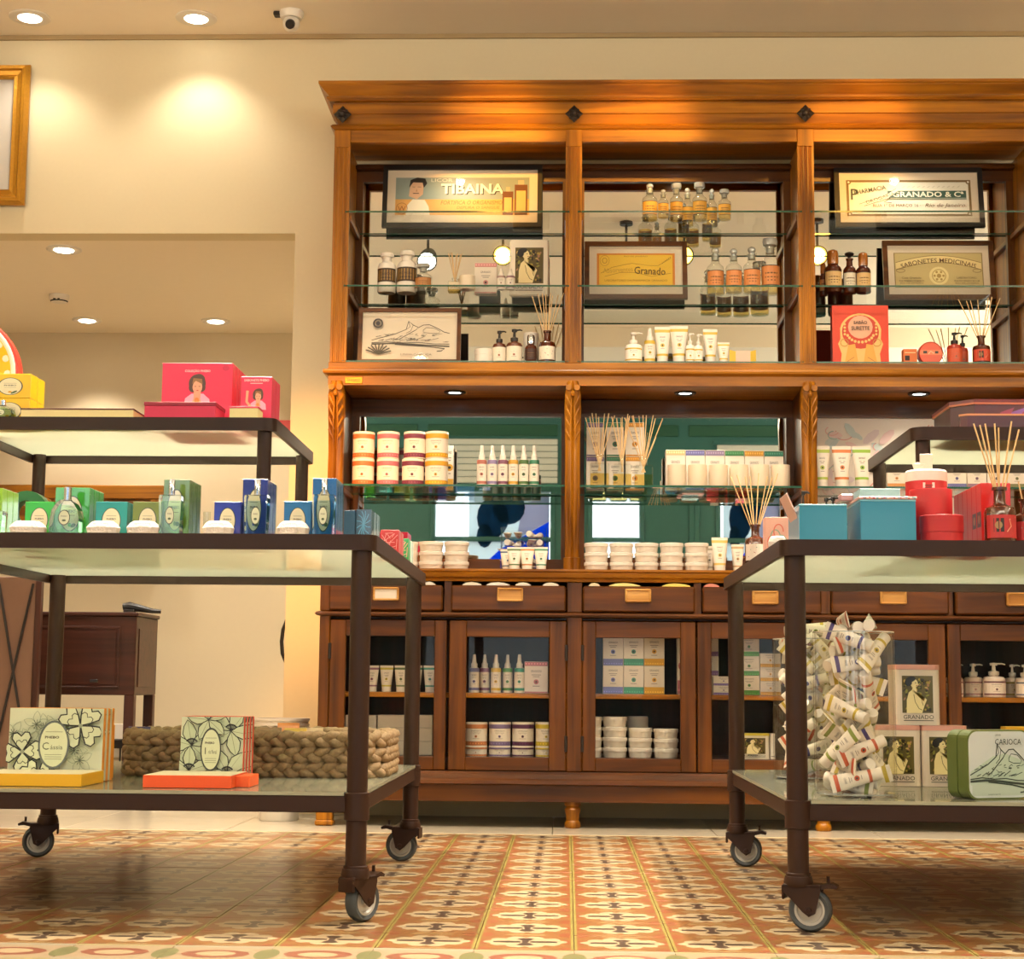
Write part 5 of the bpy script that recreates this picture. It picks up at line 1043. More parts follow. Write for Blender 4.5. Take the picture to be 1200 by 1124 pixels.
# --- lower niche, left
CC = ['c76a3c', 'b0636e', '6f2f45', 'cf9a2c']; CN = ['orange', 'rose', 'plum', 'mustard']
for i, (a, b) in enumerate(((412, 438.5), (441, 467.5), (470.5, 497), (497.5, 525))):
    for j in range(2):
        dx = (0, 0, .006, 0, .002)[i] * j; X, W, H = E(a, b, 538.5, 6.66, Z3); canister('%s white canister with %s bands on the lower glass shelf' % (('lower', 'upper')[j], CN[i]), X + dx, 6.66, Z3 + j * (H + .0006), W, H, CC[i], 'banded canisters in two tiers')
X, W, H = E(522, 531, 522, 6.78, Z3); carton('slim mustard-banded carton behind the mustard canisters', X, 6.78, Z3, W, .05, H, WHITE, std_art('cf9a2c'), key='must')
SC = ['b06a5a', '8a7aa0', '7a4a60', 'c99a3a', '4a6a3a', '3a7a5a']; SNm = ['salmon', 'lilac', 'plum', 'mustard', 'olive', 'green']
for i in range(6):
    a = 558.5 + i * 12.6 - .3 * i; X, W, H = E(a, a + 11.8, 522, 6.66, Z3); spray('white spray bottle with %s bands on the lower glass shelf' % SNm[i], X, 6.66, Z3, W, H, SC[i], 'six spray bottles on the glass shelf')
ZW = WT + .0006
def stacks(cols, yt, Y, n, lab, grp, Zb, rnd=.0):
    for i, (a, b) in enumerate(cols):
        X, W, H = E(a, b, yt, Y, Zb); h = H / n
        for j in range(n): white_jar('%s white jar in the %s stack from left %s' % ((('lowest', 'top'), ('lowest', 'middle', 'top'), ('lowest', 'second', 'third', 'top'))[n - 2][j], ORD[i], lab), X, Y, Zb + j * (h + .0004), W, h - .0002, grp)
stacks([(468, 490), (490.5, 519.5), (520, 549.5)], 635.5, 6.56, 3, 'beside the left trolley', 'white jar stacks on the left counter', ZW)
# clear tray of small tubes
X, W, H = E(586, 640, 618, 6.62, ZW); t = thing('acrylic_tray', 'square clear acrylic box filled with small banded tubes on the counter', 'tray', (X, 6.68, ZW)); a = W / 2
mb = MB(); 
for q in ((-a, a, -.07, -.067), (-a, a, .067, .07), (-a, -a + .003, -.067, .067), (a - .003, a, -.067, .067)): mb.box(*q, 0, H)
mb.box(-a + .003, a - .003, -.067, .067, 0, .003); part('tray_wall', mb, M['acryl'], t)
rn = random.Random(21); tc = ['3a6a4a', 'a8663a', '6f5a30', '4a4a6a']; ctr = t.location.copy()
for j in range(5):
    for i in range(4):
        nm = ('green', 'orange', 'olive', 'blue')[(i + j) % 4]
        tt = cosm_tube('small white tube with %s bands in the %s layer of the clear acrylic box' % (nm, ('lowest', 'second', 'middle', 'fourth', 'topmost')[j]), 0, 0, 0, .036, .09, tc[(i + j) % 4], 'small tubes in the acrylic box')
        tt.rotation_euler = (R(90 + rn.uniform(-10, 10)) if (i + j) % 3 else R(-90 + rn.uniform(-10, 10)), 0, R(rn.uniform(-16, 16)))
        tt.location = ctr + V((-a + .026 + i * (W - .052) / 3, (.044 if (i + j) % 3 else -.046), .018 + j * .035))
for k, (a_, b_, cc) in enumerate(((586, 604, '4a5a70'), (594, 611, '4a6a3a'), (609, 626, 'b8763a'), (626, 642, '2f7a5a'))):
    X, W, H = E(a_, b_, 641 if k else 644, 6.46 + .055 * (k == 0), ZW); cosm_tube('small white tube with %s bands standing before the clear acrylic box' % ('blue', 'olive', 'orange', 'emerald')[k], X, 6.47 + .055 * (k == 0), ZW, W, H, cc, 'tubes standing before the acrylic box')
# --- lower niche, middle
for i, (a, b, cc, nm) in enumerate(((687, 708, '6a5a80', 'violet'), (710.5, 731, '2f6a4a', 'green'), (733, 755, 'c98a2a', 'amber'))):
    for j in range(2):
        X, W, H = E(a, b, 535, 6.76, Z3); carton('%s white carton with %s top band behind the square reed diffusers' % (('lower', 'upper')[j], nm), X, 6.76, Z3 + j * (H + .0005), W, .06, H, WHITE, std_art(cc, True), key=cc + 'top', group='white cartons behind the diffusers')
for i, (a, b) in enumerate(((691, 714, ), (718, 740), (743, 765))):
    X, W, H = E(a, b, 533 + i * 1.5, 6.66, Z3); diffuser('%s of three square glass reed diffusers with golden liquid' % ('left', 'middle', 'right')[i], X, 6.66, Z3, W, H, 9, E(a, b, 484 + i, 6.66, Z3)[2], 'bottle', 'none', 'square glass reed diffusers', square=True, spread=(.34, .2, .4)[i], seed=30 + i)
BC = ['cdbb8a', '6a6aa0', '8a7a98', '3a7a4a', 'c9902c', '2f7a62']; BN = ['cream', 'blue', 'lilac', 'green', 'amber', 'teal']
for i in range(6):
    a = 780.5 + i * 23.1; X, W, H = E(a, a + 22.6, 527 + i * .3, 6.74, Z3); carton('white carton with %s top band in the row behind the white candles' % BN[i], X, 6.74, Z3, W, .07, H, WHITE, std_art(BC[i], True), key=BC[i] + 'r', group='white cartons behind the candles')
for i in range(6): cup(ORD[i] + ' from left of the white candle cups on the central glass shelf', 782 + i * 24.3, 804.5 + i * 24.3, 545.5, 6.64, Z3, 'white candle cups')
stacks([(684.5 + 29.4 * i, 713 + 29.4 * i) for i in range(5)], 637, 6.53, 3, 'below the middle mirror', 'white jar stacks on the middle counter', ZW)
X, W, H = E(834, 853, 630, 6.52, ZW); cosm_tube('white tube with pale gold bands right of the white jar stacks', X, 6.52, ZW, W, H, 'cfae5a')
X, W, H = E(826, 837, 640, 6.6, ZW); cosm_tube('small white tube half behind the gold-banded tube on the counter', X, 6.6, ZW, W, H, 'a8a08a')
X, W, H = E(857, 872, 638, 6.56, ZW); cosm_tube('white tube on the counter behind the trolley diffuser', X, 6.56, ZW, W, H, 'b89a70')
# --- lower niche, right
for k, (a, b, cc, nm) in enumerate(((954, 973, 'a8b84a', 'lime'), (975.5, 998, 'c9743c', 'orange'), (999.5, 1021, '8ab03a', 'green'))):
    X, W, H = E(a, b, 523, 6.66, Z3); cosm_tube('large white tube with %s bands in the right bay of the niche' % nm, X, 6.66, Z3, W, H, cc, 'large tubes in the right niche')
for k in range(7):
    a = 1040 + k * 23.5; cc = ('c98a4a', '5a5a70', 'b87a8a', '6a6aa0', '8a6a80', '4a4a5a', '7a7a50')[k]; X, W, H = E(a, a + 22.5, 549, 6.64, Z3); carton('white carton with %s base band seen under the right trolley tier' % ('amber', 'slate', 'pink', 'blue', 'mauve', 'charcoal', 'olive')[k], X, 6.64, Z3, W, .07, H, WHITE, std_art(cc), key=cc + 'b', group='white cartons in the right niche')
# ================================================================ goods in the base cabinet
ZC, ZF2 = ZSH + .0006, ZF + .0006; YC = 6.53
def EC(a, b, yt, Y, Z): return ext(a, b, yt, Y, Z)
TCc = ['7a5a6a', '8a5a6a', 'c0b040', '6a7a4a', '3a8a6a', '4a9a8a']; TNn = ['purple', 'plum', 'yellow', 'olive', 'green', 'teal']
for i in range(6):
    a = 411 + i * 17; X, W, H = EC(a, a + 15.6, 780, YC + .01, ZC); cosm_tube('white tube with %s bands behind the first glazed door' % TNn[i], X, YC + .01, ZC, W, H, TCc[i], 'tubes behind the first glazed door')
for i, (a, b) in enumerate(((404, 440), (442, 474), (477, 506))):
    for j in range(3):
        X, W, H = EC(a, b, 855.5 if i < 2 else 855.5, YC + .06, ZF2); h = (EC(a, b, 838, YC + .06, ZF2)[2]) / 3
        carton('%s flat white box in the %s pile behind the first glazed door' % (('lowest', 'middle', 'top')[j], ORD[i]), X, YC + .06, ZF2 + j * h, W, .1, h - .0006, WHITE, lambda p, w_, hh: p.rect(-w_ * .49, hh * .02, w_ * .49, hh * .06, C('b9b2a6')), key='flat', group='flat white boxes behind the first door')
DC = ['6a6a9a', '7a4a6a', 'c9a52c', '4a8a3a', '2f8a72']; DN = ['blue', 'plum', 'yellow', 'green', 'teal']
for i, a in enumerate((549.5, 561.5, 575, 588.5, 602.5)):
    X, W, H = EC(a, a + 12, 767, YC + .012 * (i % 2), ZC); spray('white spray bottle with %s bands behind the second glazed door' % DN[i], X, YC + .025 * (i % 2), ZC, W, H, DC[i], 'spray bottles behind the second door')
X, W, H = EC(614.5, 642, 775.5, YC, ZC); carton('white carton with rose bands right of the spray bottles in the cabinet', X, YC, ZC, W, .07, H, 'e8dcd2', std_art('b8707a', True), key='rose')
KC = ['c07a4a', '7a6a90', '5a2f50', 'c9b03a']; KN = ['orange', 'lilac', 'plum', 'yellow']
for i, a in enumerate((545, 572.5, 599.5, 627)):
    for j in range(2):
        X, W, _ = EC(a, a + 26.2, 846, YC + .02, ZF2); H = EC(a, a + 26, 846, YC + .02, ZF2)[2] / 1.42; 
        canister('%s canister with %s bands behind the second glazed door' % (('cut-off lower', 'upper')[j], KN[i]), X, YC + .02, ZF2 + (j * .42 * H if j else 0), W, (H * .415 if j == 0 else H), KC[i], 'canisters behind the second door')
QC = [('6a70b0', 'blue'), ('2f8a6a', 'emerald'), ('cf9a2c', 'amber')]
for i, (cc, nm) in enumerate(QC):
    a = 706.5 + i * 24.2
    for j in range(2):
        X, W, H = EC(a, a + 23.8, 780.5, YC, ZC); carton('%s white carton with %s base band behind the third glazed door' % (('lower', 'upper')[j], nm), X, YC, ZC + j * (H + .0005), W, .07, H, WHITE, std_art(cc), key=cc + 'q', group='banded cartons behind the third door')
X, W, H = EC(794, 806, 748, YC + .02, ZC); carton('white carton with rose band half hidden at the edge of third door', X, YC + .02, ZC, W, .07, H, WHITE, std_art('b8707a'), key='rosehalf')
def cab_stack(a, b, yt, n, lab, Y):
    X, W, H = EC(a, b, yt, Y, ZF2); h = H / n
    for j in range(n): white_jar('%s white jar in %s behind the third glazed door' % (('lowest', 'second', 'third', 'top')[j], lab), X, Y, ZF2 + j * (h + .0004), W, h - .0002, 'white jars behind the third door')
cab_stack(682, 705.5, 840, 4, 'the half hidden left pile', YC + .02); cab_stack(706, 735, 840, 4, 'the tall pile of four', YC + .02); cab_stack(736, 764.5, 853, 3, 'the middle pile of three', YC + .02); cab_stack(765.5, 795, 854, 3, 'the right pile of three', YC + .02)
X, W, H = EC(735, 760, 839, YC + .14, ZF2); white_jar('large pale jar standing behind the piles in the third cabinet', X, YC + .17, ZF2, W, H)
for i, (cc, nm, n, yt) in enumerate((('8a6a98', 'lilac', 3, 747), ('7a6aa0', 'violet', 2, 793), ('4a8a3a', 'green', 3, 747), ('c9962c', 'amber', 3, 766))):
    a = (818, 836, 866, 891)[i]
    for j in range(n):
        X, W, H = EC(a, a + 24.3, yt, YC + .02 + .08 * (i == 0), ZC); h = H / n; carton('%s white carton with %s base band behind the fourth glazed door' % (('lowest', 'second', 'third')[j], nm), X, YC + .02 + .08 * (i == 0), ZC + j * (h + .0004), W, .07, h, WHITE, std_art(cc), key=cc + 'd4', group='banded cartons behind the fourth door')
lady_tin = lambda p, w_, h: lady(p, -w_ * .36, h * .05, w_ * .72, h * .86)
X, W, H = EC(867, 902, 859.5, YC, ZF2); tin('small tin with yellow lid and lady portrait behind the fourth door', X, YC, ZF2, W, .06, H, 'e0d6bf', lady_tin, 'c9b43a')
X, W, H = EC(903, 908.5, 860, YC, ZF2); carton('thin white box beside the yellow-lidded lady tin', X, YC, ZF2, W, .06, H, WHITE, lambda p, w_, h: p.rect(-w_ * .4, h * .1, w_ * .4, h * .12, INK), key='thin')
for i, (a, b, yt, Y) in enumerate(((1108, 1129, 777, 6.54), (1130, 1152, 777, 6.56), (1152, 1178.5, 776, 6.52), (1178, 1196, 778, 6.6), (1190, 1215, 778, 6.53))):
    X, W, H = EC(a, b, yt, Y, ZC); pump('%s from left of the white pump bottles behind the rightmost door' % ORD[i], X, Y, ZC, W, H, 'e3d2c4', 'e9dccf', 'white', 'plastic', 'pump bottles behind the rightmost door', 'pump_bottle', ('8a5a5a', '8a5a5a', '7a4a50', 'a89a50', '6a6a7a')[i])
X, W, H = EC(1184, 1225, 855, YC, ZF2); tin('lady tin with a yellow lid behind the rightmost door', X, YC, ZF2, W, .08, H, 'e0d6bf', lady_tin, 'c9942c')
# packets peeping out of the drawers
for k, (a, b, cc, l) in enumerate(((496, 510, 'e8e2d6', 'white packet peeping from first drawer'), (542, 564, 'efe6d6', 'white packet at left in the second drawer'), (570, 597, 'efe9e0', 'white packet above the handle of the second drawer'), (604, 622, 'e8e0d0', 'white packet right of the handle in the second drawer'), (636, 655, 'e8e0d0', 'small white packet at the right end of second drawer'), (690, 703, 'e3d6b0', 'cream packet at the left end of the third drawer'), (714, 750, 'efe08a', 'pale yellow packet above the handle of the third drawer'), (776, 809, 'efd76a', 'yellow packet at the right of the third drawer'), (825, 843, 'd98a7a', 'pink packet peeping from the fourth drawer'))):
    X, W, _ = ext(a, b, 684, BY - .014, ZD1); t = thing('paper_packet', l, 'packet', (X, BY + .003, ZD1 + .0004), 'packets peeping from the drawers')
    part('packet_sheet', MB().loft([[(x, y, z) for y, z in ((-.016, 0), (.05, 0), (.05, q), (-.016, q))] for x, q in ((-W / 2, .003), (-W * .3, .010), (0, .013), (W * .3, .009), (W / 2, .003))], C(cc), smooth=False), M['gloss'], t)
# ================================================================ goods on the left trolley
ZA = LT - .0018; Y0 = 3.845
def cart_box(lab, a, b, yt, Y, d, c, art, key, wrap=False, n=1, grp=None, Zb=None, names=None, h=None):
    Zb = ZA if Zb is None else Zb; X, W, H = ext(a, b, yt, Y, Zb); H = h or H
    for k in range(n):
        t = carton(lab if n == 1 else names[k], X, Y + k * (d + .0035), Zb, W, d, H, c, art, key=key, group=grp, m='gloss')
        if wrap: cello(t, W, d, H)
GRN_ = [('8fc020', 'lime green', -14, 0, 572, '8fc020'), ('2fa02a', 'bright green', 63, 103, 571.5, '2fa02a'), ('5a7a24', 'olive green', 190, 220.5, 562, '5a7a24'), ('1d2f8a', 'navy blue', 283, 312, 561.5, '1d2f8a'), ('1f66a8', 'sky blue', 365, 393, 560.5, '1f66a8')]
for c, nm, a, b, yt, cc in GRN_:
    cart_box('', a, b, yt, 3.93, .038, c, oval_art(c), 'ov' + c, True, 3, 'tall %s cartons' % nm, None, ['%s tall %s cellophane-wrapped carton on the left trolley' % (q, nm) for q in ('front', 'second', 'rearmost')])
for c, nm, a, b, yt, n in (('2fae3a', 'grass green', 28, 62, 588, 1), ('0f8a86', 'teal', 111, 148, 588, 2), ('6b7a20', 'olive', 154.5, 189.5, 588, 1), ('22349a', 'navy', 250, 281.5, 588, 1), ('1f6aa4', 'blue', 332, 364, 587.5, 1)):
    cart_box('small %s soap carton with cream oval label on the left trolley' % nm, a, b, yt, 3.915, .035, c, oval_art(c), 'os' + c, False, n, None, None, ['small %s soap carton with cream oval label, %s of two' % (nm, q) for q in ('front', 'rear')])
for k, (a, b, ty, nm) in enumerate(((12, 53, 611, 'grass green'), (102, 139, 611, 'teal'), (149, 187, 611, 'olive'), (237.5, 273, 611, 'navy'), (324.5, 361.5, 611, 'blue'))):
    X, W, H = ext(a, b, ty, Y0 + .02, ZA); soap('white pleated wrapped soap lying before the small %s carton' % nm, X, Y0 + .022, ZA, W, H, 'white wrapped soaps', R((8, -4, 2, -6, -14)[k]))
for k, (a, b, ty, kd, j, nm) in enumerate(((-24, 5, 588, 'square', 'juice_g', 'lime green'), (60, 95, 571, 'round', 'juice_g', 'bright green'), (186.5, 213, 562, 'square', 'juice_g', 'olive green'), (286.5, 314, 562, 'square', 'juice_b', 'navy blue'), (366, 392, 561, 'square', 'juice_b', 'sky blue'))):
    X, W, H = ext(a, b, ty, Y0 + .03, ZA); perfume('%s glass perfume bottle before the tall %s carton' % ('round-shouldered' if kd == 'round' else 'square', nm), X, Y0 + .03, ZA, W, H, kd, j)
def art_leaf(p, w_, h):
    p.rect(-w_ * .5, 0, w_ * .5, h, C('143a52')); rn = random.Random(2)
    for k in range(12): a = k * pi / 6; p.line([(0, h * .5), (w_ * .25 * cos(a), h * (.5 + .3 * sin(a + .2))), (w_ * .48 * cos(a + .3), h * (.5 + .46 * sin(a + .3)))], h * .03, C('4a8aaa'))
for k in range(5):
    X, W, H = ext(402.5 + (15 if k else 0) * 0, 416.5, 597.5, 3.90, ZA)
X, W, H = ext(402.5, 416, 598, 3.905, ZA); t = carton('narrow dark blue wrapped soap box beside the leaf-printed one', X, 3.905, ZA, W, .05, H, '1f4a66', None, m='gloss'); cello(t, W, .05, H)
X, W, H = ext(417, 434.5, 597, 3.90, ZA)
for k in range(3):
    t = carton('%s dark blue leaf-printed soap box at the right edge of left trolley' % ('front', 'second', 'rear')[k], X + .001 * k, 3.90 + k * .056, ZA, W, .052, H, '8fb0c4' if k else '17405a', art_leaf, key='leaf%d' % (k > 0), group='dark blue leaf-printed boxes', m='gloss'); cello(t, W, .052, H)
def art_redp(p, w_, h):
    rn = random.Random(5)
    for k in range(14): p.line([(rn.uniform(-.45, .45) * w_, rn.uniform(.1, .9) * h), (rn.uniform(-.45, .45) * w_, rn.uniform(.1, .9) * h)], h * .025, C('f0a09a'))
X, W, H = ext(446, 467, 621, 4.36, ZA)
for k in range(2): carton('%s red patterned soap box on the right edge of the left trolley' % ('front', 'rear')[k], X, 4.36 + k * .07, ZA, W, .06, H, 'd03a3a', art_redp, key='redp', m='gloss', group='red patterned soap boxes')
X, W, H = ext(464, 478.5, 631, 4.62, ZA); carton('green patterned soap box behind the red ones on the left trolley', X, 4.62, ZA, W, .06, H, '3a9a5a', art_redp, key='grp', m='gloss')
X, W, H = ext(465, 482, 634, 4.75, ZA); carton('pale mint soap box at the rear edge of the left trolley', X, 4.75, ZA, W, .06, H, 'cfe6d6', None, m='gloss')
for k, (a, b) in enumerate(((237, 246), (247, 252))):
    X, W, H = ext(a, b, 600, 4.05, ZA); put('glass_votive', '%s small clear glass votive behind the navy soap' % ('wider', 'narrow')[k], 'glass', (X, 4.05 + .03 * k, ZA), None, [('glass', (W, H, 'v'), lambda mb: mb.lathe([(0, 0), (W * .46, 0), (W * .5, H), (W * .46, H), (W * .42, H * .08), (0, H * .08)], 18), M['bottle']), ('base', (W, H, 'vb'), lambda mb: mb.cyl(W * .4, H * .09, H * .3, 18), M['wax'])])
# green ribbon roll lying on a stack behind the green carton
X, W, H = ext(25, 38, 576, 4.2, ZA); t = thing('ribbon_roll', 'dark green ribbon roll standing behind small grass green carton', 'ribbon', (X, 4.2, ZA + .0)); mb = MB(); mb.T = Matrix.Translation((0, 0, H - .055)) @ Matrix.Rotation(pi / 2, 4, 'X'); mb.lathe([(.03, -.02), (.055, -.02), (.055, .02), (.03, .02), (.03, -.02)], 24, c=C('1f6a3a')); part('ribbon', mb, M['ink'], t)
mb = MB().box(-.03, .03, -.024, .024, 0, max(.01, H - .108), c=C('2f7a3a')); part('stand', mb, M['ink'], t)
X, W, H = ext(9, 30, 572, 4.25, ZA); t = thing('ornament', 'brown carved ornament with cream top behind the lime cartons', 'ornament', (X, 4.42, ZA)); 
part('body', MB().lathe([(0, 0), (.03, 0), (.022, .02), (.028, H * .5), (.02, H * .72), (.035, H * .8), (.03, H * .93), (0, H)], 14), M['oak_v'], t); part('knob', MB().lathe([(0, -.018), (.016, -.01), (.018, 0), (.012, .013), (0, .018)], 12, -.028, -.02, H * .9), M['paper'], t)
# upper tier of the left trolley
ZT = TL - .0018
for j in range(2):
    X, W, H = ext(-14, 34, 438, 4.24, ZT); h = H / 2
    for k in range(2): 
        carton('%s %s yellow soap carton with cream oval label on the upper left tier' % (('lower', 'upper')[j], ('front', 'rear')[k]), X, 4.24 + k * .06, ZT + j * (h + .0004), W, .056, h - .0004, 'ecc010', oval_art('d9a010'), key='yel', group='yellow cartons in two tiers', m='gloss')
X, W, H = ext(-18, 19, 468, 4.19, ZT); perfume('small clear bottle with a red cap before the yellow cartons', X, 4.205, ZT, W * .7, H, 'round', 'juice_g')
X, W, H = ext(-120, 20, 401, 4.44, ZT); t = thing('round_tin', 'big round yellow tin with red and white rim standing behind yellow cartons', 'tin', (X, 4.44, ZT)); r = W / 2
def yt_(mb, zz, L): mb.T = Matrix.Translation((0, 0, r)) @ Matrix.Rotation(pi / 2, 4, 'X'); mb.lathe(L, 40); return mb
yl, rd, wh = C('ecc21a'), C('b82a22'), C('efe6d0')
part('tin_body', yt_(MB(), 0, [(0, -.04, rd), (r * .97, -.04, rd), (r * .97, 0, rd), (0, 0)]), M['gloss'], t)
part('lid', yt_(MB(), 0, [(r * .972, -.012, wh), (r, -.012, rd), (r, .012, rd), (r * .96, .016, wh), (r * .88, .016, yl), (r * .86, .014, yl), (0, .014)]), M['gloss'], t)
mb = MB(); p = Print(mb, lambda u, v, l: (u, -.0143 - l, r + v)); 
for k in range(20): p.ell(r * .82 * cos(k * pi / 10), r * .82 * sin(k * pi / 10), r * .06, r * .06, wh, 8)
p.line([(-r * .6, -r * .2), (r * .7, r * .05)], r * .03, C('c98a1a')); p.poly([(r * .2, -r * .5), (r * .8, -r * .15), (r * .7, -r * .5)], wh); part('print', mb, M['gloss'], t)
X, W, H = ext(24, 156, 478.5, 4.19, ZT); t = thing('flat_box', 'long flat cream box with dark top edge on upper left tier', 'box', (X, 4.26, ZT)); part('box_body', MB().box(-W / 2, W / 2, -.07, .07, 0, H * .88, .001, c=C('d9c48e')), M['ink'], t); part('lid', MB().box(-W / 2 - .001, W / 2 + .001, -.071, .071, H * .88, H, .0005, c=C('5a2a22')), M['ink'], t)
X, W, H = ext(168.5, 252, 471, 4.185, ZT); t = thing('flat_box', 'flat crimson box lying before the pink portrait boxes', 'box', (X, 4.245, ZT)); part('box_body', MB().box(-W / 2, W / 2, -.058, .058, 0, H * .8, .001, c=C('c2204a')), M['ink'], t); part('lid', MB().box(-W / 2 - .0012, W / 2 + .0012, -.0595, .0595, H * .8, H, .0006, c=C('8f1430')), M['ink'], t)
def portrait(p, cx, cy, s, prof=False):
    hr_, sk, pk = C('4a3826'), C('dfae88'), C('e6b3cc')
    p.poly([(cx - s * .85, cy - s * 1.35), (cx - s * .75, cy - s * .7), (cx - s * .35, cy - s * .4), (cx + s * .4, cy - s * .4), (cx + s * .8, cy - s * .75), (cx + s * .85, cy - s * 1.35)], pk)
    p.poly([(cx - s * .2, cy - s * 1.0), (cx - s * .22, cy - s * .2), (cx + s * .25, cy - s * .2), (cx + s * .2, cy - s * 1.0)], sk)
    p.ell(cx, cy + s * .25, s * .55, s * .6, hr_, 18); p.ell(cx + s * .1, cy + s * .5, s * .4, s * .38, hr_, 14); p.ell(cx - s * .28, cy - s * .02, s * .26, s * .3, hr_, 12); p.ell(cx + s * .3, cy, s * .24, s * .3, hr_, 12)
    p.ell(cx + s * .02, cy + s * .02, s * .31, s * .42, sk, 16); p.poly([(cx - s * .32, cy + s * .2), (cx - s * .1, cy + s * .42), (cx + s * .15, cy + s * .3), (cx + s * .35, cy + s * .2), (cx + s * .3, cy + s * .55), (cx - s * .25, cy + s * .6)], C('8a6a3a'))
    for d in (-.12, .15): p.ell(cx + s * d, cy + s * .06, s * .07, s * .02, C('2a1a14'), 8)
    p.ell(cx + s * .03, cy - s * .2, s * .08, s * .03, C('b8402e'), 8); p.poly([(cx - s * .3, cy - s * .95), (cx - s * .1, cy - s * .45), (cx + s * .1, cy - s * .5), (cx + s * .3, cy - s * .95), (cx, cy - s * 1.3)], sk); p.ell(cx, cy - s * .85, s * .16, s * .2, C('d98a3a'), 10)
def art_pink(p, w_, h): p.text('COLEÇÃO PHEBO', 0, h * .88, h * .05, C('f3d6d6'), w_ * .36, bold=.02); portrait(p, 0, h * .63, h * .235); p.ell(w_ * .4, h * .92, w_ * .05, h * .04, C('c8204a'), 12)
def art_pink2(p, w_, h): p.text('SABONETE PHEBO', 0, h * .93, h * .05, C('f3d6d6'), w_ * .8, bold=.02); p.rect(-w_ * .2, h * .86, w_ * .2, h * .875, C('f3c6c6')); portrait(p, w_ * .06, h * .6, h * .19); p.line([(-w_ * .12, h * .36), (-w_ * .3, h * .5), (-w_ * .28, h * .72)], h * .05, C('dfae88'))
X, W, H = ext(188, 271, 425.5, 4.34, ZT)
for k in range(5): carton('%s of five tall pink portrait boxes behind the flat crimson box' % ORD[k], X, 4.34 + k * .0435, ZT, W, .040, H, 'dc2a55', art_pink, key='pink', group='tall pink portrait boxes', m='gloss')
X, W, H = ext(281, 317.5, 441.5, 4.30, ZT)
for k in range(2): carton('%s small pink box with arm-raising portrait at the tier corner' % ('front', 'rear')[k], X, 4.30 + k * .062, ZT, W, .06, H, 'd83058', art_pink2, key='pink2', group='small pink portrait boxes', m='gloss')
X, W, H = ext(268.5, 302, 476, 4.2, ZT); t = thing('flat_box', 'small cream-sided pink box lying before small pink portrait box', 'box', (X, 4.235, ZT)); part('box_body', MB().box(-W / 2, W / 2, -.034, .034, 0, H * .88, .001, c=C('d9c78f')), M['ink'], t); part('lid', MB().box(-W / 2 - .001, W / 2 + .001, -.035, .035, H * .88, H, .0005, c=C('d83a5a')), M['ink'], t)
# lower shelf of the left trolley
ZL = LL + .0006
def heart(cx, cy, a, s, n=9):
    P_ = []
    for q in ((0, 0), (.28, .36), (.5, .72), (.42, .98), (.2, 1.02), (0, .82), (-.2, 1.02), (-.42, .98), (-.5, .72), (-.28, .36), (0, 0)): u, v = q[0] * s, q[1] * s; P_.append((cx + u * cos(a) - v * sin(a), cy + u * sin(a) + v * cos(a)))
    return P_
def leafp(cx, cy, a, s):
    return [(cx + u * s * cos(a) - v * s * sin(a), cy + u * s * sin(a) + v * s * cos(a)) for u, v in ((0, 0), (.2, .25), (.3, .55), (.2, .85), (0, 1.1), (-.2, .85), (-.3, .55), (-.2, .25), (0, 0))]
def clipped(p, w_, h):
    def f(u, v, l): return (max(-w_ * .497, min(w_ * .497, u)), -p.dd - l, max(h * .004, min(h * .996, v)))
    p.f = f
def oval_title(p, w_, h, big, small, rim_c):
    p.ell(w_ * .0, h * .5, w_ * .165, h * .33, C(rim_c), 28); p.ell(0, h * .5, w_ * .145, h * .30, C('cdd2ae'), 28)
    p.text('PHEBO', -w_ * .02, h * .6, h * .035, INK, w_ * .15, bold=.03); p.text(big, -w_ * .085, h * .48, h * .1, C('5a604a')); p.text(small, w_ * .03, h * .465, h * .06, C('5a604a'), w_ * .13)
    for q in (.67, .36, .33, .3): p.rect(-w_ * .09, h * q, w_ * .09, h * (q + .008), C('8a9074'), False)
def art_clover(p, w_, h):
    clipped(p, w_, h); lt = C('9aa488'); dk = C('1f211c'); rn = random.Random(6)
    for k in range(11):
        cx, cy = rn.uniform(-.45, .45) * w_, rn.uniform(.05, .95) * h
        for q in range(5): p.line(leafp(cx, cy, q * 2 * pi / 5 + k, h * .17), h * .01, lt)
        for q in range(9): a = q * 2 * pi / 9; p.line([(cx, cy), (cx + h * .07 * cos(a), cy + h * .07 * sin(a))], h * .008, C('4a5242'))
    for cx, cy, s, r0 in ((.27, .76, .3, .3), (-.33, .4, .26, -.5), (-.16, .03, .26, .1)):
        cx, cy = cx * w_, cy * h
        p.line([(cx, cy), (cx * .25, h * .5)], h * .02, dk)
        for q in range(4): H_ = heart(cx, cy, r0 + q * pi / 2 + .6, s * h); p.poly(H_[:-1], C('c6ccaa')); p.line(H_, h * .02, dk); p.line(heart(cx, cy, r0 + q * pi / 2 + .6, s * h * .6)[2:9], h * .012, dk)
        p.ell(cx, cy, h * .03, h * .03, C('8a9078'), 10)
    oval_title(p, w_, h, 'C', 'ássia', '5d6460')
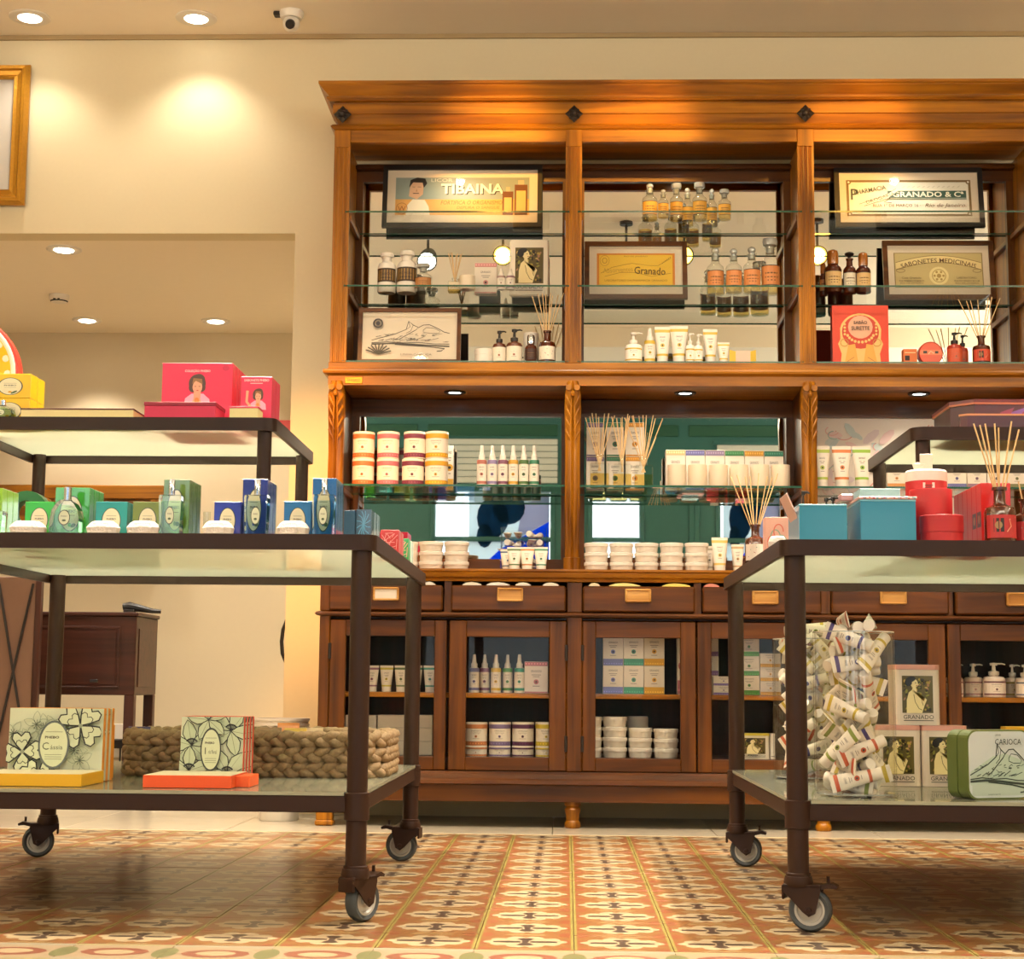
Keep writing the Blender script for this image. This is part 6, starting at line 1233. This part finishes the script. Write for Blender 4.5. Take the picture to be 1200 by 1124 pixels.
def art_lily(p, w_, h):
    clipped(p, w_, h); dk = C('23241f'); pale = C('bcc6a4')
    for cx, cy, s, r0 in ((-.32, .56, .36, .2), (.3, .78, .36, -.4), (.26, .14, .4, .5), (-.34, .18, .34, 0), (-.05, .95, .3, .2)):
        cx, cy = cx * w_, cy * h
        for q in range(5): L_ = leafp(cx, cy, r0 + q * 2 * pi / 5, s * h); p.poly(L_[:-1], pale); p.line(L_, h * .014, dk); p.line([L_[0], L_[4]], h * .007, C('7a8468'))
        for q in range(9): a = R(40 + 12 * q); p.line([(cx, cy), (cx + h * .1 * cos(a), cy + h * .1 * sin(a))], h * .007, dk); p.ell(cx + h * .1 * cos(a), cy + h * .1 * sin(a), h * .014, h * .014, dk, 6)
    oval_title(p, w_, h, 'I', 'ris floral', '3a3f38')
def flat_set(x0, x1, yt, Y, dep, c, lab):
    X, W, H = ext(x0, x1, yt, Y, ZL); t = thing('flat_box', lab, 'box', (X, Y + dep / 2, ZL)); part('box_body', MB().box(-W / 2, W / 2, -dep / 2, dep / 2, 0, H, .001, c=C(c)), M['ink'], t); part('print', MB().box(-W / 2 + .002, W / 2 - .002, -dep / 2 + .002, dep / 2 - .002, H + .0001, H + .0006, c=C('e3dcc0')), M['ink'], t)
def upright_set(x0, x1, yt, Y, th, n, c, art, key, lab, grp, dx=0, gap=.008):
    X, W, H = ext(x0, x1, yt, Y, ZL)
    def fn(mb): p = Print(mb, lambda u, v, l: (u, -th / 2 - l, v), dl=.00009); p.dd = th / 2; art(p, W, H)
    for k in range(n):
        t = thing('gift_box', lab % ORD[k], 'box', (X + dx * k, Y + th / 2 + k * (th + gap), ZL), grp, R(2)); t.rotation_euler.x = -R(1.5)
        part('box_body', cached(('gb', key), lambda mb: mb.box(-W / 2, W / 2, -th / 2, th / 2, 0, H, .0008, c=C(c)), M['ink']), None, t)
        part('face_card', cached(('fc', key), lambda mb: mb.box(-W / 2 + .0005, W / 2 - .0005, -th / 2 - .0006, -th / 2 - .0001, .0005, H - .0005, c=C('c9cdb0')), M['ink']), None, t)
        q = part('print', cached(('pr', key), fn, M['ink']), None, t); q.location.y = -.0007
flat_set(-30, 95, 907, 3.90, .19, 'd9a412', 'flat yellow box lying before the clover-printed gift boxes')
upright_set(8, 118, 830, 4.10, .022, 3, 'd98a1c', art_clover, 'clover', '%s orange-sided gift box printed with clover flowers', 'clover gift boxes', .002)
X, W, H = ext(30, 131, 849, 4.26, ZL); carton('lower orange-sided gift box behind the clover gift boxes', X, 4.25, ZL, W, .022, H, 'd98a1c', None)
flat_set(167, 271, 909, 3.90, .20, 'e0521c', 'flat orange-red box lying before the lily-printed gift boxes')
upright_set(210, 283.5, 840, 4.12, .022, 4, 'd9452a', art_lily, 'lily', '%s red-sided gift box printed with lilies', 'lily gift boxes', .001, .011)
X, W, H = ext(274, 286, 909, 3.97, ZL); carton('small orange-red box beside the flat orange-red box', X + .01, 3.95, ZL, W + .012, .12, H, 'e0581f', None)
# woven basket
bx0, bx1, by0, by1 = XP(148, 4.5, ZL), XP(455, 4.42, ZL), 4.36, 4.80
t = thing('woven_basket', 'long low basket of braided dried grass on the left trolley lower shelf', 'basket', ((bx0 + bx1) / 2, (by0 + by1) / 2, ZL)); w2, d2 = (bx1 - bx0) / 2, (by1 - by0) / 2; bh = ZP(861, 4.4) - ZL
part('basket_floor', MB().prism(rrect(-w2 + .02, w2 - .02, -d2 + .02, d2 - .02, .06), 0, .012), M['wicker'], t)
loop = rrect(-w2 + .022, w2 - .022, -d2 + .022, d2 - .022, .075, 8)
dense = []; 
for k in range(len(loop)):
    a, b = V((*loop[k], 0)), V((*loop[(k + 1) % len(loop)], 0)); m_ = max(1, int((b - a).length / .008)); dense += [a.lerp(b, q / m_) for q in range(m_)]
L = [0]
for k in range(1, len(dense)): L.append(L[-1] + (dense[k] - dense[k - 1]).length)
tot = L[-1] + (dense[0] - dense[-1]).length; rows = 3; rh = bh / rows
for j in range(rows):
    nb = 17; pl = part('plait', MB().tube([tuple(q + V((0, 0, rh * (j + .5)))) for q in dense], rh * .3, 6, True), M['wicker'], t, label='braided row of the basket')
    for s in range(3):
        pts = []
        for k, q in enumerate(dense):
            ph = 2 * pi * (L[k] / tot * nb + s / 3 + j * .17); tn = (dense[(k + 1) % len(dense)] - dense[k - 1]).normalized(); nn = V((tn.y, -tn.x, 0))
            pts.append(tuple(q + nn * (.011 * sin(2 * ph)) + V((0, 0, rh * (j + .5) + rh * .32 * sin(ph) + .002 * sin(k * 1.7 + s)))))
        part('strand', MB().tube(pts, [rh * .31 * (1 + .06 * sin(k * .7 + s)) for k in range(len(pts))], 10, True).mesh('strand', M['wicker'], None, 120), None, pl)
for k, (px, c, l) in enumerate(((172, '3a2f5a', 'dark violet sachet showing above the left end of basket'), (320, '8a6a3a', 'brown sachet in the basket beside the gift boxes'), (338, 'e08a2a', 'orange sachet in the basket near its right end'), (352, 'd9b23a', 'yellow sachet in the basket behind the orange one'), (368, 'c9b08a', 'cream sachet at the right end inside the basket'))):
    X = XP(px, 4.6, ZL + .1); tt = thing('sachet', l, 'packet', (X, 4.52 + .04 * (k % 3), ZL + .0128)); w_ = .03; hh = bh - .006 + .012 * (k == 2)
    part('packet_body', MB().loft([[(x * s, y * d, z) for x, y in ((-w_, -.008), (w_, -.008), (w_, .008), (-w_, .008))] for z, s, d in ((0, 1, .3), (.02, 1, 1.4), (hh * .6, 1, 1.6), (hh - .008, 1, .4), (hh, 1, .2))], C(c), smooth=False), M['gloss'], tt)
# ================================================================ goods on the right trolley
ZR = RT - .0018
def bin_(lab, x0s, x0, x1, yt, Y, lidded):
    X, W, H = ext(x0, x1, yt, Y, ZR); d = .19; c = C('2f7f9c'); t = thing('metal_box', lab, 'tin', (X, Y + d / 2, ZR)); a = W / 2; th = .002
    mb = MB()
    for q in ((-a, a, -d / 2, -d / 2 + th), (-a, a, d / 2 - th, d / 2), (-a, -a + th, -d / 2 + th, d / 2 - th), (a - th, a, -d / 2 + th, d / 2 - th)): mb.box(*q, 0, H, c=c)
    mb.box(-a + th, a - th, -d / 2 + th, d / 2 - th, 0, .003, c=c); part('tin_wall', mb, M['gloss'], t)
    part('rolled_rim', MB().tube([(p_[0], p_[1], H) for p_ in rrect(-a, a, -d / 2, d / 2, .004, 2)], .0022, 6, True, c=C('7fc0d2')), M['gloss'], t)
    if lidded:
        def fl(mb, x0_, x1_, y0_, y1_, z0_, z1_):
            mb.box(x0_, x1_, y0_, y1_, z0_, z1_, .001, c=C('d9a8a0')); p = Print(mb, lambda u, v, l: (u, y0_ - l, v)); rn = random.Random(3)
            for k in range(40): u = rn.uniform(x0_ + .004, x1_ - .004); p.ell(u, rn.uniform(z0_ + .002, z1_ - .002), .003, .0016, rn.choice([C('b83a4a'), C('5a9aa0'), C('e8d8c8')]), 6)
        mb = MB(); fl(mb, -a - .003, a + .003, -d / 2 - .003, d / 2 + .003, H + .0025, H + .009); part('lid', mb, M['gloss'], t, label='floral printed lid')
    return t, X, W, H, d
t1 = bin_('open blue metal box at the corner of the right trolley', 924, 937, 993, 592, 3.845, False)
t2 = bin_('blue metal box with floral lid on the right trolley', 993, 1009, 1074, 586.5, 3.845, True)
t, X, W, H, d = t1
mb = MB(); mb.T = Matrix.Translation((X - W / 2 + .028, 3.94, ZR + .006)) @ Matrix.Rotation(R(-24), 4, 'Y'); mb.box(-.003, .0, -.06, .06, 0, .125, .0006, c=C('e0b8ae')); tt = thing('floral_card', 'pink floral card leaning inside the open blue metal box', 'card', (X - W / 2 + .028, 3.94, ZR + .006)); part('card', mb, M['ink'], tt, off=tt.location)
for k, (px, yt, Y) in enumerate(((942, 574, 4.0), (969, 582, 3.96), (977, 581, 3.99), (986, 589, 3.97))):
    x, w_, h = ext(px - 7, px + 7, yt, Y, ZR + .0035); pump('%s from left of the dark pump bottles inside the open blue box' % ORD[k], x, Y, ZR + .0035, .03, h, '3a1a0c', 'd9c8b4', group='dark pump bottles in the blue box', mat='gloss')
t, X, W, H, d = t2
x, w_, h = ext(1006, 1053, 574, 3.90, ZR + H + .0095); carton('pale blue carton lying on the floral lid of the blue box', x, 3.88, ZR + H + .0098, w_, .1, h, '8fbcc4', None)
tt = thing('floral_carton', 'small floral carton lying behind pale blue carton on the lid', 'box', (x - .05, 4.0, ZR + H + .0098)); part('box_body', MB().box(-.03, .0, -.05, .03, 0, h * .8, .003, c=C('cf9a98')), M['gloss'], tt)
for k, (px, yt, Y, l) in enumerate(((1104, 602.5, 3.885, 'short red round cardboard box in front on right trolley'), (1092, 571.5, 3.995, 'taller red round cardboard box in the middle on right trolley'))):
    X = XP(px, Y, ZR); _, _, H = ext(px - 5, px + 5, yt, Y - .05, ZR); round_box(l, X, Y, ZR, .1, H, 'b01c22')
X, Y = XP(1087, 4.105, ZR), 4.105; _, _, H = ext(1080, 1090, 552, Y - .05, ZR); t = round_box('red round box with white rimmed top behind the two plain ones', X, Y, ZR, .1, H, 'b81c24')
part('rim_band', MB().lathe([(.0505, H - .022, C('efe6dc')), (.051, H - .02, C('efe6dc')), (.051, H + .002, C('efe6dc')), (.048, H + .006, C('efe6dc')), (0, H + .004)], 32), M['ink'], t)
mb = MB(); p = Print(mb, wrap=.0503); p.rect(-.018, H - .047, .01, H - .028, C('efe6dc')); p.rect(-.014, H - .036, .006, H - .034, INK, False); p.rect(-.014, H - .041, .002, H - .039, INK); p.rect(-.036, H - .072, -.012, H - .062, C('2a1414'), False); p.rect(-.018, H - .07, -.01, H - .06, C('efe6dc')); part('label', mb, M['ink'], t)
tt = thing('paper_tissue', 'folded white paper standing on the white-topped red round box', 'paper', (X, Y, ZR + H + .0065)); mb = MB()
mb.loft([[(-.028, 0, 0), (-.01, -.008, 0), (-.01, .008, 0)], [(-.034, 0, .018), (-.004, -.006, .016), (-.004, .006, .016)], [(-.02, 0, .022), (.0, -.002, .02), (.0, .002, .02)]], WHITE, smooth=False); mb.box(-.014, .016, -.004, .004, 0, .042, .001, c=WHITE); part('sheet', mb, M['ink'], tt)
def art_side(mb, w_, d, h):
    p = Print(mb, lambda u, v, l: (-w_ / 2 - l, -u, v)); p.rect(-d * .42, h * .32, d * .42, h * .56, C('2a1612')); p.ell(0, h * .44, d * .22, h * .07, C('9a6a3a'), 10)
X, W, H = ext(1151, 1186, 566, 3.93, ZR)
for k in range(6): carton('%s of six upright red boxes standing in a row on right trolley' % ORD[k], X, 3.93 + k * .046, ZR, W, .0445, H, 'c81c1c', None, group='upright red boxes', side=art_side if k < 2 else None, m='gloss')
X, W, H = ext(1155.5, 1192, 571, 3.85, ZR); diffuser('large amber reed diffuser with red label at the front of right trolley', X, 3.858, ZR, W, H, 8, ext(1150, 1190, 493, 3.86, ZR)[2], 'amber', 'b0282a', spread=.34, seed=12, emb='1f1a14')
X, W, H = ext(1188, 1222, 585, 3.88, ZR); diffuser('amber reed diffuser with orange reeds cut by right edge', X, 3.89, ZR, W, H, 6, ext(1190, 1220, 563, 3.9, ZR)[2], 'amber', 'b0282a', spread=.2, seed=14)
X, W, H = ext(873, 898, 615, 4.55, ZR); diffuser('amber reed diffuser with floral label on the left edge of right trolley', X, 4.55, ZR, W, H, 8, ext(873, 898, 553, 4.55, ZR)[2], 'amber', 'd9cbc0', spread=.42, seed=18)
def art_swirl(p, w_, h):
    for k in range(4): p.ring(w_ * (-.2 + .13 * k), h * (.3 + .15 * (k % 3)), w_ * .2, h * .2, h * .03, (C('d96a5a'), C('8aa890'))[k % 2], 14, 0, 4.6)
X, W, H = ext(897, 925, 606, 4.16, ZR); t = carton('pink floral soap carton beside the open blue box', X, 4.16, ZR, W, .05, H, 'e0aa9a', art_swirl, key='swirl')
X, W, H = ext(902, 924, 627, 4.02, ZR); soap('white wrapped soap before the pink floral carton', X, 4.05, ZR, W, H)
# upper tier of the right trolley
ZRT = TRZ - .0018
def octo(a, d, k): return [(-a + k, -d), (a - k, -d), (a, -d + k), (a, d - k), (a - k, d), (-a + k, d), (-a, d - k), (-a, -d + k)]
x0 = XP(1117, 4.22, ZRT); a = .21; t = thing('octagonal_tin', 'dark red octagonal tray tin with purple pattern on the upper right tier', 'tin', (x0 + a, 4.36, ZRT)); H = ZP(468.5, 4.22, 1160) - ZRT
part('tin_body', MB().prism(octo(a * .98, .145, .05), 0, H * .86, c=C('3c0e18')), M['gloss'], t)
part('rim', MB().prism(octo(a, .15, .052), H * .84, H * .9, c=C('a8603a')).prism(octo(a, .15, .052), H * .9, H, c=C('5a1414')), M['gloss'], t)
mb = MB(); p = Print(mb, lambda u, v, l: (u, -.145 - l, v)); rn = random.Random(9)
for k in range(12): u = rn.uniform(-.14, .12); p.poly([(u, H * .2), (u + .03, H * .3), (u + .05, H * .75), (u + .015, H * .6)], rn.choice([C('6a4a9a'), C('8a6ab0'), C('7a2a4a')]))
part('print', mb, M['gloss'], t)
x1 = XP(1127, 4.17, ZRT); t = thing('octagonal_tin', 'lower octagonal tin lid with gold rim in front of the tray tin', 'tin', (x1 + .2, 4.187, ZRT)); part('tin_body', MB().prism(octo(.2, .018, .014), 0, H * .4, c=C('4a101c')), M['gloss'], t); part('rim', MB().prism(octo(.202, .02, .015), H * .4, H * .46, c=C('d08a5a')), M['gloss'], t)
# lower shelf of the right trolley
ZQ = LL - .004 + .0006
def tubejar(lab, xc, yc, r, h, n, seed, who):
    t = thing('acrylic_cylinder', lab, 'container', (xc, yc, ZQ))
    part('cylinder_wall', MB().lathe([(r - .004, .005), (r - .004, h), (r, h), (r, 0), (0, 0), (0, .005), (r - .004, .005)], 48), M['acryl'], t)
    part('rim', MB().lathe([(r - .0045, h + .0002), (r - .0045, h + .003), (r + .0005, h + .003), (r + .0005, h + .0002), (r - .0045, h + .0002)], 48), M['acryledge'], t)
    part('base_disc', MB().lathe([(0, .0052), (r - .0042, .0052), (r - .0042, .0085), (0, .0085)], 48), M['acryledge'], t)
    rn = random.Random(seed); segs = []; L_ = .118; w_ = .040
    cols = [('b8502c', 'orange'), ('b8a030', 'yellow'), ('4a3f7a', 'violet'), ('7f8a3a', 'green')]
    import numpy as np
    tries = 0; pts = np.zeros((0, 3)); ks = np.linspace(0, 1, 7)[:, None]
    while len(segs) < n and tries < 14000:
        tries += 1; z = .02 + (h + .01) * min(1, max(0, (tries / 12000) ** 1.25 + rn.uniform(-.06, .06)))
        th = rn.uniform(0, 2 * pi); rr = rn.uniform(.0, .62) * r; c_ = V((rr * cos(th), rr * sin(th), z))
        az = rn.uniform(0, 2 * pi); el = rn.uniform(-.9, .9); d = V((cos(az) * cos(el), sin(az) * cos(el), sin(el)))
        a, b = c_ - d * L_ / 2, c_ + d * L_ / 2
        if V((a.x, a.y)).length > r - .019 or V((b.x, b.y)).length > r - .012 or min(a.z, b.z) < .018 or max(a.z, b.z) > h + .035: continue
        P_ = np.array(a)[None] * (1 - ks) + np.array(b)[None] * ks
        if len(pts) and ((pts[:, None] - P_[None]) ** 2).sum(-1).min() < .0215 ** 2: continue
        pts = np.concatenate([pts, P_]); segs.append((a, b)); cc, nm = rn.choice(cols)
        lv = ('bottom', 'lower middle', 'upper middle', 'top')[max(0, min(3, int(z / h * 4)))]; o = cosm_tube('white tube with %s bands jumbled in the %s of the %s clear cylinder' % (nm, lv, who), 0, 0, 0, w_, L_, cc, '%s-banded tubes in the %s of the %s clear cylinder' % (nm, lv, who))
        q = (b - a).to_track_quat('Z', 'Y'); spin = rn.uniform(-.8, .8)
        out = V((c_.x, c_.y, 0)) + V((0, -.05, 0)); f = q @ V((0, -1, 0)); ax = (b - a).normalized(); o2 = (out - out.dot(ax) * ax)
        ang = math.atan2(ax.dot(f.cross(o2)), f.dot(o2)) if o2.length > .01 else 0
        o.rotation_mode = 'QUATERNION'; from mathutils import Quaternion as Qn
        o.rotation_quaternion = Qn(ax, ang + spin * .5) @ q; o.location = V((xc, yc, ZQ)) + a
    return len(segs)
YJ = 3.945; n1 = tubejar('tall clear acrylic cylinder filled with white tubes in front', XP(1003, YJ, ZQ), YJ, .094, ext(1000, 1006, 742, YJ, ZQ)[2], 90, 5, 'front')
YK = 4.66; n2 = tubejar('second clear acrylic cylinder filled with tubes behind the trolley leg', XP(950, YK, ZQ), YK, .1, ext(940, 950, 750, YK, ZQ)[2], 80, 9, 'rear')
print('tubes', n1, n2, 'tiles', nt_)
lady_art = lambda p, w_, h: lady(p, -w_ * .34, h * .05, w_ * .68, h * .84)
YT = 4.36; X, W, H = ext(1027, 1080.5, 850, YT, ZQ); tin('lower left pinkish tin with lady portrait, behind clear cylinder', X, YT, ZQ, W, .1, H, 'e0cfc0', lady_art, 'd99a8c', 'pinkish tins with lady portrait', lid=.085)
X2, W2, _ = ext(1081.5, 1135, 850, YT, ZQ); tin('lower right pinkish tin with lady portrait, behind green tin', X2, YT, ZQ, W, .1, H, 'e0cfc0', lady_art, 'd99a8c', 'pinkish tins with lady portrait', lid=.085)
X3, W3, H3 = ext(1049, 1103, 786, YT, ZQ + H + .001); tin('upper pinkish tin with lady portrait stacked on two others', X3, YT, ZQ + H + .0008, W, .1, H, 'e0cfc0', lady_art, 'd99a8c', 'pinkish tins with lady portrait', lid=.085)
YG = 3.84; X, W, H = ext(1136, 1228, 856.5, YG, ZQ); dd = .075; t = thing('suitcase_tin', 'green hinged tin with CARIOCA mountain drawing on its pale face', 'tin', (X - .02, YG + .09, ZQ), None, R(24))
rr = .024
def side_prism(mb, y0, y1, c, k=0): mb.prism([(p_[0], p_[1] + H / 2) for p_ in rrect(-W / 2 + k, W / 2 - k, -H / 2 + k, H / 2 - k, rr, 6)], y0, y1, 'y', c=C(c), smooth=False)
mb = MB(); side_prism(mb, -dd / 2, -.0016, '5b6a34'); part('front_half', mb, M['gloss'], t)
mb = MB(); side_prism(mb, .0016, dd / 2, '5b6a34'); part('rear_half', mb, M['gloss'], t)
mb = MB(); side_prism(mb, -.0014, .0014, '39705e', .003); part('seam', mb, M['gloss'], t)
mb = MB(); side_prism(mb, -dd / 2 - .0008, -dd / 2 - .0001, 'b8c2c4', .003); p = Print(mb, lambda u, v, l: (u, -dd / 2 - .0009 - l, v)); p.poly([(-W * .46, H * .2), (W * .46, H * .2), (W * .46, H * .52), (W * .1, H * .66), (-W * .1, H * .62), (-W * .46, H * .4)], C('a7bcae')); p.rect(-W * .44, H * .05, W * .44, H * .22, C('a9b8ac'))
mountain(p, -W * .47, H * .06, W * .94, H * .76, C('2f3d38')); p.text('LINHA', -W * .04, H * .93, H * .03, C('3a4a44'), W * .09); p.text('CARIOCA', W * .12, H * .83, H * .085, C('2a3532'), W * .42); p.text('SABONETE', -W * .12, H * .07, H * .02, C('3a4a44'), W * .2)
part('print', mb, M['gloss'], t)
X, W, H = ext(1180, 1230, 852, 4.5, ZQ); carton('yellow carton behind the green hinged tin at right', X, 4.5, ZQ, W, .05, H, 'd9a012', None)
# ================================================================ back room and wall things
mb = MB(); fx1 = XP(31, BWALL, 2.6); fz1, fz0 = ZP(77, BWALL - .02, 20), ZP(241, BWALL - .02, 20); fw = fz1 - fz0
t = thing('wall_picture', 'gilt framed picture hanging on the wall at top left', 'picture', (fx1 - .46, BWALL - .03, fz0))
def gbar(mb, pts, pr):
    pass
pr = [(0, 0), (.012, -.028), (.026, -.026), (.032, -.016), (.05, -.012), (.062, -.018), (.068, -.006), (.068, .012), (0, .012)]
a, b = .46, fw; rect_ = [(-a, 0, 1, 1), (a, 0, -1, 1), (a, b, -1, -1), (-a, b, 1, -1)]
for k in range(4):
    (x0, z0, sx0, sz0), (x1, z1, sx1, sz1) = rect_[k], rect_[(k + 1) % 4]; mb = MB(); n = len(pr)
    mb.add([(x0 + q * sx0, y, z0 + q * sz0) for q, y in pr] + [(x1 + q * sx1, y, z1 + q * sz1) for q, y in pr], [(i, (i + 1) % n, n + (i + 1) % n, n + i) for i in range(n)]); part('frame_moulding', mb, M['gold'], t)
mb = MB().box(-a + .06, a - .06, .0, .006, .06, b - .06, c=C('cfc6bd')); p = Print(mb, lambda u, v, l: (u, -l, v)); p.rect(-a + .17, .17, a - .17, b - .17, C('7a5236')); p.poly([(a - .19, .22), (a - .17, .22), (a - .17, .36), (a - .21, .44)], C('e8e2da')); part('print', mb, M['ink'], t); part('pane', MB().box(-a + .06, a - .06, -.008, -.006, .06, b - .06), M['pane'], t)
# writing cabinet
zc1, zc0 = ZP(722, 8.0, 160), ZP(815, 8.0, 160); cx1 = XP(160, 8.0, .8); cx0 = cx1 - .82; d0, d1 = 8.0, 8.42
t = thing('writing_desk', 'dark brown panelled cabinet on square legs in the back room', 'desk', ((cx0 + cx1) / 2, 8.2, 0)); o = t.location
part('cabinet_body', MB().box(cx0, cx1, d0, d1, zc0, zc1, .004), M['dark_h'], t, off=o); part('top_board', MB().box(cx0 - .01, cx1 + .01, d0 - .012, d1, zc1, zc1 + .018, .004), M['dark_h'], t, off=o)
mb = MB(); x0, x1, z0, z1 = cx0 + .06, cx1 - .075, zc0 + .03, zc1 - .05
for q in ((x0, x1, z0, z0 + .012), (x0, x1, z1 - .012, z1), (x0, x0 + .012, z0 + .012, z1 - .012), (x1 - .012, x1, z0 + .012, z1 - .012)): mb.box(q[0], q[1], d0 - .006, d0, q[2], q[3], .002)
mb.box(x0 + .02, x1 - .02, d0 - .003, d0, z0 + .02, z1 - .02, .002); mb.box(cx1, cx1 + .004, d0 + .05, d1 - .05, zc0 + .04, zc1 - .06, .001); part('fall_front', mb, M['dark_h'], t, off=o)
part('key_plate', MB().box(x1 - .14, x1 - .1, d0 - .012, d0 - .006, z0 + .03, z0 + .045, .002), M['iron2'], t, off=o)
for x in (cx0, cx1 - .05):
    for y in (d0, d1 - .05): part('leg', MB().box(x + .001, x + .049, y + .001, y + .049, 0, zc0 + .001, .003), M['dark_v'], t, off=o)
tt = thing('telephone_handset', 'black handset lying on top of the dark brown cabinet', 'handset', (cx1 - .02, 8.12, zc1 + .0185)); part('handle', MB().tube([(-.08, 0, .03), (-.05, 0, .034), (.0, 0, .024), (.06, .02, .012), (.1, .03, .01)], [.018, .022, .018, .012, .010], 10), M['black'], tt); part('rest', MB().box(-.075, -.02, -.02, .02, 0, .02, .004), M['black'], tt); 
# folding screen
sx1 = XP(40, 7.45, .6); t = thing('folding_screen', 'brown folding screen with crossed wires at the left edge', 'screen', (sx1 - .3, 7.45, 0)); o = t.location; sz = ZP(676, 7.45, 20)
part('panel', MB().box(sx1 - .62, sx1, 7.45, 7.47, .03, sz, .003), plain('screen_board', '7a5a46', .6, .05), t, off=o); part('frame_post', MB().box(sx1 - .006, sx1 + .02, 7.44, 7.48, 0, sz + .02, .003), M['dark_v'], t, off=o); part('frame_post', MB().box(sx1 - .64, sx1 - .61, 7.44, 7.48, 0, sz + .02, .003), M['dark_v'], t, off=o)
for (pa, qa), (pb, qb) in (((-1, 684), (27, 862)), ((39, 684), (-2, 862))):
    (xa, za), (xb_, zb_) = XZ(pa, qa, 7.444), XZ(pb, qb, 7.444); part('wire', MB().tube([(xa, 7.444, za), (xb_, 7.444, zb_)], .006, 8), M['iron2'], t, off=o)
# panelled wooden headboard on the rear wall
hz1, hz0 = ZP(568.5, 8.9, 120), ZP(640, 8.9, 120); hx0, hx1 = XP(-60, 8.9, 1.5), XP(191, 8.9, 1.5); t = thing('wall_panel', 'pale brown panelled wooden board fixed to the rear wall', 'panel', ((hx0 + hx1) / 2, 8.9, hz0)); o = t.location
part('board', MB().box(hx0, hx1, 8.93, 8.995, hz0, hz1 - .02), M['oak_h'], t, off=o)
for q in ((hx0, hx1, hz1 - .075, hz1), (hx0, hx1, hz0, hz0 + .07)): part('rail', MB().box(q[0], q[1], 8.9, 8.94, q[2], q[3], .004), M['oak_h'], t, off=o)
for x in (hx0, XP(40, 8.9, 1.5), hx1 - .07): part('stile', MB().box(x, x + .07, 8.902, 8.94, hz0 + .07, hz1 - .075, .003), M['oak_v'], t, off=o)
# small wall things
X, Z = XZ(337, 504, 8.98); t = thing('fire_sign', 'small red sign with a white curl on the rear wall', 'sign', (X, 8.98, Z - .055)); mb = MB().box(-.06, .05, 0, .018, 0, .11, .002, c=C('b8201c')); p = Print(mb, lambda u, v, l: (u, -l, v)); p.ring(.036, .045, .012, .03, .006, C('efe6d8'), 12, 1.2, 5); part('plate', mb, M['gloss'], t)
X, Z = XZ(143, 868, 8.99); t = thing('wall_socket', 'white wall socket with black plug on the rear wall', 'socket', (X, 8.99, Z - .09)); part('face_plate', MB().box(-.06, .06, 0, .01, 0, .18, .003), M['white'], t); part('plug', MB().box(-.035, .03, -.05, 0, .05, .1, .006).tube([(0, -.03, .05), (0, -.03, -.2), (.02, -.02, -.28)], .005, 6), M['black'], t)
X, Z = XZ(341, 752, BWALL + .06); t = thing('black_cable', 'black cable loop sticking out beside the wall opening edge', 'cable', (X, BWALL + .06, Z)); part('cable', MB().tube([(.0, .0, .10), (-.02, 0, .09), (-.035, 0, .05), (-.04, 0, 0), (-.035, 0, -.05), (-.02, 0, -.085), (0, 0, -.10)], .008, 8), M['black'], t)
X, _ = XZ(322, 955, 6.62); t = thing('white_bucket', 'tall white bucket with wire handle on the floor behind left trolley', 'bucket', (X + .01, 6.66, 0)); H = ZP(842, 6.6, 330)
part('bucket_body', MB().lathe([(0, 0), (.075, 0), (.078, .01), (.088, H * .5), (.092, H * .55), (.108, H - .012), (.113, H - .008), (.113, H), (.106, H), (.09, H * .55), (.074, .015), (0, .015)], 36), M['white'], t)
part('rim', MB().lathe([(.106, H - .03), (.112, H - .028), (.112, H - .022), (.106, H - .02)], 36), M['white'], t); part('handle', MB().tube([(.112 * cos(R(a)), -.112 * sin(R(a)) * .0 - .01, H - .03 + .0 - .11 * sin(R(a))) for a in range(0, 181, 15)], .003, 6), M['iron2'], t).location.y = -.112
